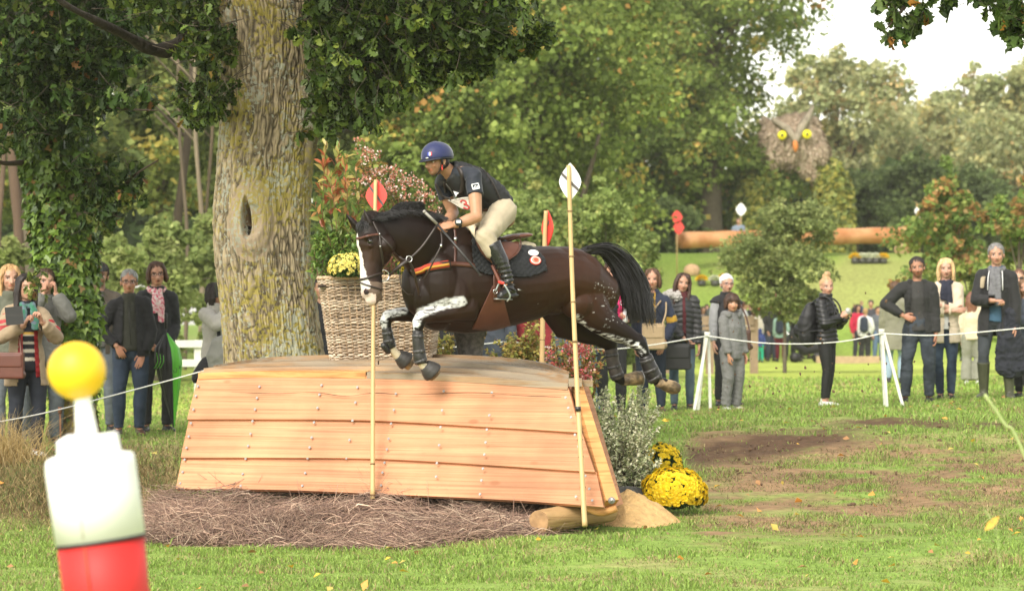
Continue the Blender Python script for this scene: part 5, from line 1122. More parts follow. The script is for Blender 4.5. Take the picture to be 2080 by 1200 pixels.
def build_whip():
    a, b_, c = P(862, 430, 24.36), P(896, 463, 24.40), P(976, 559, 24.25); r = thing('whip', b_, 'thin black riding whip with a pale handle held in the rider hands', 'riding whip')
    m = MB(); m.tube([a, a*.25+b_*.75], [.010, .012], 10); m.ball(a, .013, n=10, m=8); m.build('whip_handle', mat('whip_grip', (.30, .28, .25), .5, .3, 40, bump=.4, bs=90), r)
    m = MB(); m.tube([a*.25+b_*.75, b_*.5+c*.5, c], [.0085, .008, .0075], 10); m.build('shaft', mat('whip_shaft', (.03, .028, .028), .35), r)
    m = MB(); m.box(c, (.014, .004, .010)); m.build('whip_tip', BK, r)
    s = MB(); t = lerp_path([(1006, 592, 24.52), (1016, 572, 24.50), (1022, 575, 24.42), (1036, 600, 24.42), (1030, 612, 24.44)], 20); s.tube([P(*q) for q in t], .0065, 8); s.caps_tube([P(1008, 607, 24.47), P(1036, 608, 24.6)], [(.006, .025)]*2, 8); o = s.build('stirrup', mat('stirrup_alloy', (.42, .46, .46), .35, metal=.7), saddle)
    s = MB(); s.caps_tube([P(1014, 573, 24.46), P(1022, 575, 24.41)], .011, 8); s.build('stirrup_cap', mat('flag_red'), o)
build_whip()
# ------------------------------------------------------------------ spectators
def stand(px, Y, top, yaw, arms, H=None, sex='m', lean=0., headyaw=None, headpitch=0., gz=None, feet=.1, hipshift=0.):
    """joints of a standing figure; yaw 0 faces the camera, positive turns towards picture right"""
    x0 = float(P(px, 0, Y)[0]); g = float(ground_z(x0, Y)) if gz is None else gz
    jr = np.random.default_rng(int(abs(px))*7+int(Y)); hipshift = hipshift+jr.uniform(-.014, .014); ts = jr.uniform(-.008, .008); knb = jr.uniform(0, .02, 2); tilt = jr.uniform(-.12, .12)
    H = H or float(P(px, top, Y)[2])-g-.015; a = radians(yaw); f = np.array([sin(a), -cos(a), 0]); u = np.array([0, 0, 1.]); s = np.cross(u, f); b = np.array([x0, Y, g])
    ha = radians(yaw if headyaw is None else headyaw); hf = nz([sin(ha), -cos(ha), headpitch]); J = dict(f=f, u=u, hf=hf, hu=nz(u-hf*hf[2]*.8+s*tilt))
    q = lambda x, y, z: b+s*x*H+f*y*H+u*z*H
    sw, hw = (.093, .052) if sex == 'm' else (.083, .052)
    J['pel'] = q(hipshift, 0, .535); J['waist'] = q(hipshift*.5, lean*.3, .62); J['chest'] = q(0, lean*.7, .725); J['neck'] = q(0, lean-.005, .835); J['head'] = q(0, lean+.006, .930)
    for e, sg in (('L', 1), ('R', -1)):
        J['sh'+e] = q(sw*sg, lean*.9-.005, .792+ts*sg); J['hip'+e] = q(hw*sg+hipshift, 0, .515); fx = (feet/2+.012)*sg
        J['kn'+e] = q(hw*sg*.5+fx*.6+hipshift*.5, .012+knb[(sg+1)//2], .285); J['an'+e] = q(fx, -.01, .043); J['toe'+e] = q(fx+.02*sg, .065, .022)
        T = arms[0 if e == 'L' else 1]; u1, u2 = .168*H, .152*H; kind = 'relax'
        if T == 'down': w_ = q((sw+.035)*sg, .035, .475); hint = -f*.6+s*sg*.4; hd_ = nz(-u+f*.15); hp = -s*sg
        elif T == 'pocket': w_ = q((.085)*sg, .055, .50); hint = s*sg-f*.5; hd_ = nz(-u-s*sg*.4+f*.2); hp = -f; kind = 'flat'
        elif T == 'hip': w_ = q(.095*sg, .05, .600); hint = s*sg-f*.15; hd_ = nz(-s*sg+u*-.35+f*.35); hp = -f; kind = 'relax'
        elif T == 'cross': w_ = q(-.055*sg, .105, .655+.02*sg); hint = s*sg-u*.9; hd_ = nz(-s*sg+f*.1+u*.1); hp = -f; kind = 'relax'
        elif T == 'front': w_ = q(.025*sg, .135, .615); hint = s*sg*.5-u; hd_ = nz(-s*sg*.5+f*.8+u*.1); hp = -s*sg-u*.2; kind = 'grip'
        elif T == 'fronthigh': w_ = q(.045*sg, .15, .70); hint = s*sg*.6-u; hd_ = nz(-s*sg*.3+f*.6+u*.6); hp = -s*sg; kind = 'grip'
        elif T == 'phone': w_ = q(.035*sg, .14, .865); hint = s*sg*.6-u; hd_ = nz(-s*sg*.1+u*.9+f*.2); hp = -s*sg+f*-.3; kind = 'grip'
        elif T == 'hold': w_ = q(.06*sg, .10, .535); hint = s*sg*.6-f; hd_ = nz(-u*.8-s*sg*.5+f*.3); hp = -s*sg; kind = 'fist'
        else: w_, hint, hd_, hp, kind = T; w_ = q(*w_); hint = s*hint[0]+f*hint[1]+u*hint[2]; hd_ = nz(s*hd_[0]+f*hd_[1]+u*hd_[2]); hp = s*hp[0]+f*hp[1]+u*hp[2]
        J['el'+e], J['wr'+e] = ik(J['sh'+e], w_, u1, u2, hint); J['hd'+e] = hd_; J['hp'+e] = hp; J['kind'+e] = kind
    J['H'] = H; J['b'] = b; J['s'] = s; J['q'] = q
    return J
def person(J, cfg, label, group='spectators along the rope', cat='person'):
    cfg['k'] = J['H']/1.75*cfg.get('thin', 1.0); cfg['handL'] = J['kindL']; cfg['handR'] = J['kindR']; cfg.setdefault('hk', 1.0/cfg.get('thin', 1.0)*cfg.get('big', 1.10))
    root = thing('person', J['b'], label, cat, group); figure('body', J, cfg, root); return root
def cloth(nm, c, **k): return mat(nm, c, k.pop('rough', .85), k.pop('var', .12), k.pop('vs', 10), bump=.45, bs=22, bd=.012, sheen=k.pop('sheen', .1), **k)
DENIM = mat('denim', (.035, .058, .10), .85, .35, 6, c2=(.075, .11, .17), stretch=(1, 1, .4)); DENIMD = mat('dark_denim', (.018, .026, .046), .85, .3, 6); BLACKC = cloth('black_cloth', (.011, .011, .013)); GREYJ = mat('grey_jeans', (.10, .115, .13), .85, .3, 6)
def hairm(c): return mat('hair_%02x%02x%02x' % tuple(int(x*255) for x in c), tuple(1.25*x for x in c), .5, .5, 45, spec=.4, bump=.6, bs=70, bd=.01, stretch=(1, 1, .14))
SHOE_B = mat('brown_shoe', (.07, .035, .02), .5); SHOE_K = mat('black_shoe', (.014, .013, .013), .5); SHOE_W = mat('white_trainer', (.55, .55, .53), .6)
def scarf(J, cfg, m, root, tail=.32, off=.03, nm='scarf', r=.03):
    k = cfg['k']; c = J['neck']+[0, 0, .015]; f, s = J['f'], J['s']; b = MB(); b.tube([c+(s*cos(a)*.070+f*sin(a)*.064+np.array([0, 0, -.022*sin(a)]))*k*1.12 for a in np.linspace(0, 2*pi, 18)], (r*k), 10)
    if tail:
        for sg, L in ((1, tail), (-1, tail*.7)): p = c+f*.085*k+s*off*sg; b.caps_tube([p, p+f*.055*k+np.array([0, 0, -L*.4]), p+f*.075*k+s*sg*.01+np.array([0, 0, -L])], [(.03, .016), (.04, .014), (.045, .012)], 10, ref=f)
    return skin_build(nm, b, .008, m, root, 2, lambda V, N: wrinkle(V, .008, 2))
def build_spectators():
    out = {}
    # ---- left of the oak
    c = dict(fat=1.28, skin=(.50, .27, .19), browc=(.2, .2, .2), seed=1); J = stand(262, 35, 547, 8, ('pocket', 'hip'), sex='m')
    J['elR'], J['wrR'] = ik(J['shR'], J['q'](-.075, .085, .545), .168*J['H'], .152*J['H'], -J['s']-J['f']*.4); J['hdR'] = nz(-np.array([0, 0, 1])*.9+J['s']*.5)
    p = person(J, c, 'grey haired man in glasses, open black jacket and dark olive zip top'); 
    top_garment('sweater', J, c, cloth('olive_knit', (.030, .031, .022)), p, .012, .03, 1, neckh=.06); top_garment('jacket', J, c, BLACKC, p, .034, .10, 1.93, openw=.075, fl=.01, wr=.014)
    m = MB(); m.tube([J['waist']*.2+J['pel']*.8+J['f']*.163, J['chest']+J['f']*.150, J['neck']+J['f']*.075-[0, 0, .03]], .004, 6); m.build('zip', SHOE_K, p)
    trousers(J, c, DENIMD if 0 else mat('mid_denim', (.022, .036, .065), .85, .3, 6), p, .014); shoes(J, c, SHOE_B, p); hair(J, c, 'short', hairm((.22, .22, .21)), p); glasses(J, c, SHOE_K, p); out['grey'] = J
    c = dict(skin=(.50, .28, .20), browc=(.06, .03, .02), open=1, seed=2); J = stand(318, 35.8, 531, 12, ('hold', 'hold'), sex='f')
    p = person(J, c, 'woman in glasses, black jacket and pink white scarf holding the green umbrella'); trousers(J, c, BLACKC, p); shoes(J, c, SHOE_K, p)
    top_garment('jacket', J, c, cloth('black_anorak', (.013, .014, .016)), p, .035, .10, 1.93, fl=.012, wr=.016, neckh=.05); scarf(J, c, mat('pink_scarf', (.62, .50, .48), .9, .1, 30, c2=(.50, .05, .12), vs=1) if 0 else mat('pink_scarf', (.66, .55, .52), .9, .1, 38, c2=(.50, .06, .12)), p, .34)
    hair(J, c, 'bob', hairm((.055, .025, .014)), p, .02); glasses(J, c, SHOE_K, p); out['umb'] = J
    c = dict(skin=(.46, .26, .19), stubble=1, fat=1.1, seed=3); J = stand(203, 36.6, 533, 4, ('down', 'down'))
    p = person(J, c, 'man in black and orange cap half hidden behind the ivy trunk'); top_garment('t_shirt', J, c, cloth('grey_tee', (.09, .085, .08)), p, .010, .05, .9); top_garment('jacket', J, c, cloth('taupe_jacket', (.085, .068, .052)), p, .034, .12, 1.93, openw=.06, wr=.014); trousers(J, c, GREYJ, p); shoes(J, c, SHOE_K, p); hair(J, c, 'short', hairm((.03, .02, .015)), p)
    k = c['k']; h = J['head']; m = MB(); m.ball(h+[0, 0, .062*k], np.array([.088, .10, .062])*k); m.caps_tube([h+J['hf']*.08*k+[0, 0, .052*k], h+J['hf']*.155*k+[0, 0, .040*k]], [(.008, .07), (.006, .05)], 12, ref=J['s']); cp = skin_build('cap', m, .008, mat('cap_black', (.015, .014, .016), .7), p, 2, None, None, lambda V, N: (V[:, 2] < h[2]+.035)); m = MB(); m.ball(h+J['hf']*.085*k+[0, 0, .085*k], (.03, .012, .014)); m.build('cap_badge', mat('orange_print', (.65, .20, .04)), cp)
    c = dict(skin=(.50, .30, .22), seed=4); J = stand(52, 30.0, 556, 22, (((.05, .17, .745), (.8, 0, -1), (-.4, .35, .9), (-1, .2, 0), 'grip'), ((-.05, .17, .725), (-.8, 0, -1), (.3, .5, .8), (1, .2, 0), 'grip')), sex='f', headyaw=30)
    p = person(J, c, 'woman with long dark hair, open beige coat and striped jumper holding a tablet'); trousers(J, c, mat('navy_jeans', (.012, .016, .027), .8), p, .010); shoes(J, c, SHOE_W, p)
    def stp(V, N): z = V[:, 2]-J['pel'][2]; st_ = (z > .0) & (z < .26) & ((z % .075) < .028); C = np.tile([.012, .013, .02], (len(V), 1)); C[st_] = (.55, .50, .40); C[(z > .235) & (z < .262)] = (.5, .3, .05); return C
    top_garment('striped_jumper', J, c, mat('striped_knit', attr=True, rough=.9, var=.1), p, .010, .10, 1, colf=stp, neckh=.05); top_garment('red_lining', J, c, mat('red_quilt', (.30, .015, .02), .6), p, .020, .16, 1, openw=.055, puff=.06)
    top_garment('coat', J, c, cloth('beige_coat', (.30, .225, .145)), p, .035, .24, 1.9, openw=.090, fl=.03, wr=.012); hair(J, c, 'long', hairm((.018, .013, .012)), p, .26); scarf(J, c, mat('green_scarf', (.03, .16, .09), .85, .1, 20, c2=(.12, .14, .2)), p, .22, .05); out['tab'] = J
    for px, Y, top, hc, nm, jc, tc, lab in ((20, 32.2, 537, (.36, .22, .10), 'long', (.10, .105, .075), GREYJ, 'blonde woman in green grey parka at the left edge behind the woman with the tablet'), (92, 32.6, 545, (.05, .03, .02), 'short', (.13, .13, .12), mat('slate_jeans', (.085, .10, .11), .85, .3, 6), 'person in grey jacket and slate jeans between tablet woman and ivy trunk')):
        c = dict(skin=(.52, .32, .24), seed=int(px)); J = stand(px, Y, top, 18, ('phone' if px > 50 else 'down', 'down' if px < 50 else 'phone'), sex='f'); p = person(J, c, lab); top_garment('jacket', J, c, cloth('parka%d' % px, jc), p, .035, .16, 1.9, wr=.014, neckh=.05); trousers(J, c, tc, p, .02); shoes(J, c, SHOE_K, p); hair(J, c, nm, hairm(hc), p, .12)
    c = dict(skin=(.45, .26, .18), seed=6); J = stand(437, 34.2, 574, 55, ('phone', 'phone'), sex='f', headyaw=60)
    J['elR'], J['wrR'] = ik(J['shR'], J['q'](-.03, .14, .83), .168*J['H'], .152*J['H'], -J['s']-np.array([0, 0, .8]))
    p = person(J, c, 'person in pale grey jacket holding up a black phone, half hidden by the oak trunk'); top_garment('jacket', J, c, cloth('pale_jacket', (.42, .40, .36)), p, .038, .10, 1.9, wr=.014, neckh=.07); trousers(J, c, BLACKC, p); shoes(J, c, SHOE_K, p); hair(J, c, 'bob', hairm((.02, .014, .012)), p, .05)
    m = MB(); a_ = J['chest']; m.caps_tube([a_+J['s']*-.10+J['f']*.12+[0, 0, .12], a_+J['s']*-.10+J['f']*.14+[0, 0, -.15], a_+J['s']*-.12+J['f']*.05+[0, 0, -.26]], [(.02, .012)]*3, 8); m.build('strap', BLACKC, p); out['phone'] = J
    # ---- behind the jump
    for px, Y, jc, tm, lab in ((655, 33, (.012, .012, .014), BLACKC, 'person dressed in black between the oak trunk and the wicker basket'), (1072, 36, (.20, .012, .018), DENIM, 'person in dark red jacket seen under the horse belly'), (1130, 36.8, (.10, .12, .16), DENIM, 'person in grey blue jacket behind the back flag pole'), (915, 35, (.012, .012, .015), BLACKC, 'person dressed in black behind the plastic pot'), (1203, 37.6, (.03, .04, .08), mat('light_denim', (.12, .19, .29), .85, .3, 6), 'person in light blue jeans behind the bush under the horse rump'), (1000, 35.8, (.05, .06, .08), DENIMD, 'person in dark blue jacket behind the golden shrub')):
        c = dict(seed=px % 9, vox=.01); J = stand(px, Y, 552 if px > 700 else 560, 0, ('down', 'down')); p = person(J, c, lab); top_garment('jacket', J, c, cloth('j%d' % px, jc), p, .03, .18, 1.93, wr=.014); trousers(J, c, tm, p, .016); shoes(J, c, SHOE_K, p); hair(J, c, 'short', hairm((.03, .02, .015)), p)
    # ---- right of the horse
    c = dict(skin=(.48, .27, .20), bust=1, seed=8); J = stand(1243, 37.6, 531, 10, ('fronthigh', 'pocket'), sex='f', headyaw=0)
    J['elL'], J['wrL'] = ik(J['shL'], J['q'](.07, .13, .62), .168*J['H'], .152*J['H'], J['s']-J['f']); p = person(J, c, 'woman with brown hair and bright pink waistcoat over black top behind the horse tail'); top_garment('black_top', J, c, BLACKC, p, .010, .05, 1.9); top_garment('pink_waistcoat', J, c, mat('pink_fleece', (.60, .02, .13), .8), p, .026, .08, .1, openw=.05); trousers(J, c, BLACKC, p, .010); shoes(J, c, SHOE_K, p); hair(J, c, 'long', hairm((.06, .028, .016)), p, .10); m = MB(); h = J['chest']+J['f']*.155+J['s']*.09+[0, 0, .02]; [m.caps_tube([h+J['s']*.022*cos(a)+np.array([0, 0, .022*sin(a)]), h+J['s']*.030*cos(a+.7)+np.array([0, 0, .03*sin(a+.7)])], .004, 6) for a in np.arange(0, 6.2, .8)]; m.build('print', WHITE_M, p); out['pink'] = J
    c = dict(skin=(.50, .29, .21), seed=9); J = stand(1325, 38, 545, -6, ('pocket', 'down'), sex='f'); p = person(J, c, 'woman with short brown bob and navy jacket with yellow lining'); top_garment('yellow_lining', J, c, cloth('yellow_knit', (.38, .22, .02)), p, .016, .04, 1, openw=.03); top_garment('shirt', J, c, BLACKC, p, .009, .05, 1); top_garment('jacket', J, c, cloth('navy_jacket', (.016, .022, .045)), p, .030, .09, 1.93, openw=.05, wr=.012, neckh=.05); trousers(J, c, DENIMD, p, .012); shoes(J, c, SHOE_B, p); hair(J, c, 'bob', hairm((.075, .038, .02)), p, .03); out['bob'] = J
    c = dict(skin=(.49, .29, .21), seed=10, thin=.97); J = stand(1386, 38.5, 554, 8, ('down', 'down'), sex='f', feet=.09); J['elR'], J['wrR'] = ik(J['shR'], J['q'](-.01, .12, .53), .168*J['H'], .152*J['H'], -J['s']-J['f']*.8); J['hdR'] = nz(J['s']*.7+[0, 0, -.6])
    p = person(J, c, 'young woman with long brown hair in charcoal quilted coat with grey fur hood'); top_garment('maroon_scarf_top', J, c, cloth('maroon_knit', (.09, .015, .02)), p, .01, .05, 1, neckh=.07); top_garment('quilted_coat', J, c, mat('charcoal_quilt', (.026, .026, .028), .55, .1, 8), p, .032, .13, 1.93, openw=.025, puff=.062, wr=.008, fl=.01); trousers(J, c, mat('blue_jeans', (.055, .09, .14), .85, .25, 6, c2=(.12, .17, .22), stretch=(1, 1, .4)), p, .006, wr=.004); shoes(J, c, SHOE_K, p); hair(J, c, 'long', hairm((.040, .020, .013)), p, .20)
    m = MB(); nk = J['neck']; [m.ball(nk-J['s']*(.07+.025*i)-J['f']*.02*(i-2)+np.array([0, 0, .02-.01*abs(i-2)]), .058, n=10, m=8) for i in range(5)]
    def fur(V, N): return (fbm(V, 60, 2)-.5)*.05+.01
    skin_build('fur_hood', m, .007, mat('grey_fur', (.34, .32, .30), .95, .5, 60), p, 1, fur); out['fur'] = J
    c = dict(skin=(.52, .32, .25), browc=(.3, .3, .3), open=1, seed=11); J = stand(1476, 39.2, 556, 16, ('down', 'down'), sex='f'); p = person(J, c, 'grey haired woman in glasses and black waistcoat over grey sleeves behind the boy'); top_garment('sweater', J, c, cloth('grey_sleeves', (.26, .26, .27)), p, .014, .04, 1.93); top_garment('waistcoat', J, c, BLACKC, p, .034, .12, .05, neckh=.06); trousers(J, c, BLACKC, p); shoes(J, c, SHOE_K, p); hair(J, c, 'short', hairm((.52, .52, .52)), p); glasses(J, c, mat('red_frame', (.15, .02, .02), .4), p); out['old'] = J
    c = dict(skin=(.50, .29, .19), seed=12, hk=1.36, thin=.93); J = stand(1486, 37.6, 597, 38, ('down', 'down'), headyaw=12, feet=.1); J['elR'], J['wrR'] = ik(J['shR'], J['q'](-.10, .08, .46), .168*J['H'], .152*J['H'], -J['f']); p = person(J, c, 'boy with brown fringe in grey hooded tracksuit in front of the grey haired woman'); g = cloth('grey_marl', (.15, .15, .145), var=.25, vs=70); top_garment('hooded_top', J, c, g, p, .034, .16, 1.9, wr=.012, neckh=.03); trousers(J, c, g, p, .026, wr=.010); shoes(J, c, SHOE_W, p); hair(J, c, 'bowl', hairm((.045, .022, .014)), p)
    m = MB(); nk = J['neck']; [m.ball(nk+(-J['f']*cos(a)+J['s']*sin(a))*.085+[0, 0, -.005-.02*cos(a)*0], (.045, .045, .05), n=10, m=8) for a in np.linspace(-2.0, 2.0, 9)]; skin_build('hood', m, .009, g, p, 3, lambda V, N: wrinkle(V, .01, 1.5)); out['boy'] = J
    c = dict(skin=(.54, .32, .24), seed=13); J = stand(1678, 38, 562, 62, ('fronthigh', 'fronthigh'), sex='f', headyaw=14, feet=.02, lean=.0); p = person(J, c, 'young woman with blonde bun, black quilted jacket, black leggings and black rucksack'); top_garment('quilted_jacket', J, c, mat('black_quilt', (.009, .009, .010), .42, .1, 8), p, .034, .06, 1.93, puff=.052, wr=.006, neckh=.07); trousers(J, c, mat('leggings', (.008, .008, .009), .7), p, .004, wr=.003, bot=.9); shoes(J, c, SHOE_W, p); hair(J, c, 'bun', hairm((.36, .23, .12)), p); out['bun'] = J
    c = dict(skin=(.40, .21, .14), stubble=1, seed=14); J = stand(1863, 38.3, 521, -6, ('down', 'hip'), feet=.14); p = person(J, c, 'dark haired man in open charcoal hooded jacket with one hand on his hip'); top_garment('jumper', J, c, cloth('charcoal_knit', (.030, .029, .028), var=.2, vs=50), p, .013, .07, 1); top_garment('jacket', J, c, cloth('charcoal_shell', (.016, .016, .016)), p, .036, .10, 1.92, openw=.085, wr=.014); trousers(J, c, mat('navy_denim', (.012, .018, .027), .85, .3, 6, c2=(.03, .038, .05)), p, .016, wr=.010); shoes(J, c, SHOE_K, p); hair(J, c, 'short', hairm((.022, .016, .013)), p)
    m = MB(); nk = J['neck']; [m.ball(nk+(-J['f']*cos(a)+J['s']*sin(a))*.092+[0, 0, -.005], (.035, .035, .04), n=10, m=8) for a in np.linspace(-1.9, 1.9, 9)]; skin_build('hood', m, .009, mat('charcoal_shell'), p, 3); out['man'] = J
    c = dict(skin=(.56, .35, .27), browc=(.2, .12, .07), seed=15, open=1); J = stand(1921, 39, 524, -4, ('cross', 'cross'), sex='f', feet=.05); p = person(J, c, 'blonde woman in cream trench coat with arms folded and navy scarf'); top_garment('white_top', J, c, cloth('white_top', (.6, .6, .58)), p, .01, .05, 1); top_garment('trench_coat', J, c, cloth('cream_coat', (.60, .50, .375)), p, .032, .22, 1.85, openw=.03, wr=.014, fl=.03); trousers(J, c, mat('indigo_jeans', (.018, .030, .060), .85, .3, 6, c2=(.04, .06, .10)), p, .006, wr=.005); shoes(J, c, SHOE_K, p); hair(J, c, 'long', hairm((.50, .34, .17)), p, .08); scarf(J, c, cloth('navy_scarf', (.012, .014, .03)), p, .30); m = MB(); [m.ball(J['pel']+J['f']*.165+J['s']*.05*sg+[0, 0, z], .013, n=8, m=6) for sg in (1,) for z in (.02, -.0)]; m.build('button', SHOE_K, p); out['tr'] = J
    c = dict(skin=(.50, .29, .21), browc=(.06, .05, .045), seed=16); J = stand(2024, 38.6, 494, -14, ('down', ((.0, .14, .635), (-.8, 0, -1), (.8, .5, 0), (0, -.3, -1), 'grip')), headyaw=-6, feet=.14); p = person(J, c, 'tall grey haired man in dark wool coat, grey scarf and olive wellington boots')
    top_garment('hooded_top', J, c, cloth('blue_hoodie', (.035, .085, .14)), p, .014, .06, 1, neckh=.05); top_garment('wool_coat', J, c, cloth('dark_wool', (.014, .014, .015), vs=60, var=.2), p, .038, .22, 1.92, openw=.065, wr=.012, fl=.02); trousers(J, c, mat('slate_denim', (.036, .042, .05), .85, .25, 6), p, .006, bot=.7); shoes(J, c, mat('olive_rubber', (.060, .062, .038), .45, .2), p, boot=.82); hair(J, c, 'short', hairm((.15, .145, .14)), p); scarf(J, c, cloth('grey_scarf', (.13, .13, .14), vs=30, var=.3), p, .42, .03)
    m = MB(); [m.tube([J['neck']+J['s']*.075*sg+J['f']*.10+[0, 0, -.01], J['neck']+J['s']*.085*sg+J['f']*.15+[0, 0, -.10], J['neck']+J['s']*.088*sg+J['f']*.165+[0, 0, -.24]], .006, 6) for sg in (1, -1)]; m.build('drawstring', WHITE_M, p); m = MB(); m.caps_tube([J['neck']-J['s']*.13+[0, 0, .0]-J['f']*.02, J['neck']-J['s']*.15+J['f']*.10+[0, 0, -.10], J['neck']-J['s']*.16+J['f']*.12+[0, 0, -.2]], [(.028, .010)]*3, 8, ref=J['f']); m.build('shoulder_strap', cloth('tan_strap', (.33, .27, .18)), p); out['tall'] = J
    c = dict(skin=(.52, .32, .24), seed=17); J = stand(2070, 41, 546, -10, ('down', 'cross'), sex='f'); p = person(J, c, 'woman in sunglasses and black jacket at the right edge behind the tall man'); top_garment('jacket', J, c, BLACKC, p, .03, .14, 1.93, neckh=.05); trousers(J, c, BLACKC, p); shoes(J, c, SHOE_K, p); hair(J, c, 'tail', hairm((.10, .05, .03)), p); glasses(J, c, SHOE_K, p); m = MB(); [m.ball(J['head']+J['hf']*.088*c['k']+J['s']*.032*sg*c['k'], (.024, .006, .018)) for sg in (1, -1)]; m.build('lens', SHOE_K, p)
    c = dict(skin=(.52, .32, .24), seed=18); J = stand(2084, 38.9, 566, -25, ('cross', 'cross'), sex='f'); p = person(J, c, 'long haired woman in blue grey marl jumper cut off by the right edge'); top_garment('jumper', J, c, cloth('blue_marl', (.085, .10, .13), var=.3, vs=60), p, .03, .08, 1.9); trousers(J, c, BLACKC, p); shoes(J, c, SHOE_K, p); hair(J, c, 'long', hairm((.16, .09, .05)), p, .22); out['edge'] = J
    # ---- a little further back
    c = dict(vox=.011, skin=(.5, .3, .22), seed=19); J = stand(1818, 50, 571, 165, ('down', 'front')); p = person(J, c, 'person in long olive grey coat and pale jeans seen from behind the charcoal jacket man', 'people on the meadow'); top_garment('long_coat', J, c, cloth('olive_coat', (.17, .165, .12)), p, .045, .36, 1.93, fl=.05); trousers(J, c, mat('pale_denim', (.22, .30, .38), .85), p); shoes(J, c, SHOE_K, p); hair(J, c, 'short', hairm((.08, .04, .02)), p)
    c = dict(vox=.011, skin=(.5, .3, .22), seed=20); J = stand(1975, 48, 592, 170, ('down', 'down'), sex='f'); p = person(J, c, 'person in cream jacket seen from behind left of the man in wellington boots', 'people on the meadow'); top_garment('jacket', J, c, cloth('cream_fleece', (.52, .44, .32)), p, .04, .08, 1.93); trousers(J, c, cloth('sage_trousers', (.20, .20, .16)), p, .03, flare=.02); shoes(J, c, SHOE_W, p); hair(J, c, 'long', hairm((.14, .06, .035)), p, .24)
    return out
SP = build_spectators()

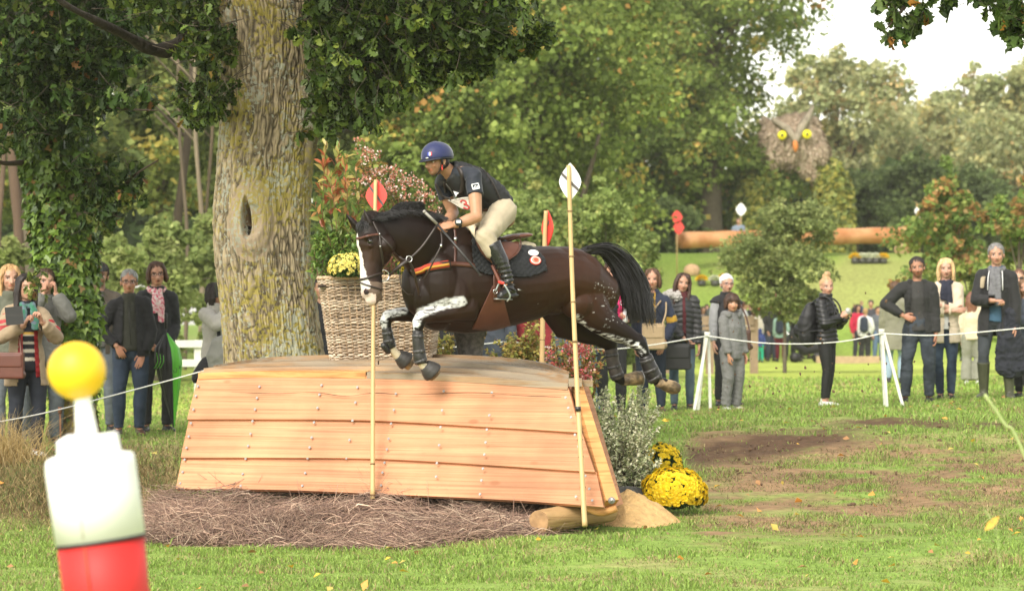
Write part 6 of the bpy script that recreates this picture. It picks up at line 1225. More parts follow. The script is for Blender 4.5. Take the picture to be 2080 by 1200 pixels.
# ------------------------------------------------------------------ what they carry
def carried():
    J = SP['tab']; p = P(29, 641, 29.55); t = thing('tablet', p, 'black tablet held up by the dark haired woman at the left edge', 'tablet'); m = MB(); m.box(p, (.078, .012, .082), np.array(Matrix.Rotation(radians(-6), 3, 'Y'))); m.build('case', mat('tablet_case', (.012, .012, .013), .4, bump=.2), t, smooth=False); m = MB(); m.box(p+[0, -.013, .005], (.078, .002, .012)); m.build('flap', mat('tablet_flap', (.022, .021, .021), .5), t, smooth=False)
    def bag(px, py, Y, w_, h, d, mt, nm, lab, cat, strap_to=None, flap=True):
        c = P(px, py, Y); t = thing(nm, c-[0, 0, h], lab, cat); m = MB(); m.box(c, (w_, d, h)); m.caps_tube([c+[-w_*.8, 0, -h*.7], c+[w_*.8, 0, -h*.7]], [(h*.35, d)]*2, 10); skin_build('bag_body', m, .009, mt, t, 5)
        if flap: m = MB(); m.box(c+[0, -d*.95, h*.35], (w_*.9, d*.18, h*.5)); skin_build('bag_flap', m, .008, mt, t, 3)
        if strap_to is not None: a, b_ = c+[-w_*.8, 0, h*.9], c+[w_*.8, 0, h*.9]; m = MB(); m.tube(lerp_path([a, (a+strap_to)/2+[-.02, -.05, 0], strap_to, (b_+strap_to)/2+[.03, -.02, 0], b_], 20), .010, 6, caps=False); m.build('bag_strap', mt, t)
    bag(18, 742, 29.7, .14, .12, .05, mat('chestnut_leather', (.11, .032, .02), .4), 'handbag', 'chestnut leather handbag hanging beside the tablet woman at the left edge', 'handbag', J['shR']+[0, 0, .03])
    J = SP['fur']; bag(1375, 724, 38.1, .16, .15, .05, mat('soft_black', (.014, .014, .015), .5), 'handbag', 'soft black handbag held against the blue jeans of the fur hood woman', 'handbag', J['wrR'])
    J = SP['bob']; bag(1327, 683, 37.6, .13, .15, .07, cloth('canvas_bag', (.33, .24, .14)), 'shoulder_bag', 'beige canvas shoulder bag next to the horse tail hair', 'bag', J['shL']+[0, 0, .03])
    J = SP['old']; bag(1513, 690, 38.9, .07, .12, .05, mat('dark_chestnut', (.06, .025, .015), .4), 'handbag', 'small dark brown handbag at the elbow of the boy in grey', 'handbag', J['shL']+[0, 0, .03])
    J = SP['boy'] 
    # rucksack of the woman with the bun
    J = SP['bun']; c = J['chest']-J['f']*.23-[0, 0, .12]; t = thing('rucksack', c-[0, 0, .25], 'black rucksack on the back of the blonde bun woman', 'rucksack'); m = MB(); m.caps_tube([c-[0, 0, .14], c, c+[0, 0, .16]+J['f']*.04], [(.15, .115), (.16, .12), (.12, .08)], 16, ref=J['f']); m.ball(c-J['f']*.08-[0, 0, .08], (.10, .10, .10)); skin_build('pack', m, .01, mat('pack_black', (.013, .013, .015), .6), t, 3, lambda V, N: wrinkle(V, .012)); m = MB()
    for sg in (1, -1): s0 = J['shL' if sg > 0 else 'shR']; m.tube(lerp_path([c+[0, 0, .18]+J['s']*.07*sg, s0*.75+J['neck']*.25+[0, 0, .075], s0*.8+J['chest']*.2+J['f']*.14, J['waist']+J['s']*.12*sg+J['f']*.10, c-[0, 0, .1]+J['s']*.1*sg], 18), [(.010, .022)]*18, 8, caps=False)
    m.build('shoulder_strap', mat('pack_black'), t)
    # bottle
    J = SP['pink']; w_ = J['wrL']+J['hdL']*.08; b = thing('bottle', w_-[0, 0, .05], 'small white plastic bottle in the hand of the pink waistcoat woman', 'bottle'); m = MB(); m.tube([w_-[0, 0, .07], w_-[0, 0, .065], w_+[0, 0, .04], w_+[0, 0, .06]], [.02, .030, .030, .013], 14); m.build('bottle_body', mat('bottle_white', (.7, .68, .7), .3), b); m = MB(); m.tube([w_+[0, 0, .06], w_+[0, 0, .085]], .015, 12); m.build('bottle_cap', WHITE_M, b)
    J = SP['bun']; w_ = J['wrL']*.5+J['wrR']*.5+J['hdL']*.09; o = MB(); o.ball(w_, (.035, .03, .045)); tt = skin_build('paper_cup', o, .008, mat('foil', (.5, .48, .45), .3, .4, 30, metal=.3), None, 1, lambda V, N: (fbm(V, 40, 2)-.5)*.02); tag(tt, 'crumpled pale wrapper in the hands of the blonde bun woman', 'wrapper')
    J = SP['phone']; w_ = P(440, 590, 34.0); ph = MB(); ph.box(w_, (.012, .036, .072), np.array(Matrix.Rotation(radians(20), 3, 'Z'))); o = ph.build('phone', mat('phone_black', (.01, .01, .012), .2), None, smooth=False); tag(o, 'black phone held up at the left edge of the oak trunk', 'phone')
    c = P(452, 722, 33.7); m = MB(); m.caps_tube([c-[0, 0, .14], c, c+[0, 0, .10]], [(.14, .10), (.17, .12), (.13, .09)], 16); tag(skin_build('grey_bag', m, .011, cloth('grey_canvas', (.20, .20, .18)), None, 3, lambda V, N: wrinkle(V, .012)), 'rounded grey canvas bag against the foot of the oak trunk', 'bag')
    m = MB(); c = P(425, 742, 33.8); m.caps_tube([c-[.12, 0, .12], c, c+[.10, 0, .06]], [(.07, .10), (.09, .12), (.06, .09)], 12); tag(skin_build('dark_bag', m, .011, BLACKC, None, 3, lambda V, N: wrinkle(V, .02)), 'slumped black bag left of the oak trunk behind the jump', 'bag')
    # black coat carried at the right edge
    c = P(2055, 690, 38.5); m = MB(); m.caps_tube([c+[-.03, 0, .30], c+[-.03, 0, .1], c+[.0, 0, -.18], c+[.02, 0, -.32]], [(.10, .06), (.13, .07), (.2, .06), (.22, .05)], 14); tag(skin_build('folded_coat', m, .011, cloth('ink_coat', (.012, .014, .022)), None, 2, lambda V, N: wrinkle(V, .03, 1.4)), 'dark coat hanging over an arm at the right edge beside the tall man', 'coat')
    # umbrella
    J = SP['umb']; tp = P(337, 676, 35.25); bt = P(353, 868, 35.2); t = thing('umbrella', bt, 'furled black and lime green golf umbrella with dark lettering held point down', 'umbrella')
    m = MB(); m.tube([tp+[0, 0, .10], tp, bt], [.010, .010, .006], 8); m.caps_tube([tp+[0, 0, .06], tp+[0, 0, .20]], .017, 10); m.build('shaft', SHOE_K, t)
    GR = mat('lime_nylon', (.12, .50, .035), .45, .1, 4, sheen=.2, trans=.1)
    n = 16; g = []; prof = [(0, .02), (.06, .06), (.16, .135), (.30, .155), (.50, .12), (.75, .065), (.95, .02), (1, .008)]; L = bt-tp
    for ti in np.linspace(0, 1, 26):
        r = np.interp(ti, *zip(*prof)); row = []
        for a in np.arange(48)*2*pi/48: rr = r*(.72+.28*abs(sin(a*4+ti*1.5))**.6); row.append(tp+L*ti+np.array([cos(a), sin(a), 0])*rr)
        g.append(row)
    g = np.array(g)
    for i in range(8):
        js = [(i*6+j-3) % 48 for j in range(7)]; m = MB(); m.grid(g[:, js], th=.004); m.build('canopy_panel', GR if i in (7, 0) else cloth('black_nylon', (.012, .012, .013), rough=.5), t)
    tx = [[(0, 0), (.5, 1), (1, 0)], [(0, 1), (.3, 0), (.6, .8), (1, 0)], [(0, 1), (.4, .2), (.9, 1), (.4, .2), (.1, -.5)], [(.1, .8), (.8, .9), (.8, 0), (.2, 0), (.3, .5), (.8, .5)]]
    for i, q in enumerate(tx): m = MB(); o = P(347+i*5.2, 762-i*4.5, 35.02); m.tube([o+np.array([x*.022, 0, y*.035]) for x, y in q], .0035, 4); m.build('lettering', SHOE_K, t)
    for i in range(3): m = MB(); m.tube(lerp_path([P(318+i*7, 716+i*3, 35.04), P(320+i*6, 735, 35.0), P(313+i*6, 748, 35.02)], 10), .0035, 5); m.build('tie_cord', GR, t)
carried()

# ------------------------------------------------------------------ the crowd far off on the meadow
def build_far():
    def proto(pose, hs, kind):
        J = stand(1040, 100, None, 0, pose, H=1.72, gz=0.); J['b'] = np.array([0, 100, 0.]); c = dict(k=.98, handL='relax', handR='relax', vox=.02, seed=hash(kind) % 7)
        root = thing('person', J['b'], 'x', 'person', 'crowd beyond the meadow'); 
        c['vox'] = .018; figure('body', J, c, root); top_garment('jacket', J, c, None_mat, root, .035, .12, 1.93, vox=.022, wr=.02); trousers(J, c, None_mat, root, .018, vox=.022); hair(J, c, hs, None_mat, root, .12); shoes(J, c, SHOE_K, root)
        if kind == 'pack': m = MB(); m.caps_tube([J['chest']-J['f']*.2-[0, 0, .2], J['chest']-J['f']*.2+[0, 0, .1]], [(.15, .1), (.13, .09)], 12, ref=J['f']); m.build('rucksack', cloth('far_pack', (.02, .03, .05)), root)
        return root
    None_mat = mat('far_cloth', (.1, .1, .1), .9)
    pr = {'a': proto(('down', 'down'), 'short', 'a'), 'b': proto(('front', 'down'), 'bob', 'b'), 'c': proto(('down', 'pocket'), 'short', 'pack'), 'd': proto(('fronthigh', 'fronthigh'), 'long', 'd')}
    K = lambda c: mat('far_%02x%02x%02x' % tuple(int(x*255) for x in c), c, .9)
    rows = [('b', 1428, 622, 101, 20, (.12, .12, .13), (.02, .02, .03), (.05, .03, .02), 'charcoal jacket left of the white cap'), ('a', 1452, 606, 97, 150, (.16, .17, .18), (.03, .04, .06), (.6, .6, .62), 'grey jacket with white cap'), ('c', 1468, 609, 99, -20, (.14, .10, .09), (.02, .02, .03), (.08, .04, .03), 'brown grey top right of the white cap'),
      ('a', 1512, 612, 97, 90, (.6, .6, .6), (.10, .08, .06), (.12, .05, .04), 'white shirt beside the boy in grey'), ('b', 1533, 624, 95, 170, (.62, .56, .48), (.10, .07, .05), (.10, .05, .03), 'cream jumper and brown hair'), ('a', 1550, 611, 102, 10, (.10, .09, .07), (.02, .02, .02), (.03, .02, .02), 'dark brown coat between the cream jumper and the mint jacket'),
      ('c', 1566, 614, 98, 20, (.03, .03, .03), (.04, .05, .08), (.05, .03, .02), 'black top with rucksack'), ('c', 1586, 630, 95, 165, (.32, .48, .40), (.12, .008, .02), (.06, .03, .02), 'mint green jacket with maroon trousers'), ('d', 1604, 616, 101, -10, (.03, .03, .04), (.02, .02, .03), (.12, .05, .02), 'black coat right of the mint jacket'), ('d', 1618, 612, 96, 0, (.02, .02, .02), (.02, .02, .02), (.28, .12, .04), 'copper hair and black coat behind the pushchair'),
      ('a', 1637, 604, 103, 30, (.03, .035, .05), (.02, .02, .03), (.02, .02, .03), 'dark blue coat left of the blonde bun'), ('a', 1497, 612, 103, 0, (.10, .06, .05), (.02, .03, .05), (.04, .03, .02), 'brown top behind the boy in grey'), ('b', 1742, 618, 100, 30, (.45, .015, .05), (.03, .03, .04), (.04, .02, .02), 'crimson jacket'), ('c', 1758, 626, 97, 160, (.66, .66, .66), (.02, .02, .02), (.42, .26, .12), 'white jacket and blonde hair with blue rucksack'),
      ('a', 1769, 609, 102, -10, (.05, .05, .06), (.03, .03, .04), (.02, .02, .02), 'dark cap behind the white jacket'), ('a', 1783, 622, 99, 20, (.10, .11, .13), (.10, .16, .25), (.05, .03, .02), 'grey top and pale jeans left of the rope post'), ('b', 1345, 628, 104, 0, (.03, .05, .12), (.02, .02, .03), (.05, .03, .02), 'blue coat between the bob woman and the fur hood woman'), ('a', 1947, 640, 98, 10, (.30, .32, .34), (.08, .13, .22), (.1, .06, .04), 'grey top between the trench coat and the tall man')]
    more = [(1436, 'navy'), (1462, 'grey'), (1484, 'plum'), (1505, 'sand'), (1524, 'black'), (1542, 'red'), (1558, 'grey'), (1574, 'navy'), (1597, 'sand'), (1611, 'plum'), (1628, 'grey'), (1648, 'black'), (1660, 'navy'), (1735, 'black'), (1750, 'navy'), (1790, 'sand'), (1800, 'grey')]
    cc = dict(navy=(.03, .05, .12), grey=(.16, .16, .17), plum=(.16, .04, .08), sand=(.42, .36, .26), black=(.02, .02, .02), red=(.4, .03, .03))
    for n_, (px, c_) in enumerate(more): rows.append(('abcd'[n_ % 4], px, 618-(n_*7 % 13), 104+(n_*5 % 6), n_*57 % 360, cc[c_], [(.02, .02, .03), (.05, .08, .14), (.10, .09, .08)][n_ % 3], [(.03, .02, .02), (.12, .06, .03), (.3, .2, .1)][n_ % 3], c_+' top in the back row, '+['leftmost of all', 'beside the white cap', 'right of the grey haired woman', 'behind the boy', 'left of the green trousered child', 'above the green trousered child', 'left of the rucksack wearer', 'above the mint jacket', 'right of the mint jacket', 'beside the copper hair', 'above the pushchair', 'left of the blonde bun', 'behind the black rucksack', 'left of the crimson jacket', 'between crimson and white jackets', 'left of the olive coat', 'behind the olive coat'][n_]))
    for i, (k, px, top, Y, yaw, jc, tc, hc, lab) in enumerate(rows):
        x = float(P(px, 0, Y)[0]); g = float(ground_z(x, Y)); H = float(P(px, top, Y)[2])-g
        copy_tree(pr[k], (x, Y, g), radians(yaw), H/1.72, dict(jacket=K(jc), trousers=K(tc), hair=K(hc)), label='far off person, '+lab)
    x = float(P(1544, 0, 94)[0]); g = float(ground_z(x, 94)); copy_tree(pr['b'], (x, 94, g), 3.0, .98/1.72, dict(jacket=K((.04, .06, .20)), trousers=K((.03, .42, .26)), hair=K((.04, .06, .2))), label='far off small child in blue hooded jacket and bright green trousers')
    Y = 117.; x = float(P(1500, 0, Y)[0]); copy_tree(pr['a'], (x, Y, float(ground_z(x, Y))-.35), 0, 1, dict(jacket=K((.18, .22, .28)), trousers=K((.1, .12, .16)), hair=K((.1, .07, .05))), label='far off person in blue grey top behind the long log on the hill')
    for o in pr.values():
        for ch in list(o.children): bpy.data.objects.remove(ch)
        bpy.data.objects.remove(o)
    # pushchair
    Y = 94; c = P(1636, 718, Y); c[2] = float(ground_z(c[0], Y)); t = thing('pushchair', c, 'far off black pushchair in front of the copper haired person', 'pushchair'); m = MB(); m.caps_tube([c+[-.25, 0, .5], c+[.0, 0, .35], c+[.35, 0, .42]], [(.12, .2), (.16, .22), (.12, .2)], 12); m.ball(c+[-.25, 0, .75], (.25, .22, .22)); m.build('seat', cloth('pram_black', (.012, .012, .013)), t)
    for dx in (-.3, .35):
        for dy in (-.2, .2): m = MB(); m.tube([c+[dx, dy-.02, .15], c+[dx, dy+.02, .15]], .15, 16); m.build('wheel', SHOE_K, t)
    m = MB(); m.tube([c+[.3, 0, .2], c+[-.3, 0, .6], c+[-.65, 0, 1.0]], .02, 6); m.build('handle', STEEL, t)
build_far()
# ------------------------------------------------------------------ wicker basket, pots, shrubs, flowers
def leafm(nm, rough=.5, trans=.3, var=.05): return mat(nm, attr=True, rough=rough, var=var, trans=trans, spec=.35)
def build_basket():
    B = [P(667, 742, 26.0), P(803, 737, 26.05), P(886, 727, 27.2), P(740, 727, 27.6)]
    fl = P(668, 740, 26.0); z0 = float(fl[2])-.005
    b0 = np.array([P(670, 742, 26.0), P(868, 736, 26.25), P(884, 730, 26.9), P(700, 730, 27.0)]); b0[:, 2] = z0+np.array([0, .0, .03, .03])
    t0 = np.array([P(643, 561, 25.95), P(888, 556, 26.15), P(905, 553, 27.0), P(672, 553, 27.15)]); t0[:, 2] = P(643, 562, 25.95)[2]+np.array([0, .02, .02, 0])
    root = thing('basket', b0.mean(0), 'big square wicker basket full of plants standing on the jump beside the oak trunk', 'basket')
    def loop(u, s):
        """u 0..4 round the basket with rounded corners, s 0 bottom..1 top"""
        i = int(u) % 4; f = u-int(u); c = b0*(1-s)+t0*s; a, b_ = c[i], c[(i+1) % 4]; p = a*(1-f)+b_*f; ctr = c.mean(0); r = .12
        e = min(f, 1-f); 
        if e < r: p = p+(ctr-p)*[1, 1, 0]*(.11*(1-e/r)**2)
        return p
    m = MB(); nper = 300; rows = 56; us = np.linspace(0, 4, nper, endpoint=False)
    rr = np.random.default_rng(4); C = []; pal = np.array([(.47, .375, .27), (.41, .32, .23), (.34, .255, .175), (.54, .45, .34)])
    pts0 = np.array([[loop(u, s) for u in us] for s in (0, 1)]); ctr = (b0.mean(0)+t0.mean(0))/2
    nrm = nz((pts0[0]-ctr)*[1, 1, 0])
    # true outward normals from the loop tangent
    tg = nz(np.roll(pts0[0], -1, 0)-np.roll(pts0[0], 1, 0)); nrm = nz(np.stack([tg[:, 1], -tg[:, 0], 0*tg[:, 0]], -1)); nrm *= np.sign((nrm*(pts0[0]-ctr)).sum(1))[:, None]
    for r in range(rows):
        s = (r+.5)/rows*.97; ph = pi*(r % 2); base = pts0[0]*(1-s)+pts0[1]*s; wob = (vnoise(np.stack([us*6, us*0+r*3.1, us*0], -1))-.5)*.010
        w_ = np.sin(us*20*pi/1.0+ph+.35*np.sin(r*.9))*.008; p = base+nrm*w_[:, None]; p[:, 2] += wob+np.sin(us*3+r)*.003; p = np.vstack([p, p[:1]]); c = pal[rr.integers(0, 4)]*(.8+.4*rr.random())
        cc = c[None]*(.75+.5*vnoise(np.stack([np.linspace(0, 60, nper+1), np.full(nper+1, r*7.), np.zeros(nper+1)], -1)))[:, None]; m.tube(p, .0060+.0016*rr.random(), 5, ref=(0, 0, 1), col=cc, caps=False)
    m.build('weave', mat('willow', attr=True, rough=.75, var=.2, vs=60), root, colour=True)
    m = MB()
    for k in range(64):
        u = k/16; a, b_ = loop(u, 0), loop(u, 1); m.tube([a, b_], .008, 5)
    m.build('stakes', mat('willow_stake', (.33, .22, .13), .8), root)
    for nm, s, rad in (('rim', .985, .017), ('base_rim', .0, .019)):
        m = MB(); p = np.array([loop(u, s) for u in us]+[loop(0, s)]); k = np.linspace(0, 90*pi, nper+1)
        for ph in (0, 2*pi/3, 4*pi/3): m.tube(p+np.vstack([nrm, nrm[:1]])*(np.cos(k+ph)*rad*.55)[:, None]+np.outer(np.sin(k+ph)*rad*.55, [0, 0, 1]), rad*.55, 5, ref=(0, 0, 1), caps=False)
        m.build(nm, mat('willow_rim', (.50, .36, .23), .75, .3, 40), root)
    m = MB(); c = b0*.12+t0*.88; m.poly(c, [0, 0, 1], .02); m.build('potting_soil', mat('compost', (.03, .02, .013), .95, .4, 30, bump=.8, bd=.01), root)
    m = MB(); ins = lambda c: c+(c.mean(0)-c)*[.16, .16, 0]; m.hexa(np.vstack([ins(b0+[0, 0, .01]), ins(t0-[0, 0, .03])])); m.build('liner', mat('willow_inside', (.10, .07, .045), .9), root, smooth=False)
    return t0
BT = build_basket()
def shrub(name, label, cat, base, stems, shape, L, pal, dens=60, stemc=(.12, .07, .035), tipf=None, group=None, droop=.25, rough=.45, trans=.3, srad=.004, spread=.9, frac=.1, seed=1, w=None):
    """stems: list of (x,y,Y) photo tips (or 3-D points with four items); leaves set along every stem"""
    r = np.random.default_rng(seed); root = thing(name, base if base.ndim == 1 else base.mean(0), label, cat, group); bs = np.atleast_2d(base); m = MB(); P_, D_, U_, S_, C_ = [], [], [], [], []
    for i, q in enumerate(stems):
        t = P(*q[:3]); b = bs[r.integers(len(bs))]+r.normal(size=3)*[.03, .03, 0]; mid = (b+t)/2+r.normal(size=3)*[.03, .03, .0]+[0, 0, .05]; pp = lerp_path([b, mid, t], 14); m.tube(pp, np.linspace(srad, srad*.4, 14), 5)
        ln = np.linalg.norm(t-b); n = int(dens*ln*(.8+.4*r.random())); u = frac+(1-frac)*r.random(n)**.8; k = u*13; j = np.minimum(k.astype(int), 12); f = (k-j)[:, None]; pos = pp[j]*(1-f)+pp[j+1]*f
        tan = nz(pp[j+1]-pp[j]); d = nz(r.normal(size=(n, 3))*spread+tan*.75+[0, 0, -.1]); P_.append(pos); D_.append(nz(d-[0, 0, droop])); U_.append(nz(r.normal(size=(n, 3))*.35+[0, -.25, .9])); S_.append(L*(.6+.6*r.random(n))*(1-.25*u)); C_.append(pal(n, u, r))
    m.build('stem', mat('stem_%02x%02x' % (int(stemc[0]*255), int(stemc[1]*255)), stemc, .7), root)
    P_, D_, U_, S_, C_ = map(np.concatenate, (P_, D_, U_, S_, C_)); o = leaf_obj('foliage', [leaves(P_, D_, U_, S_, shape, C_)], leafm('leafm_%d' % int(rough*100), rough, trans), root)
    return root
def clusters(nm, pts, r0, n, size, cols, parent, seed=0, shape='quad', m=None):
    r = np.random.default_rng(seed); P_, D_, C_ = [], [], []
    for p in pts: d = nz(r.normal(size=(n, 3))); P_.append(p+d*r0*r.random((n, 1))**.4); D_.append(nz(d+[0, 0, .3])); C_.append(np.array(cols)[r.integers(0, len(cols), n)]*(.8+.4*r.random((n, 1))))
    P_, D_, C_ = map(np.concatenate, (P_, D_, C_)); return leaf_obj(nm, [leaves(P_, D_, nz(r.normal(size=P_.shape)), size*(.7+.6*r.random(len(P_))), shape, C_)], m or leafm('petal', .6, .25), parent)
def mixp(cols, w=None, jit=.2, tips=None, th=.7):
    def f(n, u, r):
        c = np.array(cols, float)[r.choice(len(cols), n, p=None if w is None else np.array(w)/sum(w))]
        if tips is not None: t = np.array(tips, float)[r.integers(0, len(tips), n)]; k = ((u > th) & (r.random(n) < .8))[:, None]; c = np.where(k, t, c)
        return c*(1-jit+2*jit*r.random((n, 1)))
    return f
def rs(seed): return np.random.default_rng(seed)
BC = BT.mean(0)
# photinia with bronze red tips
r = rs(1); st_ = [(663, 288, 26.35), (652, 330, 26.3), (700, 320, 26.4), (690, 345, 26.5), (722, 335, 26.45), (672, 360, 26.2), (707, 372, 26.3), (648, 375, 26.45), (735, 400, 26.5), (690, 300, 26.5), (640, 420, 26.3), (720, 440, 26.2)]
PHO = shrub('photinia', 'upright photinia with green leaves and bronze red tips in the wicker basket', 'shrub', np.array([P(690, 560, 26.4), P(705, 560, 26.3), P(675, 560, 26.4)]), st_, 'lance', .125, mixp([(.17, .25, .05), (.25, .31, .07), (.10, .17, .035)], None, .25, [(.42, .13, .06), (.50, .26, .10), (.36, .30, .09), (.26, .28, .07)], .55), 44, (.16, .05, .03), droop=-.35, spread=.55, rough=.35, seed=3)
r = rs(2); st_ = [(r.uniform(632, 760), r.uniform(455, 545), r.uniform(26.0, 26.6)) for _ in range(46)]
shrub('green_filler', 'leafy mid green bush filling the left of the wicker basket under the photinia', 'bush', np.array([P(x, 568, 26.3) for x in (650, 680, 710, 740)]), st_, 'lance', .075, mixp([(.12, .21, .035), (.19, .28, .05), (.07, .14, .025)]), 90, seed=4, droop=.1)
st_ = [(740, 292, 26.5), (752, 312, 26.5), (770, 330, 26.6), (790, 345, 26.6), (812, 352, 26.7), (800, 372, 26.6), (830, 368, 26.7), (848, 380, 26.7), (866, 395, 26.8), (760, 350, 26.5), (778, 372, 26.5), (845, 410, 26.6), (815, 400, 26.6), (735, 372, 26.4), (880, 415, 26.9), (895, 440, 26.8), (870, 430, 26.7), (905, 470, 26.8), (790, 400, 26.4), (850, 450, 26.6), (880, 470, 26.6), (745, 330, 26.45)]
AB = shrub('abelia', 'tall arching abelia with pink flower clusters behind the horse mane in the basket', 'shrub', np.array([P(800, 560, 26.6), P(830, 560, 26.7), P(770, 560, 26.5)]), st_+[(x+r.uniform(-25, 25), y+r.uniform(20, 60), Y) for x, y, Y in st_], 'fold', .036, mixp([(.10, .17, .035), (.17, .22, .05), (.25, .16, .06)]), 95, (.22, .08, .05), seed=5)
pp = [P(x+r.uniform(-14, 14), y+r.uniform(-8, 26), Y+r.uniform(-.05, .05)) for x, y, Y in st_[:15] for _ in range(4)]; clusters('flower_cluster', pp, .040, 18, .020, [(.46, .17, .11), (.55, .30, .22), (.60, .26, .18), (.78, .66, .60)], AB, 2)
def mum(name, label, c, rad, nh, seed, col=(.90, .66, .02)):
    """cushion of small daisy heads over dark foliage"""
    r = rs(seed); root = thing(name, c-[0, 0, rad[2]*.4], label, 'flowers'); d = nz(r.normal(size=(nh*3, 3))); d = d[(d[:, 2] > -.45) & (d[:, 1] < .5)][:nh]; n = len(d); rad = np.array(rad); p = c+d*rad*(.84+.34*fbm(d, 2.2, 3, seed)[:, None]+.06*r.random((n, 1))); k = 11; a = np.arange(k)*2*pi/k
    u = nz(np.cross(d, r.normal(size=(n, 3)))); v = np.cross(d, u); pos = np.repeat(p, 2*k, 0); aa = np.tile(np.concatenate([a, a+.28]), n)[:, None]; U = np.repeat(u, 2*k, 0); V = np.repeat(v, 2*k, 0); D = np.repeat(d, 2*k, 0)
    lift = np.tile(np.concatenate([np.full(k, .25), np.full(k, .75)]), n)[:, None]; dd = nz(U*np.cos(aa)+V*np.sin(aa)+D*lift); sz = np.repeat((.014+.009*r.random(n))*(1.25 if nh < 200 else 1), 2*k)*np.tile(np.concatenate([np.full(k, 1), np.full(k, .75)]), n)
    c_ = np.repeat(np.array(col)*(.82+.3*r.random((n, 1))), 2*k, 0); leaf_obj('flower_heads', [leaves(pos, dd, D, sz, 'quad', c_)], leafm('mum_petal', .55, .2), root)
    g = nz(r.normal(size=(2600, 3))); g = g[g[:, 2] > -.6]; gp_ = c+g*rad*(.72+.30*fbm(g, 2.2, 3, seed)[:, None]+.10*r.random((len(g), 1))); leaf_obj('foliage', [leaves(gp_, nz(g+r.normal(size=g.shape)*.6), nz(r.normal(size=g.shape)), .03, 'fold', palette(len(g), [(.04, .09, .02), (.07, .13, .03)]))], leafm('mum_leaf'), root)
    m = MB(); m.ball(c, rad*.74, n=18, m=12); m.build('inner_growth', mat('mum_core', (.02, .035, .01), .9), root); return root
mum('chrysanthemum', 'pale yellow chrysanthemum in the basket left of the horse face', P(708, 543, 25.95), (.15, .12, .11), 240, 11, (.92, .80, .22))
mum('chrysanthemum', 'small patch of yellow chrysanthemum under the horse throat in the basket', P(826, 545, 26.0), (.07, .07, .05), 50, 12, (.85, .60, .05))
mum('chrysanthemum', 'low round cushion of bright yellow chrysanthemums at the right foot of the jump', P(1370, 1000, 25.5), (.235, .21, .18), 1150, 13)
mum('chrysanthemum', 'bright yellow chrysanthemum bush further back between grey leaved shrub and log', P(1345, 942, 26.6), (.16, .20, .15), 330, 14)
# black pots
def pot(label, c, r0, r1, h, tilt=None):
    root = thing('plant_pot', c, label, 'pot'); m = MB(); n = 40; M = np.array(Matrix.Rotation(radians(tilt or 0), 3, 'Y')); up = M @ np.array([0, 0, 1.]); pr = [(0, r0), (h*.02, r0*1.01), (h*.80, r0+(r1-r0)*.8), (h*.81, r1*1.02), (h*.99, r1*1.06), (h, r1*1.10), (h, r1*.97), (h*.85, r1*.92)]
    m.tube([c+up*z for z, q in pr], [q for z, q in pr], n, ref=M @ np.array([0, 1., 0]), caps=False); m.build('pot_wall', mat('pot_plastic', (.055, .056, .054), .6, .2, 30, c2=(.10, .098, .09), bump=.2, bs=80), root)
    m = MB(); m.tube([c+up*h*.80, c+up*h*.86], [r1*.93]*2, n); m.build('compost', mat('compost'), root); m = MB(); m.tube([c-up*0, c+up*.01], [r0*.98]*2, n); m.build('pot_base', mat('pot_plastic'), root); return root
pot('grey black plastic flower pot standing on top of the jump under the horse', P(955, 726, 27.05), .098, .130, .215)
shrub('pot_plant', 'sparse drooping plant in the plastic pot under the horse girth', 'plant', P(955, 690, 27.05), [(rs(i).uniform(925, 995), rs(i+50).uniform(662, 685), 27.0) for i in range(16)], 'fold', .04, mixp([(.16, .20, .05), (.09, .14, .03), (.3, .2, .07)]), 80, seed=7)
GOLD = mixp([(.34, .31, .07), (.44, .38, .10), (.22, .24, .05), (.42, .26, .08)], None, .25)
r = rs(31); shrub('golden_shrub', 'golden leaved shrub behind the jump between basket and plastic pot', 'shrub', P(905, 800, 27.9), [(r.uniform(886, 930), r.uniform(665, 720), r.uniform(27.7, 28.1)) for _ in range(16)], 'fold', .055, GOLD, 80, seed=8, group='shrubs behind the jump', droop=.35)
r = rs(32); shrub('golden_shrub', 'wide golden leaved shrub behind the jump right of the plastic pot', 'shrub', np.array([P(x, 810, 28.) for x in (1010, 1050, 1080)]), [(x, y, r.uniform(27.8, 28.5)) for x, y in zip(r.uniform(985, 1112, 60), r.uniform(655, 722, 60)) if y > 655+abs(x-1085)*.35]+[(1085, 642, 28), (1075, 652, 28), (1092, 650, 28)], 'fold', .058, GOLD, 85, seed=9, group='shrubs behind the jump', droop=.35)
r = rs(33); G3 = shrub('flowering_shrub', 'loose shrub with pink flowers and orange green leaves behind the right end of the jump', 'shrub', np.array([P(x, 900, 28.) for x in (1130, 1160, 1185)]), [(r.uniform(1112, 1232), 690+r.uniform(-18, 60), r.uniform(27.7, 28.5)) for _ in range(58)], 'fold', .055, mixp([(.26, .26, .07), (.38, .26, .07), (.15, .20, .05), (.42, .17, .06)], None, .25), 70, seed=10, group='shrubs behind the jump', droop=.35)
clusters('flower_cluster', [P(r.uniform(1115, 1200), r.uniform(690, 790), 27.7) for _ in range(26)], .04, 26, .022, [(.50, .10, .12), (.60, .35, .30), (.45, .10, .08)], G3, 5)
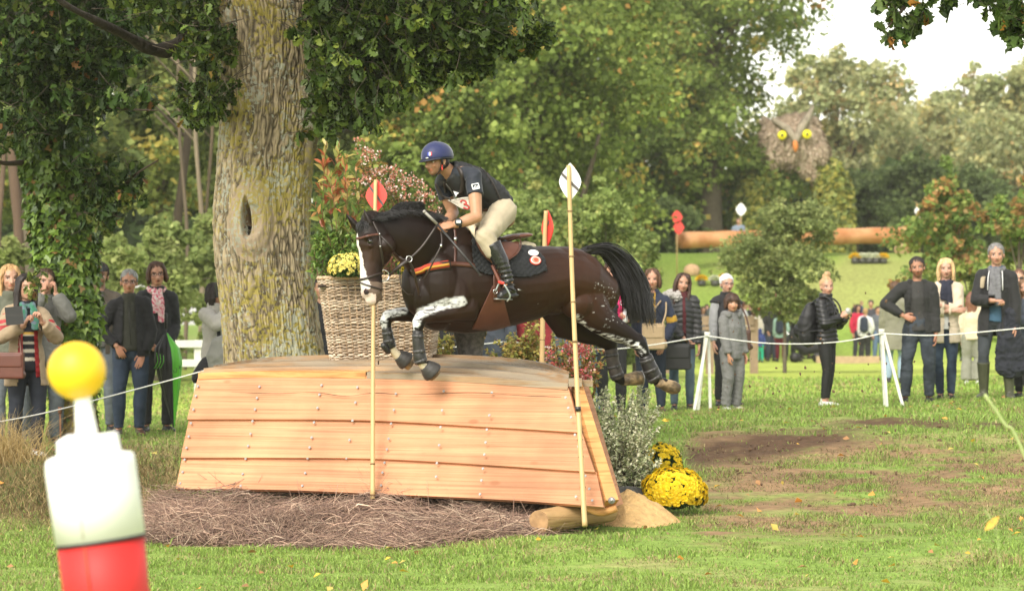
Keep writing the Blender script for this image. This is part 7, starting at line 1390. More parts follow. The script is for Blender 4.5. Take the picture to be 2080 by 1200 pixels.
# variegated shrub in its black tub
r = rs(41); tips = []
for _ in range(190):
    t = r.random(); y = 790+t*200; hw = 28+60*sin(min(t*1.25+.12, 1)*pi*.62); x = 1262+t*-4+r.uniform(-1, 1)*hw+(12 if t < .3 else 0); tips.append((x, y+r.uniform(-12, 12), r.uniform(25.4, 26.2)))
tips += [(1305, 770, 25.9), (1296, 782, 25.8), (1312, 790, 25.9), (1222, 792, 25.7), (1213, 800, 25.6), (1235, 800, 25.7), (1206, 815, 25.6)]
shrub('variegated_shrub', 'bushy shrub with small cream edged leaves in a black tub beside the jump', 'shrub', np.array([P(1255+dx, 1005, 25.8) for dx in (-14, 0, 16, 24)]), tips, 'fold', .040, mixp([(.68, .68, .46), (.48, .53, .31), (.32, .38, .19), (.82, .80, .60)], None, .2), 120, (.10, .07, .05), seed=11, droop=.05, frac=.25)
r = rs(42); cv = P(1260, 935, 24.95)
m = MB(); m.tube([P(1275, 1030, 25.6), P(1275, 1004, 25.65)], [.14, .165], 30); m.tube([P(1275, 1004, 25.65), P(1275, 999, 25.65)], [.178, .178], 30); tb = m.build('tub', mat('pot_plastic'), None); tag(tb, 'low black tub holding the grey green variegated shrub', 'pot')
# dry grass tuft on the left bank, stems in the foreground
def tuft(label, c, n, h, seed, col, lean=(0, 0), sp=.2, w_=.0028):
    r = rs(seed); root = None; V, Q = [], []; k = 6; b = np.stack([c[0]+r.normal(size=n)*sp, c[1]+r.normal(size=n)*sp, np.zeros(n)], -1); b[:, 2] = ground_z(b[:, 0], b[:, 1]); d = r.normal(size=(n, 3))*[.35, .35, 0]+[lean[0], lean[1], 1]; H = h*(.4+.7*r.random(n)); t = np.linspace(0, 1, k)[None, :, None]; bend = r.normal(size=(n, 3))*[.35, .3, 0]-[0, 0, .25]
    pts = b[:, None]+nz(d)[:, None]*H[:, None, None]*t+bend[:, None]*H[:, None, None]*t**2.2; s = nz(np.cross(d, r.normal(size=(n, 3))))[:, None]*(w_*(1-.8*t)); g = np.stack([pts-s, pts+s], 2).reshape(-1, 3); o = (np.arange(n)*k*2)[:, None, None]; i = (np.arange(k-1)*2)[None, :, None]; Q = (o+i+np.array([0, 1, 3, 2])).reshape(-1, 4)
    o = link('dry_grass', mk_mesh('dry_grass', g, Q, None, np.repeat(palette(n, col, None, .3), 2*k, 0)), mat('hay', attr=True, rough=.8, var=0, trans=.2)); tag(o, label, kind='stuff'); return o
tuft('tall dry straw coloured grass tuft at the left edge', (P(8, 0, 28.3)[0], 28.3), 700, .62, 5, [(.42, .30, .12), (.30, .21, .08), (.5, .38, .18)], sp=.17)
tuft('dry thatch on the left bank below the ivy trunk', (P(120, 0, 27.2)[0], 27.2), 4500, .15, 6, [(.22, .16, .07), (.14, .10, .04), (.33, .25, .11), (.10, .13, .035)], sp=.62, w_=.004)
q = [P(2000, 800, 13), P(2040, 860, 13), P(2085, 935, 13), np.array([2.45, 13, .02])]; m = MB(); m.tube(lerp_path(q, 20), .006, 6); o = m.build('grass_stem', mat('green_stem', (.35, .42, .16), .6)); tag(o, 'single pale grass stem out of focus near the lower right edge', 'grass stem')
c_ = P(2015, 1062, 13); t_ = thing('yellow_leaf_stem', [c_[0], 13, 0], 'blurred yellow leaf on a thin stem in the lower right foreground', 'plant'); m = MB(); m.tube(lerp_path([c_-[.0, 0, 0], P(2000, 1035, 13), P(2030, 1120, 13), np.array([c_[0]+.03, 13, 0])], 14), .0015, 5); m.build('stem', mat('green_stem'), t_); leaf_obj('leaf', [leaves(np.array([c_+[-.03, 0, -.03]]), np.array([[.6, 0, .6]]), np.array([[0, -1, .2]]), .085, 'lance', np.array([[.75, .42, .06]]))], mat('dead_leaf'), t_)
# ------------------------------------------------------------------ the oak with the hollow
def bark_mat(name, c, lich=True):
    m = bpy.data.materials.new(name); m.use_nodes = True; t = m.node_tree; N = t.nodes; L = t.links; b = N['Principled BSDF']; b.inputs['Roughness'].default_value = .92; b.inputs['Specular IOR Level'].default_value = .15
    tc = N.new('ShaderNodeTexCoord'); at = N.new('ShaderNodeVertexColor'); at.layer_name = 'col'; base = at.outputs[0]
    def ns(s, d=5, st=(1, 1, 1)):
        mp = N.new('ShaderNodeMapping'); mp.inputs['Scale'].default_value = st; L.new(tc.outputs['Object'], mp.inputs[0]); n = N.new('ShaderNodeTexNoise'); n.inputs['Scale'].default_value = s; n.inputs['Detail'].default_value = d; L.new(mp.outputs[0], n.inputs[0]); return n.outputs[0]
    def mix(base, col, n, a, b_, amt):
        r = N.new('ShaderNodeMapRange'); r.inputs[1].default_value = a; r.inputs[2].default_value = b_; r.inputs[4].default_value = amt; L.new(n, r.inputs[0]); x = N.new('ShaderNodeMix'); x.data_type = 'RGBA'; L.new(r.outputs[0], x.inputs[0]); L.new(base, x.inputs[6]); x.inputs[7].default_value = (*col, 1); return x.outputs[2]
    if lich:
        m1 = N.new('ShaderNodeMath'); m1.operation = 'MULTIPLY'; L.new(ns(1.9, 3), m1.inputs[0]); L.new(ns(26, 4), m1.inputs[1])
        base = mix(base, (.30, .25, .04), m1.outputs[0], .25, .32, .65)
        m2 = N.new('ShaderNodeMath'); m2.operation = 'MULTIPLY'; L.new(ns(2.6, 3, (1.3, 1, .7)), m2.inputs[0]); L.new(ns(30, 3), m2.inputs[1])
        base = mix(base, (.30, .31, .25), m2.outputs[0], .29, .33, .8)
    L.new(base, b.inputs['Base Color']); bm = N.new('ShaderNodeBump'); bm.inputs['Distance'].default_value = .012; bm.inputs['Strength'].default_value = .8; L.new(ns(28, 5, (1, 1, .45)), bm.inputs['Height']); L.new(bm.outputs[0], b.inputs['Normal']); _mats[name] = m; return m
OAKB = bark_mat('oak_bark', None); PLB = bark_mat('plain_bark', None, False)
def ridges(a, z, r, freq=26, seed=0):
    """braided bark: meandering upright furrows (0) between rough ridges (1)"""
    k = freq/2/pi*1.05; p = np.stack([np.cos(a)*k, np.sin(a)*k, z*6.0+0*a], -1); wp = (fbm(p*[.35, .35, .5], 1, 2, seed+5)-.5)*1.8; p = p+np.stack([wp, -wp, wp*.5], -1)
    f1 = abs(vnoise(p, 1, seed)-.5); f2 = abs(vnoise(p, 1.25, seed+2)-.5); f = np.clip(np.minimum(f1, f2)*5.5, 0, 1)**.7
    return np.clip(f*(.45+1.0*fbm(p*[2.2, 2.2, 2.6], 1, 2, seed+9)), 0, 1)
def build_oak():
    Y0 = 29.2; k = Y0/F; root = thing('oak_tree', gp(float(P(557, 0, Y0)[0]), Y0), 'huge old oak with furrowed lichen spotted bark and a hollow knot in its trunk', 'tree')
    pr = [(-420, 405, 640), (-260, 395, 640), (-120, 405, 648), (0, 433, 652), (63, 454, 652), (158, 457, 650), (250, 452, 646), (348, 444, 635), (410, 438, 632), (475, 436, 630), (540, 440, 632), (602, 447, 640), (690, 453, 652), (747, 456, 662), (800, 440, 680), (870, 420, 700)]
    ys = np.array([p[0] for p in pr], float); ls = np.array([p[1] for p in pr], float); rs_ = np.array([p[2] for p in pr], float)
    nz_, na = 950, 560; yy = np.linspace(870, -420, nz_); lx, rx = np.interp(yy, ys, ls), np.interp(yy, ys, rs_); ker = np.ones(31)/31
    lx = np.convolve(np.pad(lx, 15, 'edge'), ker, 'valid'); rx = np.convolve(np.pad(rx, 15, 'edge'), ker, 'valid'); a = np.arange(na)*2*pi/na; A, Z = np.meshgrid(a, HY-yy, indexing='xy'); Zm = Z*k+ZC
    cx = (lx+rx)/2; rad = (rx-lx)/2*k; rd = ridges(A, Zm, 1, 78, 3)
    X = (cx[:, None]-1040)*k; vx, vy = np.cos(A), np.sin(A)
    # the hollow faces the camera
    px = cx[:, None]+vx*(rad[:, None]/k); hy = HY-(Zm-ZC)/k; front = vy < -.1; dx, dy = (px-520)/44, (hy-450)/76; q = np.sqrt(dx**2+dy**2); inn = np.exp(-(q**2)*.9)*front; lip = np.exp(-((q-.62)/.25)**2)*front
    dx2 = (px-(511+(hy-440)*.03))/(6.0+3*np.clip((hy-420)/60, 0, 1)); dy2 = (hy-446)/37; hole = np.clip(1.25-np.sqrt(dx2**2+dy2**2), 0, 1)*front
    smoothb = np.clip(1.35-q, 0, 1)*front; amp = .019*(1-smoothb*.85); conc = np.sin(q*17)*.007*np.clip(1.4-q, 0, 1)*(q > .4)*front
    rr = rad[:, None]*(1+.025*np.sin(A*3+Zm)+.03*np.sin(A*5-Zm*.7))+(rd-.5)*amp+lip*.034+inn*.03+conc-hole*.17+(fbm(np.stack([vx*3, vy*3, Zm*2], -1), 5, 3, 8)-.5)*.018
    g = np.stack([X+vx*rr, Y0+vy*rr, Zm], -1); n = fbm(g, 3, 4, 1)[..., None]; c = np.array([.31, .25, .16])*(.75+.5*n)*(.16+.98*rd[..., None])*(.75+.5*fbm(g, 30, 2, 2)[..., None]); c = np.where(smoothb[..., None] > .25, np.array([.30, .235, .16])*(.8+.4*n), c)
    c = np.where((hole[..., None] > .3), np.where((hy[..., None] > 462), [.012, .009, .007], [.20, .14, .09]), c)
    gr = np.clip((vx-.1), 0, 1)[..., None]*.0
    m = MB(); m.grid(g[:, ::-1], close=True, col=c[:, ::-1]); m.build('trunk', OAKB, root, colour=True)
    # second stem forking off to the right, and limbs
    def limb_(pts, r0, r1, nm, mt=OAKB, col=(.20, .165, .11), n=40, na=48, f=12, seed=0):
        p = lerp_path(pts, n); r = np.linspace(r0, r1, n); t = nz(np.gradient(p, axis=0)); ref = np.array([0, 1., 0]); d = nz(ref-(t@ref)[:, None]*t); s = np.cross(t, d); a = np.arange(na)*2*pi/na; A, K = np.meshgrid(a, np.arange(n)); ln = np.cumsum(np.r_[0, np.linalg.norm(np.diff(p, axis=0), axis=1)])
        rd = ridges(A, ln[K], 1, f, seed); R_ = r[:, None]*(1+(rd-.5)*.22*(.4+.6*r[:, None]/max(r0, .01))+.05*np.sin(A*3+ln[K]*3)); g = p[:, None]+s[:, None]*(np.cos(A)*R_)[..., None]+d[:, None]*(np.sin(A)*R_)[..., None]
        m = MB(); m.grid(g, close=True, col=np.array(col)*(.55+.6*rd[..., None])); return m.build(nm, mt, root if mt is OAKB else None, colour=True)
    limb_([P(590, 440, 29.15), P(618, 300, 29.05), P(632, 200, 28.95), P(645, 110, 28.9), P(660, 0, 28.8), P(690, -150, 28.4), P(760, -330, 27.6)], .12, .10, 'limb', seed=3)
    m = MB(); m.tube(lerp_path([P(470, -60, 29.2), P(430, 50, 29.1), P(375, 84, 29.0), P(338, 102, 28.9), P(300, 98, 28.7), P(258, 74, 28.4), P(190, 40, 27.8), P(120, 0, 27.4), P(80, -60, 27.2)], 30), np.linspace(.10, .012, 30)*(1+.12*np.sin(np.arange(30)*1.3)), 14); m.build('limb', mat('silhouette_limb', (.035, .027, .02), .95, .4, 12, bump=.8, bs=20, bd=.03), root)  # bark coloured near black, the unlit silhouette put into the colour
    limb_([P(655, -60, 28.8), P(760, -20, 28.0), P(860, 20, 27.4), P(930, 55, 27)], .06, .015, 'limb', col=(.07, .055, .04), seed=6)
    limb_([P(560, -200, 29), P(640, 0, 28.2), P(690, 120, 27.6), P(740, 200, 27.2)], .05, .012, 'limb', col=(.06, .05, .04), seed=7)
    return root, limb_
OAK, limb_ = build_oak()
OAKL = mat('oak_leaf', attr=True, rough=.45, var=.08, vs=6, trans=.28, spec=.3); IVYL = mat('ivy_leaf', attr=True, rough=.4, var=.08, trans=.22, spec=.5)
def twig_cloud(name, parent, twigs, per, L, cols, wts, shape='oak', m=None, seed=0, droop=.55, spread=.55, tw=.004, woodc=(.06, .045, .03), jit=.3):
    """leaves hung on short twigs; twigs: (start, end) world points"""
    r = rs(seed); P_, D_, U_, C_, S_ = [], [], [], [], []; mb = MB()
    for a, b in twigs:
        n = r.poisson(per); 
        if n == 0: continue
        a, b = np.asarray(a), np.asarray(b); md = (a+b)/2+r.normal(size=3)*np.linalg.norm(b-a)*.08; pp = lerp_path([a, md, b], 6); mb.tube(pp, np.linspace(tw, tw*.4, 6), 4)
        u = .25+.8*r.random(n); kk = np.clip(u*5, 0, 4.99); j = np.minimum(kk.astype(int), 4); f = (kk-j)[:, None]; pos = pp[j]*(1-f)+pp[j+1]*f; t = nz(b-a); d = nz(t*.5+r.normal(size=(n, 3))*spread+[0, 0, -droop])
        P_.append(pos); D_.append(d); U_.append(nz(r.normal(size=(n, 3))*.6+[0, -.25, .8])); tone = 1+jit*(r.random()*2-1); C_.append(palette2(n, cols, wts, r)*tone); S_.append(L*(.65+.6*r.random(n)))
    if len(twigs) > 40: tag(mb.build('twigs', mat('twig_%d' % int(woodc[0]*1000), woodc, .85), parent), kind='stuff')
    P_, D_, U_, C_, S_ = map(np.concatenate, (P_, D_, U_, C_, S_)); return leaf_obj(name, [leaves(P_, D_, U_, S_, shape, C_)], m or OAKL, parent)
def palette2(n, cols, wts, r): return np.array(cols, float)[r.choice(len(cols), n, p=np.array(wts)/sum(wts))]*(.8+.4*r.random((n, 1)))
def inpoly(x, y, poly):
    ins = False; k = len(poly)
    for i in range(k):
        x1, y1 = poly[i]; x2, y2 = poly[(i+1) % k]
        if (y1 > y) != (y2 > y) and x < (x2-x1)*(y-y1)/(y2-y1)+x1: ins = not ins
    return ins
def region_twigs(poly, n, Yr, seed, ln=(.25, .5), bias=(0, 0, -.3), src=None):
    r = rs(seed); xs = [p[0] for p in poly]; ys = [p[1] for p in poly]; out = []
    while len(out) < n:
        x, y = r.uniform(min(xs), max(xs)), r.uniform(min(ys), max(ys))
        if not inpoly(x, y, poly): continue
        b = P(x, y, r.uniform(*Yr)); d = nz(r.normal(size=3)*[1, .8, .5]+np.array(bias))
        if src is not None: d = nz(d*.6+nz(b-P(*src))*.8)
        out.append((b-d*r.uniform(*ln), b))
    return out
OG = [(.050, .085, .012), (.030, .055, .008), (.085, .13, .02), (.15, .19, .03), (.40, .24, .05)]
def oak_leaves():
    right = [(640, -60), (1010, -60), (1060, 20), (1075, 55), (1120, 58), (1118, 80), (1060, 100), (990, 92), (985, 150), (930, 150), (895, 178), (850, 180), (835, 215), (790, 222), (770, 258), (700, 262), (655, 290), (640, 250)]
    T = region_twigs(right, 620, (26.4, 29.5), 1, src=(560, -200, 29)); T += region_twigs([(640, 0), (830, 0), (800, 170), (720, 240), (650, 265), (640, 120)], 420, (27.4, 29.6), 2)
    br = lerp_path([(900, 40), (970, 65), (1040, 88), (1110, 68)], 34); T += [(P(br[max(i-3, 0)][0], br[max(i-3, 0)][1], 26.8), P(br[i][0]+rs(i).normal()*5, br[i][1]+rs(i+9).normal()*12, 26.8)) for i in range(4, 34)]*2
    br = lerp_path([(820, 140), (880, 142), (940, 140), (988, 122)], 28); T += [(P(br[max(i-3, 0)][0], br[max(i-3, 0)][1], 26.9), P(br[i][0], br[i][1]+rs(i+3).normal()*10, 26.9)) for i in range(3, 28)]*2
    T += region_twigs([(600, -420), (1060, -260), (1000, -60), (640, -60)], 240, (26, 31), 4); T += region_twigs([(340, -420), (640, -420), (640, -120), (420, -60)], 160, (25.5, 28), 5)
    twig_cloud('foliage', OAK, T, 10, .108, OG, [4, 3, 3, 1.2, .12], seed=1)
    left = [(455, -60), (250, -60), (240, 0), (330, 45), (400, 100), (420, 160), (365, 190), (365, 225), (400, 250), (450, 230), (456, 120)]
    T = region_twigs(left, 230, (27.6, 30.0), 6); twig_cloud('foliage', OAK, T, 9, .105, OG, [4, 3, 3, 1.2, .1], seed=2)
oak_leaves()

# ------------------------------------------------------------------ the ivy covered tree on the left
def build_ivy_tree():
    Y0 = 33.; root = thing('ivy_tree', gp(float(P(140, 0, Y0)[0]), Y0), 'ivy covered tree at the left with dark oak like crown above the spectators', 'tree')
    p = lerp_path([(152, 905, Y0), (148, 800, Y0), (142, 650, Y0), (128, 450, Y0), (110, 250, Y0), (100, 50, Y0), (95, -150, Y0), (90, -400, Y0)], 60); W = np.array([P(*q) for q in p]); a = np.arange(60)*2*pi/60; A, K = np.meshgrid(a, np.arange(60)); ln = W[:, 2][K]; rd = ridges(A, ln, 1, 14, 9); R_ = np.interp(p[:, 1], [-400, 0, 800, 905], [.12, .16, .22, .27])[:, None]*(1+(rd-.5)*.25)
    g = np.stack([W[:, :1]+np.cos(A)*R_, W[:, 1:2]+np.sin(A)*R_, W[:, 2:]+0*A], -1); m = MB(); m.grid(g, close=True, col=np.array([.16, .125, .075])*(.5+.7*rd[..., None])); m.build('trunk', OAKB, root, colour=True)
    for q in ([(100, 200, Y0), (170, 205, 32.4), (230, 220, 32), (320, 225, 31.6)], [(128, 440, Y0), (190, 430, 32.5), (240, 390, 32.2), (275, 355, 32), (322, 325, 31.8)], [(100, 100, Y0), (30, 60, 32), (-60, 0, 31)], [(98, 0, Y0), (200, -60, 31.8), (300, -120, 31)], [(60, 330, Y0), (0, 330, 32.3), (-60, 300, 32)]):
        m = MB(); m.tube(lerp_path([P(*s) for s in q], 16), np.linspace(.035, .006, 16), 8); m.build('branch', mat('dark_twig', (.07, .05, .035), .85), root)
    # ivy leaves hug the trunk in a ragged sleeve
    r = rs(77); n = 12500; u = r.random(n); y = 905-u*900; cx = np.interp(y, p[::-1, 1], p[::-1, 0]); lump = .6+.8*fbm(np.stack([y*.02, y*0, y*0], -1), 1, 3, 3); low = np.clip((840-y)/150, .0, 1)*.85+.12; keep = r.random(n) < low; ang = r.random(n)*2*pi
    wid = np.interp(y, [0, 250, 450, 600, 700, 780, 850, 905], [.36, .34, .31, .28, .25, .23, .20, .2])*lump**.35; rad = wid*(.78+.32*r.random(n)); X = (cx-1040)*Y0/F+np.cos(ang)*rad; Yv = Y0+np.sin(ang)*rad; Z = ZC-(y-HY)*Y0/F
    pos = np.stack([X, Yv, Z], -1); out = np.stack([np.cos(ang), np.sin(ang), 0*ang], -1); d = nz(out*.45+r.normal(size=(n, 3))*.45+[0, 0, -.75]); up = nz(out+r.normal(size=(n, 3))*.35+[0, 0, .35])
    c = palette2(n, [(.10, .17, .025), (.15, .24, .035), (.06, .11, .02), (.20, .29, .05), (.28, .17, .06)], [3, 3, 2.5, 1.2, .4], r)*(.75+.5*fbm(pos, 2.5, 2, 4)[:, None]); k = keep; dk = np.interp(y, [0, 250, 420, 560], [.42, .55, 1., 1.3])[:, None]; c = c*dk+c*(1-dk)*.6  # leaves dimmed under the crown and brightened low, light put into colour
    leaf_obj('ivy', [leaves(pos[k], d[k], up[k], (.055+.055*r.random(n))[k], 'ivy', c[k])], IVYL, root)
    left = [(-60, -80), (300, -80), (310, 40), (270, 110), (235, 140), (245, 180), (300, 186), (300, 205), (240, 215), (215, 205), (195, 235), (205, 270), (150, 275), (50, 300), (-60, 300)]
    T = region_twigs(left, 500, (30.8, 34.5), 8); T += region_twigs([(-60, -80), (240, -80), (240, 130), (180, 230), (60, 260), (-60, 260)], 440, (31.5, 35.5), 9); T += region_twigs([(-200, -420), (420, -420), (320, -60), (-200, -60)], 260, (29, 36), 10); T += region_twigs([(150, 290), (300, 345), (260, 440), (160, 470)], 60, (31.8, 33), 11, (.15, .3)) 
    twig_cloud('foliage', root, T, 11, .115, [(.030, .060, .011), (.045, .085, .015), (.075, .12, .022), (.12, .16, .03), (.28, .13, .04)], [4, 3, 2, .8, .12], seed=3)
    T = region_twigs([(190, 420), (250, 380), (285, 385), (260, 440), (210, 480)], 26, (31.8, 32.4), 12, (.15, .3)); T += region_twigs([(20, 560), (75, 555), (70, 610), (30, 615)], 7, (29.0, 29.2), 13, (.1, .2)); twig_cloud('foliage', root, T, 7, .08, [(.12, .17, .03), (.2, .22, .05), (.3, .15, .05)], [3, 2, .5], seed=4)
    return root
build_ivy_tree()
# branch tips reaching in at the upper right from a tree beside the camera's view
def build_overhang():
    root = thing('overhanging_oak', gp(4.9, 21.5), 'oak outside the right edge whose leafy branch tips hang into the upper right corner', 'tree'); m = MB(); m.tube(lerp_path([gp(4.9, 21.5)-[0, 0, .1], [4.85, 21.5, 2.5], [4.7, 21.5, 5.2]], 12), np.linspace(.28, .16, 12), 16); m.build('trunk', mat('dark_twig'), root)
    for q in ([(1930, -160, 21.5), (1900, -60, 21.3), (1850, 0, 21.2), (1800, 60, 21.1)], [(2200, -200, 21.5), (2100, -80, 21.3), (2060, 0, 21.2), (2030, 60, 21.2)]): m = MB(); m.tube(lerp_path([[4.7, 21.5, 4.4]]+[P(*s) for s in q], 16), np.linspace(.05, .004, 16), 8); m.build('branch', mat('dark_twig'), root)
    T = region_twigs([(1785, -20), (1945, -20), (1950, 15), (1900, 30), (1890, 45), (1860, 60), (1820, 90), (1795, 95), (1778, 65), (1790, 40)], 30, (21, 21.5), 20, (.08, .2)); T += region_twigs([(2010, -20), (2140, -20), (2140, 90), (2050, 85), (2010, 70), (2020, 30)], 48, (21, 21.6), 21, (.1, .25)); T += region_twigs([(1760, -260), (2260, -260), (2260, -10), (1760, -10)], 110, (20.5, 22.5), 22, (.15, .35))
    twig_cloud('foliage', root, T, 7, .10, [(.07, .12, .025), (.11, .16, .035), (.05, .09, .018), (.45, .20, .04)], [3, 3, 2, .35], seed=5)
build_overhang()

# ------------------------------------------------------------------ background trees and shrubs
BGL = mat('bg_leaf', attr=True, rough=.6, var=0, trans=.5, spec=.15)
def crown_leaves(blobs, n, L, cols, wts, seed, flat=.0, jit=.22):
    """blobs: (centre, radii). Leaves sit in clumps on and just inside the blob surfaces"""
    r = rs(seed); vol = np.array([np.prod(np.array(b[1]))**(2/3) for b in blobs]); w = vol/vol.sum(); P_, D_, U_, C_ = [], [], [], []
    for (c, rad), ww in zip(blobs, w):
        k = int(n*ww); nc = max(3, int(k/90)); cd_ = nz(r.normal(size=(nc, 3))); cd_[:, 2] = abs(cd_[:, 2])*.9-.15*(r.random(nc) < .4); cc = np.array(c)+cd_*np.array(rad)*(.55+.5*r.random((nc, 1))**.5); cr = np.mean(rad)*(.16+.22*r.random(nc))
        i = r.integers(0, nc, k); d = nz(r.normal(size=(k, 3))); pos = cc[i]+d*cr[i][:, None]*(.5+.6*r.random((k, 1)))*[1.15, 1.15, .8]; tone = (1-jit+2*jit*r.random(nc))[i][:, None]
        ci = r.choice(len(cols), nc, p=np.array(wts)/sum(wts))[i]; cj = r.choice(len(cols), k, p=np.array(wts)/sum(wts)); ci = np.where(r.random(k) < .6, ci, cj); P_.append(pos); D_.append(nz(d*.7+r.normal(size=(k, 3))*.7+[0, 0, -.3])); U_.append(nz(d+[0, 0, .7]+r.normal(size=(k, 3))*.4)); C_.append(np.array(cols, float)[ci]*tone*(.8+.4*r.random((k, 1))))
    P_, D_, U_, C_ = map(np.concatenate, (P_, D_, U_, C_)); return leaves(P_, D_, U_, L*(.45+1.3*r.random(len(P_))**1.6), 'quad', C_)
def bg_tree(name, label, cat, px, Y, top, width, base=None, n=9000, L=.22, cols=None, wts=None, seed=0, trunk=.3, nb=14, low=.25, group=None, barkc=(.10, .08, .055), lean=0., skew=0.):
    """px, top, width in photo pixels at distance Y; low: where the crown starts as a fraction of the height"""
    x = float(P(px, 0, Y)[0]); g = gp(x, Y); top_z = float(P(0, top, Y)[2]); H = top_z-g[2]; W = width*Y/F/2; r = rs(seed); root = thing(name, g, label, cat, group)
    blobs = []
    for i in range(nb):
        t = (i+.5)/nb; h = low+(1-low)*t; rr = W*(1-abs(2*(h-low)/(1-low)-.85)**2*.62); a = r.random()*2*pi; q = r.random()**.5*.62; blobs.append((g+[cos(a)*rr*q+skew*h*H, sin(a)*rr*q, H*h-(.12*H if t > .8 else 0)], np.array([rr*.52, rr*.52, max(H*(1-low)*.17, rr*.30)])*(.8+.4*r.random())))
    m = MB(); tp = g+[lean*H+skew*.5*H, 0, H*.72]; pp = lerp_path([g-[0, 0, .2], g+[lean*H*.4, 0, H*.3], tp], 12); m.tube(pp, np.linspace(trunk, trunk*.3, 12), 10)
    for c, rd in blobs[::2]: s = pp[min(11, 4+r.integers(0, 6))]; m.tube(lerp_path([s, (s+c)/2+r.normal(size=3)*.1*W, c], 6), np.linspace(trunk*.32, trunk*.08, 6), 6)
    m.build('trunk', mat('bark_%02x%02x' % (int(barkc[0]*255), int(barkc[1]*255)), barkc, .9, .3, 6, bump=.4, bd=.02), root); leaf_obj('crown', [crown_leaves(blobs, n, L, cols, wts, seed)], BGL, root); return root
G1 = [(.225, .30, .075), (.31, .38, .10), (.15, .205, .055), (.54, .43, .11), (.52, .29, .09)]; W1_ = [4, 3, 3, .55, .18]
G2 = [(.25, .32, .10), (.34, .41, .135), (.165, .22, .07), (.42, .42, .14)]; W2_ = [3, 3, 2, .6]
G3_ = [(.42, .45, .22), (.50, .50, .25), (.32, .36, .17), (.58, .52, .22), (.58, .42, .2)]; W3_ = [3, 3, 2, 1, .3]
DK_ = [(.030, .055, .014), (.045, .08, .02), (.02, .038, .01)]
OR = [(.22, .32, .08), (.32, .38, .10), (.48, .28, .11), (.15, .22, .06), (.58, .38, .18)]
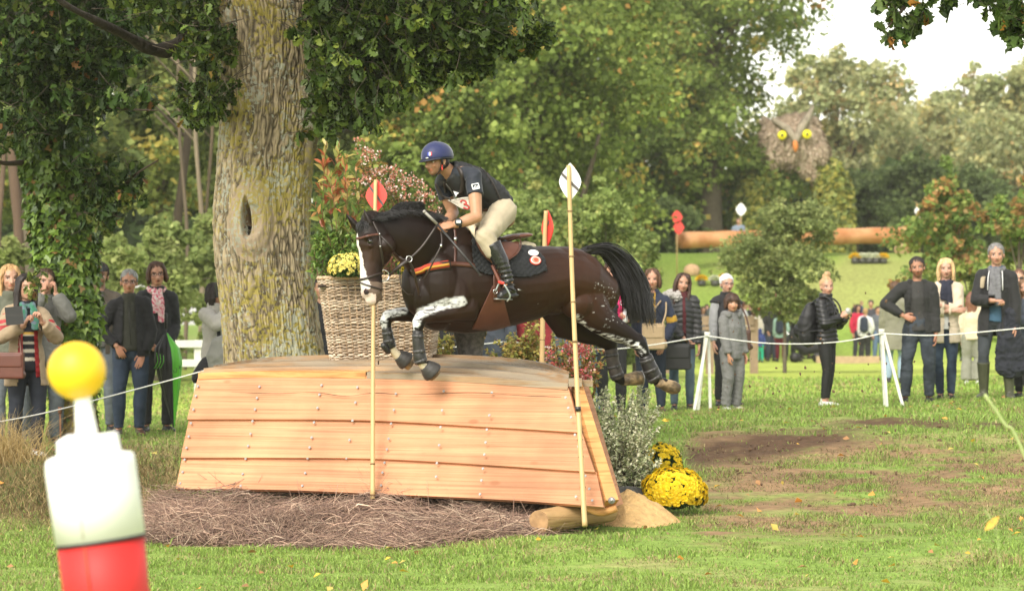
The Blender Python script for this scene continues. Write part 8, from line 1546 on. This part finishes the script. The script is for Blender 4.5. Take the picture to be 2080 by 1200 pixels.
def build_background():
    big = 'big trees behind the meadow'
    # centre: the tall leafy trees
    bg_tree('broadleaf_tree', 'tallest green tree with yellowing leaves behind the rider', 'tree', 1070, 88, -330, 600, n=75000, L=.125, cols=G1, wts=W1_, seed=1, trunk=.5, nb=22, low=.12, group=big)
    bg_tree('broadleaf_tree', 'broad green tree with scattered orange leaves left of the owl sculpture', 'tree', 1445, 127, -330, 590, n=80000, L=.16, cols=G1, wts=W1_, seed=2, trunk=.5, nb=22, low=.10, group=big)
    bg_tree('broadleaf_tree', 'green tree behind the pink flowering abelia and the red flag', 'tree', 860, 76, -250, 470, n=56000, L=.115, cols=G1, wts=W1_, seed=3, trunk=.4, nb=20, low=.10, group=big)
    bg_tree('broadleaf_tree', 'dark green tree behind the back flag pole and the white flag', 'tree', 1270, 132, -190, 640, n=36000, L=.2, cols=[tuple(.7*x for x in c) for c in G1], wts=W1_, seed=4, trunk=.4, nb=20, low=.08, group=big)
    bg_tree('broadleaf_tree', 'shaded tree far behind the horse neck', 'tree', 980, 112, -260, 620, n=30000, L=.2, cols=[tuple(.6*x for x in c) for c in G1], wts=W1_, seed=5, trunk=.4, nb=20, low=.06, group=big)  # shade put into the leaf colour by dimming the common palette
    # left wood
    lw = 'trees of the wood on the left'
    for i, (px, Y, top, wd, lab) in enumerate([(60, 78, -260, 520, 'tree of the left wood behind the ivy tree at the left edge'), (330, 88, -250, 560, 'tree of the left wood between the ivy tree and the oak'), (560, 100, -280, 560, 'tree of the left wood behind the oak trunk'), (740, 96, -260, 480, 'tree of the left wood right of the oak trunk')]):
        bg_tree('woodland_tree', lab, 'tree', px, Y, top, wd, n=32000, L=.16, cols=[(.26, .32, .10), (.36, .41, .13), (.165, .21, .07), (.52, .43, .12)], wts=[3, 3, 2.4, .5], seed=20+i, trunk=.35, nb=20, low=.30, group=lw)
    for i, (px, Y, top, wd, h) in enumerate([(20, 62, 470, 200, 0), (225, 60, 465, 190, 0), (320, 64, 440, 210, 1), (120, 66, 480, 200, 1), (430, 70, 420, 170, 2), (690, 66, 430, 230, 2), (545, 66, 450, 190, 1)]):
        bg_tree('understorey_bush', ['pale green bush of the left wood at the left edge', 'pale green bush of the left wood behind the cap man', 'tall pale green bush of the left wood above the scarf woman', 'pale bush of the left wood behind the ivy trunk foot', 'bush of the left wood behind the phone holder', 'bush of the left wood behind the photinia', 'bush of the left wood behind the oak trunk'][i], 'bush', px, Y, top, wd, n=13000, L=.095, cols=[(.31, .37, .12), (.22, .28, .09), (.41, .45, .17)], wts=[3, 2, 1.4], seed=40+i, trunk=.08, nb=12, low=.06, group='bushes of the left wood')
    for i, (px, Y, w_, px2, c, lab) in enumerate([(30, 66, 26, 26, (.10, .062, .04), 'thick reddish brown trunk at the left edge'), (8, 70, 14, 2, (.11, .07, .045), 'thin brown trunk at the left edge'), (404, 74, 12, 402, (.19, .15, .10), 'slim pale brown trunk left of the oak'), (350, 82, 22, 400, (.07, .05, .035), 'leaning dark trunk between ivy tree and oak'), (375, 78, 9, 366, (.12, .09, .06), 'thin trunk in the shade left of the oak'), (422, 86, 9, 430, (.11, .08, .05), 'thin dark trunk beside the oak bark')]):
        a, b = P(px, 0, Y), P(px2, 0, Y); g = gp(float(a[0]), Y); t = thing('bare_trunk', g, lab+' in the wood', 'tree', 'bare trunks in the left wood'); m = MB(); rr = w_*Y/F/2; top = P(px2, -120, Y); pp = lerp_path([g-[0, 0, .1], g*.7+top*.3+[.10*(-1)**i, 0, 0], g*.4+top*.6+[-.08*(-1)**i, 0, 0], top], 16); m.tube(pp, np.linspace(rr, rr*.55, 16)*(1+.1*np.sin(np.arange(16)*1.9+i)), 12); m.build('trunk', mat('wood_bark%d' % i, c, .9, .3, 5, bump=.5, bd=.02, stretch=(1, 1, .2)), t)
        m = MB(); [m.tube(lerp_path([pp[k], pp[k]+[(-1)**k*.9, .2, .9], pp[k]+[(-1)**k*1.8, .1, 1.4]], 6), np.linspace(rr*.35, rr*.1, 6), 6) for k in (9, 11, 13)]; i > 1 and m.build('branch', mat('wood_bark%d' % i), t)
    # shrubs in front of the big trees (centre)
    for i, (px, Y, top, wd, lab) in enumerate([(1010, 60, 350, 210, 'grey green shrub behind the saddle'), (1090, 63, 335, 230, 'tall grey green shrub behind the back flag pole'), (1210, 62, 355, 230, 'pale green shrub right of the white flag'), (1290, 64, 440, 150, 'low green shrub above the horse tail'), (1150, 66, 400, 200, 'green shrub between the two right flag poles')]):
        bg_tree('meadow_shrub', lab, 'shrub', px, Y, top, wd, n=20000, L=.07, cols=G2, wts=W2_, seed=60+i, trunk=.06, nb=14, low=.04, group='shrubs in front of the big trees')
    # right: trees behind the owl, haze put into their pale leaf colour
    rg = 'pale trees behind the hill'
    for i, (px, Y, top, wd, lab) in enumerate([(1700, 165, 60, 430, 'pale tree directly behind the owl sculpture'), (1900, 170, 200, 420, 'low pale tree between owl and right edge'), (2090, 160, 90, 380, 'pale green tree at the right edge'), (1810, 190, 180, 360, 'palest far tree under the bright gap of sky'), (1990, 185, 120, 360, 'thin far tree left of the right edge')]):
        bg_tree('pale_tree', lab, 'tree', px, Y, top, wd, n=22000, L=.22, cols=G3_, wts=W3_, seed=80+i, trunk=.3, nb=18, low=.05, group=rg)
    for i, (px, Y, top, wd, lab) in enumerate([(1480, 138, 330, 210, 'dark bush behind the left part of the long log'), (1740, 139, 330, 220, 'deep green tree behind the right shoulder of the owl'), (1850, 140, 300, 230, 'deep green bush behind the small white flag'), (1360, 122, 400, 160, 'dark bush left of the long log'), (1600, 140, 360, 220, 'dark bush framed by the legs of the owl'), (1990, 140, 330, 260, 'deep green bush behind the orange shrub')]):
        bg_tree('dark_bush', lab, 'bush', px, Y, top, wd, n=14000, L=.15, cols=[(.16, .215, .08), (.22, .28, .10), (.10, .14, .055)], wts=[3, 2, 2], seed=90+i, trunk=.1, nb=14, low=.03, group='dark bushes behind the long log')
    bg_tree('young_tree', 'young olive green tree in front of the owl sculpture and the long log', 'tree', 1594, 72, 382, 240, n=32000, L=.06, cols=[(.23, .28, .10), (.32, .36, .135), (.16, .20, .07), (.42, .42, .16)], wts=W2_, seed=101, trunk=.05, nb=26, low=.28)
    bg_tree('orange_shrub', 'shrub with orange turning leaves right of the long log', 'shrub', 1935, 74, 330, 230, n=12000, L=.10, cols=OR, wts=[3, 2, 1.2, 2, .5], seed=102, trunk=.08, nb=18, low=.05)
    bg_tree('orange_shrub', 'shrub with orange turning leaves at the right edge behind the tall man', 'shrub', 2070, 70, 350, 190, n=9000, L=.10, cols=OR, wts=[3, 2, .9, 2, .4], seed=103, trunk=.08, nb=16, low=.05)
    # dark leaved wood far behind everything, so no bare horizon shows between trunks
    r = rs(5); bl = []
    for i in range(110): x = -125+i*1.25+r.normal(); y = 135+r.random()*25-(x < 0)*10; h = 2.5+r.random()*8; bl.append(((x, y, h*.6+1), (3.4, 3, h*.62)))
    for i in range(85): x = 12+i*1.1; y = 150+r.random()*20; h = 3+r.random()*3; bl.append(((x, y, h*.5+3.5), (3, 3, h*.6)))
    for i in range(40): x, y = -22-r.random()*40, 85+r.random()*30; bl.append(((x, y, 5+r.random()*2), (4, 4, 5.5)))
    o = leaf_obj('far_woodland', [crown_leaves(bl, 170000, .62, [(.06, .10, .03), (.09, .14, .04), (.04, .065, .02)], [3, 2, 2], 9)], BGL); tag(o, 'far off wood reading as one green mass behind the trees', kind='stuff')
build_background()
# ------------------------------------------------------------------ ropes, stakes, fences
WP = mat('white_stake', (.72, .72, .68), .6, .15, 9, c2=(.55, .54, .48)); ROPE = mat('white_rope', (.75, .74, .70), .7, .05)
def stakes(name, lab, lines, mt=WP, rad=.023):
    b = P(*lines[0][1]); g = thing(name, gp(b[0], b[1]), lab, 'rope post', 'rope posts')
    for a, c in lines:
        p, q = P(*a), P(*c); q[2] = float(ground_z(q[0], q[1]))-.03; m = MB(); m.tube([p, q], rad, 4); m.build('stake', mt, g, smooth=False)
    m = MB(); t = P(*lines[0][0]); m.tube([t+[-.002, 0, -.045], t+[0, 0, .012]], rad*1.5, 12); m.build('stake_cap', mt, g); return g
stakes('rope_post', 'white A shaped rope stakes beside the boy in grey', [((1437, 676, 37.3), (1408, 840, 37.2)), ((1439, 678, 37.35), (1443, 838, 37.4)), ((1433, 682, 37.3), (1417, 838, 37.6))])
stakes('rope_post', 'white A shaped rope stakes left of the charcoal jacket man', [((1791, 670, 37.3), (1802, 824, 37.3)), ((1795, 676, 37.3), (1836, 822, 37.2)), ((1789, 674, 37.35), (1798, 824, 37.5))])
stakes('rope_post', 'thin rusty stake at the foot of the ivy trunk', [((122, 829, 29.9), (124, 880, 29.9))], mat('rusty_iron', (.14, .06, .03), .8), .012)
def rope(lab, pts, r=.0062):
    p = lerp_path(pts, 60); W = np.array([P(*q) for q in p]); m = MB(); m.tube(W, r, 6, ref=(0, 1, 0)); tag(m.build('rope', ROPE), lab, 'rope', 'rope around the course')
rope('white rope crossing in front of the left spectators', [(-60, 868, 28.6), (0, 856, 28.9), (60, 845, 29.3), (122, 831, 29.8), (210, 808, 31.3), (330, 776, 32.4), (460, 742, 32.6), (600, 722, 33.5)])
rope('white rope behind the jump and under the horse belly', [(600, 722, 33.5), (760, 716, 34.2), (885, 708, 34.6), (960, 701, 34.9), (1035, 694, 35.2), (1085, 702, 35.6), (1160, 708, 36), (1240, 709, 36.5), (1320, 701, 36.8), (1437, 682, 37.2)])
rope('white rope sagging between the two pairs of white stakes', [(1437, 682, 37.2), (1500, 691, 37.2), (1560, 697, 37.2), (1640, 698, 37.2), (1720, 692, 37.2), (1791, 677, 37.2)])
rope('white rope running off the right edge in front of the tall man', [(1791, 677, 37.2), (1880, 681, 37.2), (1960, 677, 37.2), (2080, 666, 37.2), (2200, 656, 37.2)])
def rail_fence(name, lab, Y, xs, rails, ptop, w_, mt, px=True):
    x0, x1 = float(P(xs[0], 0, Y)[0]), float(P(xs[-1], 0, Y)[0]); root = thing(name, gp(x0, Y), lab, 'fence')
    for y, h in rails: z = float(P(0, y, Y)[2]); m = MB(); m.box([(x0+x1)/2, Y, z], ((x1-x0)/2, .02, h)); m.build('rail', mt, root, smooth=False)
    for q in xs:
        x = float(P(q, 0, Y)[0]); g = float(ground_z(x, Y)); zt = float(P(0, ptop, Y)[2]); m = MB(); m.box([x, Y+.06, (g+zt)/2-.05], (w_, .035, (zt-g)/2+.05)); m.build('post', mt, root, smooth=False)
rail_fence('rail_fence', 'white painted rail fence behind the scarf woman and the oak', 50, [-60, 80, 240, 402, 560, 700], [(698, .055), (737, .055)], 690, .06, mat('fence_white', (.50, .50, .47), .7, .1))
rail_fence('rail_fence', 'brown wooden rail fence behind the fur hood woman', 72, [1262, 1352, 1442, 1532], [(651, .10), (667, .04)], 647, .09, mat('fence_brown', (.24, .17, .11), .85, .2))
m = MB(); z = gp(float(P(1722, 0, 93)[0]), 93); m.box(z+[0, 0, .10], (.9, .10, .11)); tag(m.build('timber', mat('pale_timber', (.42, .30, .18), .8), None, smooth=False), 'low pale timber lying on the meadow behind the left white stake top', 'timber')

# ------------------------------------------------------------------ the long log on the hill, flags and flowers
def build_hill():
    a, b = P(1381, 488, 114), P(1845, 477, 118.5); root = thing('long_log', (a+b)/2-[0, 0, .6], 'very long smooth brown log jump on blocks along the top of the hill', 'log jump'); ax = nz(b-a); m = MB(); m.tube(np.linspace(a, b, 24), .29+.01*np.sin(np.arange(24)*1.7), 24); m.build('log_body', mat('varnished_log', (.44, .175, .055), .5, .2, 1.5, c2=(.50, .25, .11)), root)
    m = MB(); m.tube([a-ax*.02, a+ax*.001], .285, 24, ref=(0, 1, 0)); m.build('cut_end', mat('log_face', (.44, .19, .07), .7, .25, 5), root)
    for q in ((1405, 512), (1832, 500)):
        c = P(q[0], q[1], 114+(q[0]-1381)*.0095-.25); c[2] = float(ground_z(c[0], c[1]))+.15; m = MB(); m.ball(c, (.30, .22, .24), n=9, m=7); m.build('stone_block', mat('sandstone', (.46, .30, .17), .9, .25, 3), root, smooth=False)
    for px, lab, Y in ((1425, 'left yellow flowers', 112.7), (1452, 'white flowers', 112.7), (1470, 'right yellow flowers', 112.9), (1737, 'left yellow flowers', 115.5), (1752, 'a', 115.5), (1765, 'b', 115.5), (1779, 'c', 115.5), (1794, 'd', 115.5)):
        x = float(P(px, 0, Y)[0]); c = gp(x, Y)+[0, 0, .20]; col = (.78, .52, .02) if px in (1425, 1470, 1737, 1794) else (.70, .72, .55); labs = {1425: 'small yellow flower cushion under the left end of the long log', 1452: 'white flower cushion under the left part of the long log', 1470: 'yellow flower cushion left of the young tree under the long log', 1737: 'leftmost yellow cushion of the flower row right of the young tree', 1752: 'white cushion beside the left yellow one in the flower row', 1765: 'middle white cushion of the flower row right of the young tree', 1779: 'white cushion beside the right yellow one in the flower row', 1794: 'rightmost yellow cushion of the flower row right of the young tree'}
        t = thing('flower_cushion', c-[0, 0, .2], labs[px], 'flowers', 'flower row under the long log'); m = MB(); m.tube([c-[0, 0, .2], c], [.12, .16], 12); m.build('pot', mat('pot_plastic'), t); r = rs(px); d = nz(r.normal(size=(260, 3))); d[:, 2] = abs(d[:, 2]); leaf_obj('blooms', [leaves(c+d*[.17, .15, .12], d, nz(r.normal(size=d.shape)), .07, 'quad', np.tile(np.array(col), (260, 1))*(.8+.4*r.random((260, 1))))], leafm('mum_petal'), t)
    def fl(px, y, Y, col, lab, two=False):
        c = P(px, y, Y); g = gp(c[0], Y); t = thing('small_flag', g, lab, 'flag', 'flags of the long log'); m = MB(); m.tube([g, c+[0, 0, .3]], .02, 8); m.build('pole', BAM, t)
        for i in range(2 if two else 1): m = MB(); z = c+[.06*i, -.03, .15-.36*i]; m.poly([z+[.20*(1-abs(s))**.6*(1 if a_ > 0 else -1), 0, s*.24] for a_, s in [(1, s) for s in np.linspace(-1, 1, 9)]+[(-1, s) for s in np.linspace(.8, -.8, 8)]], [0, -1, 0], .02); m.build('board', mat('flag_'+col[0]), t, smooth=False)
    fl(1375, 450, 113.4, RED, 'double red flag at the left end of the long log', True); fl(1505, 434, 119.5, WHITE, 'white flag behind the long log left of the young tree'); fl(1868, 437, 119, WHITE, 'white flag between the long log and the orange shrub')
build_hill()
def build_owl():
    Y = 127.; c = P(1607, 293, Y); k = Y/F; g = gp(c[0], Y); root = thing('owl_sculpture', g, 'giant brown twig owl sculpture with yellow eyes and mossy legs on the hill', 'sculpture'); q = lambda x, y, d=0: P(x, y, Y-d)
    b = MB(); b.ball(c+[0, 0, .12], (1.32, 1.1, 1.05), n=24, m=16); b.ball(q(1572, 300), (.70, .9, .80), n=16); b.ball(q(1645, 308), (.78, .9, .72), n=16); b.ball(q(1562, 322), (.45, .7, .45)); b.ball(q(1620, 250), (.9, .8, .4)); b.caps_tube([q(1640, 330, .3), q(1652, 352, .2), q(1659, 366, .1)], [.42, .33, .16], 10)
    b.caps_tube([q(1560, 250), q(1552, 243)], [.28, .12], 8)
    def d(V, N): return (fbm(V, 2.2, 4)-.5)*.22+.03*np.sin(V[:, 0]*16+V[:, 2]*2)
    tw = mat('twig_mass', (.38, .285, .20), .95, .35, 4, bump=1, bs=9, bd=.12); V, Q, T, N = remesh(b, .06, 2); hb = link('head', mk_mesh('head', V+N*d(V, N)[:, None], Q, T), tw, root)
    r = rs(3); i = r.integers(0, len(V), 9000); p = V[i]+N[i]*(d(V, N)[i][:, None]); dr = nz(np.array([0, 0, -1.])+N[i]*.35+r.normal(size=(len(i), 3))*.35); leaf_obj('twigs', [leaves(p, dr, nz(N[i]+r.normal(size=p.shape)*.2), .11+.12*r.random(len(i)), 'lance', palette2(len(i), [(.47, .36, .26), (.34, .25, .175), (.58, .47, .35), (.38, .31, .21)], [3, 3, 2, 1], r))], mat('dry_twig', attr=True, rough=.9, var=0), root)
    grey = mat('driftwood', (.32, .27, .20), .9, .3, 5)
    m = MB(); m.caps_tube([q(1615, 285, 1.32), q(1600, 262, 1.25), q(1570, 243, 1.0)], [.13, .15, .09], 8); m.caps_tube([q(1617, 285, 1.32), q(1628, 258, 1.2), q(1642, 236, .8), q(1651, 216, .5)], [.13, .16, .14, .05], 8); m.build('brow', grey, root)
    for x, y in ((1588.5, 275), (1639, 273)):
        e = q(x, y, 1.27); m = MB(); m.tube([e, e+[0, -.06, 0]], [.175, .175], 24, ref=(0, 0, 1)); ey = m.build('eye', mat('owl_eye', (.88, .78, .02), .5, .02), root); m = MB(); m.tube([e+[0, -.05, 0], e+[0, -.08, 0]], .055, 16, ref=(0, 0, 1)); m.build('pupil', mat('pupil', (.02, .02, .02), .4), ey)
    m = MB(); m.caps_tube([q(1615, 290, 1.42), q(1616, 300, 1.48), q(1616, 307, 1.42)], [(.10, .08), (.11, .09), (.05, .05)], 10); m.build('beak', mat('owl_beak', (.60, .20, .04), .6), root)
    # mossy shoulders and legs
    for sg, ln in ((-1, [(1560, 345, 0), (1545, 364, 0), (1536, 400, 0), (1530, 450, 0), (1532, 520, 0)]), (1, [(1668, 340, 0), (1684, 364, 0), (1694, 400, 0), (1698, 450, 0), (1696, 520, 0)])):
        b = MB(); b.caps_tube([q(*s) for s in ln], [.42, .60, .62, .58, .6], 14); nm = 'leg'; V, Q, T, N = remesh(b, .07, 2); link(nm, mk_mesh(nm, V+N*((fbm(V, 2.5, 3)-.5)*.25)[:, None], Q, T), mat('moss', (.16, .19, .045), .95, .4, 4, bump=1, bs=9, bd=.1), root)
        i = r.integers(0, len(V), 2200); leaf_obj('moss_leaves', [leaves(V[i]+N[i]*.08, nz(N[i]*.6+r.normal(size=(2200, 3))*.4+[0, 0, -.8]), nz(N[i]+r.normal(size=(2200, 3))*.4), .16+.12*r.random(2200), 'quad', palette2(2200, [(.22, .26, .06), (.34, .34, .07), (.42, .38, .08), (.14, .18, .045)], [3, 3, 1.6, 1.5], r))], leafm('leafm_45'), root)
build_owl()

# ------------------------------------------------------------------ clods kicked up by the horse
def build_clods():
    r = rs(9); me = []
    for i in range(4): m = MB(); m.ball([0, 0, 0], (1, .7, .55), n=7, m=5); v, q, t, c = m.arrays(); v = v*(1+.5*(r.random((len(v), 1))-.5)); x = mk_mesh('clod', v, q, t, None, False); x.materials.append(mat('mud')); me.append(x)
    for i in range(95):
        px = 1395+r.random()**.8*480; y = 600+r.random()*235+(px-1400)*-.03
        if i % 3 == 0: px, y = r.normal(1580, 90), r.normal(770, 45)
        Y = r.uniform(25.5, 31); o = bpy.data.objects.new('earth_clod', me[i % 4]); COL.objects.link(o); o.location = [float(v) for v in P(px, y, Y)]
        if o.location.z < float(ground_z(o.location.x, Y))+.05: o.location.z = float(ground_z(o.location.x, Y))+.05+r.random()*.4
        s = .0045+.013*r.random()**2.5; o.scale = (s, s, s); o.rotation_euler = tuple(r.random(3)*6); tag(o, 'small dark clod of earth in the air behind the horse', 'clod', 'earth clods kicked up behind the horse')
build_clods()

# ------------------------------------------------------------------ the air
hz = bpy.data.materials.new('haze'); hz.use_nodes = True; hz.node_tree.nodes.clear(); vo = hz.node_tree.nodes.new('ShaderNodeOutputMaterial'); pv = hz.node_tree.nodes.new('ShaderNodeVolumePrincipled'); pv.inputs['Color'].default_value = (.95, .95, .82, 1); pv.inputs['Density'].default_value = .00042; pv.inputs['Anisotropy'].default_value = .3; hz.node_tree.links.new(pv.outputs[0], vo.inputs['Volume'])
m = MB(); m.box([0, 425, 15.5], (420, 495, 17.5)); h_ = m.build('haze', hz, None, smooth=False); h_['kind'] = 'stuff'; h_['label'] = 'thin pale haze in the air'
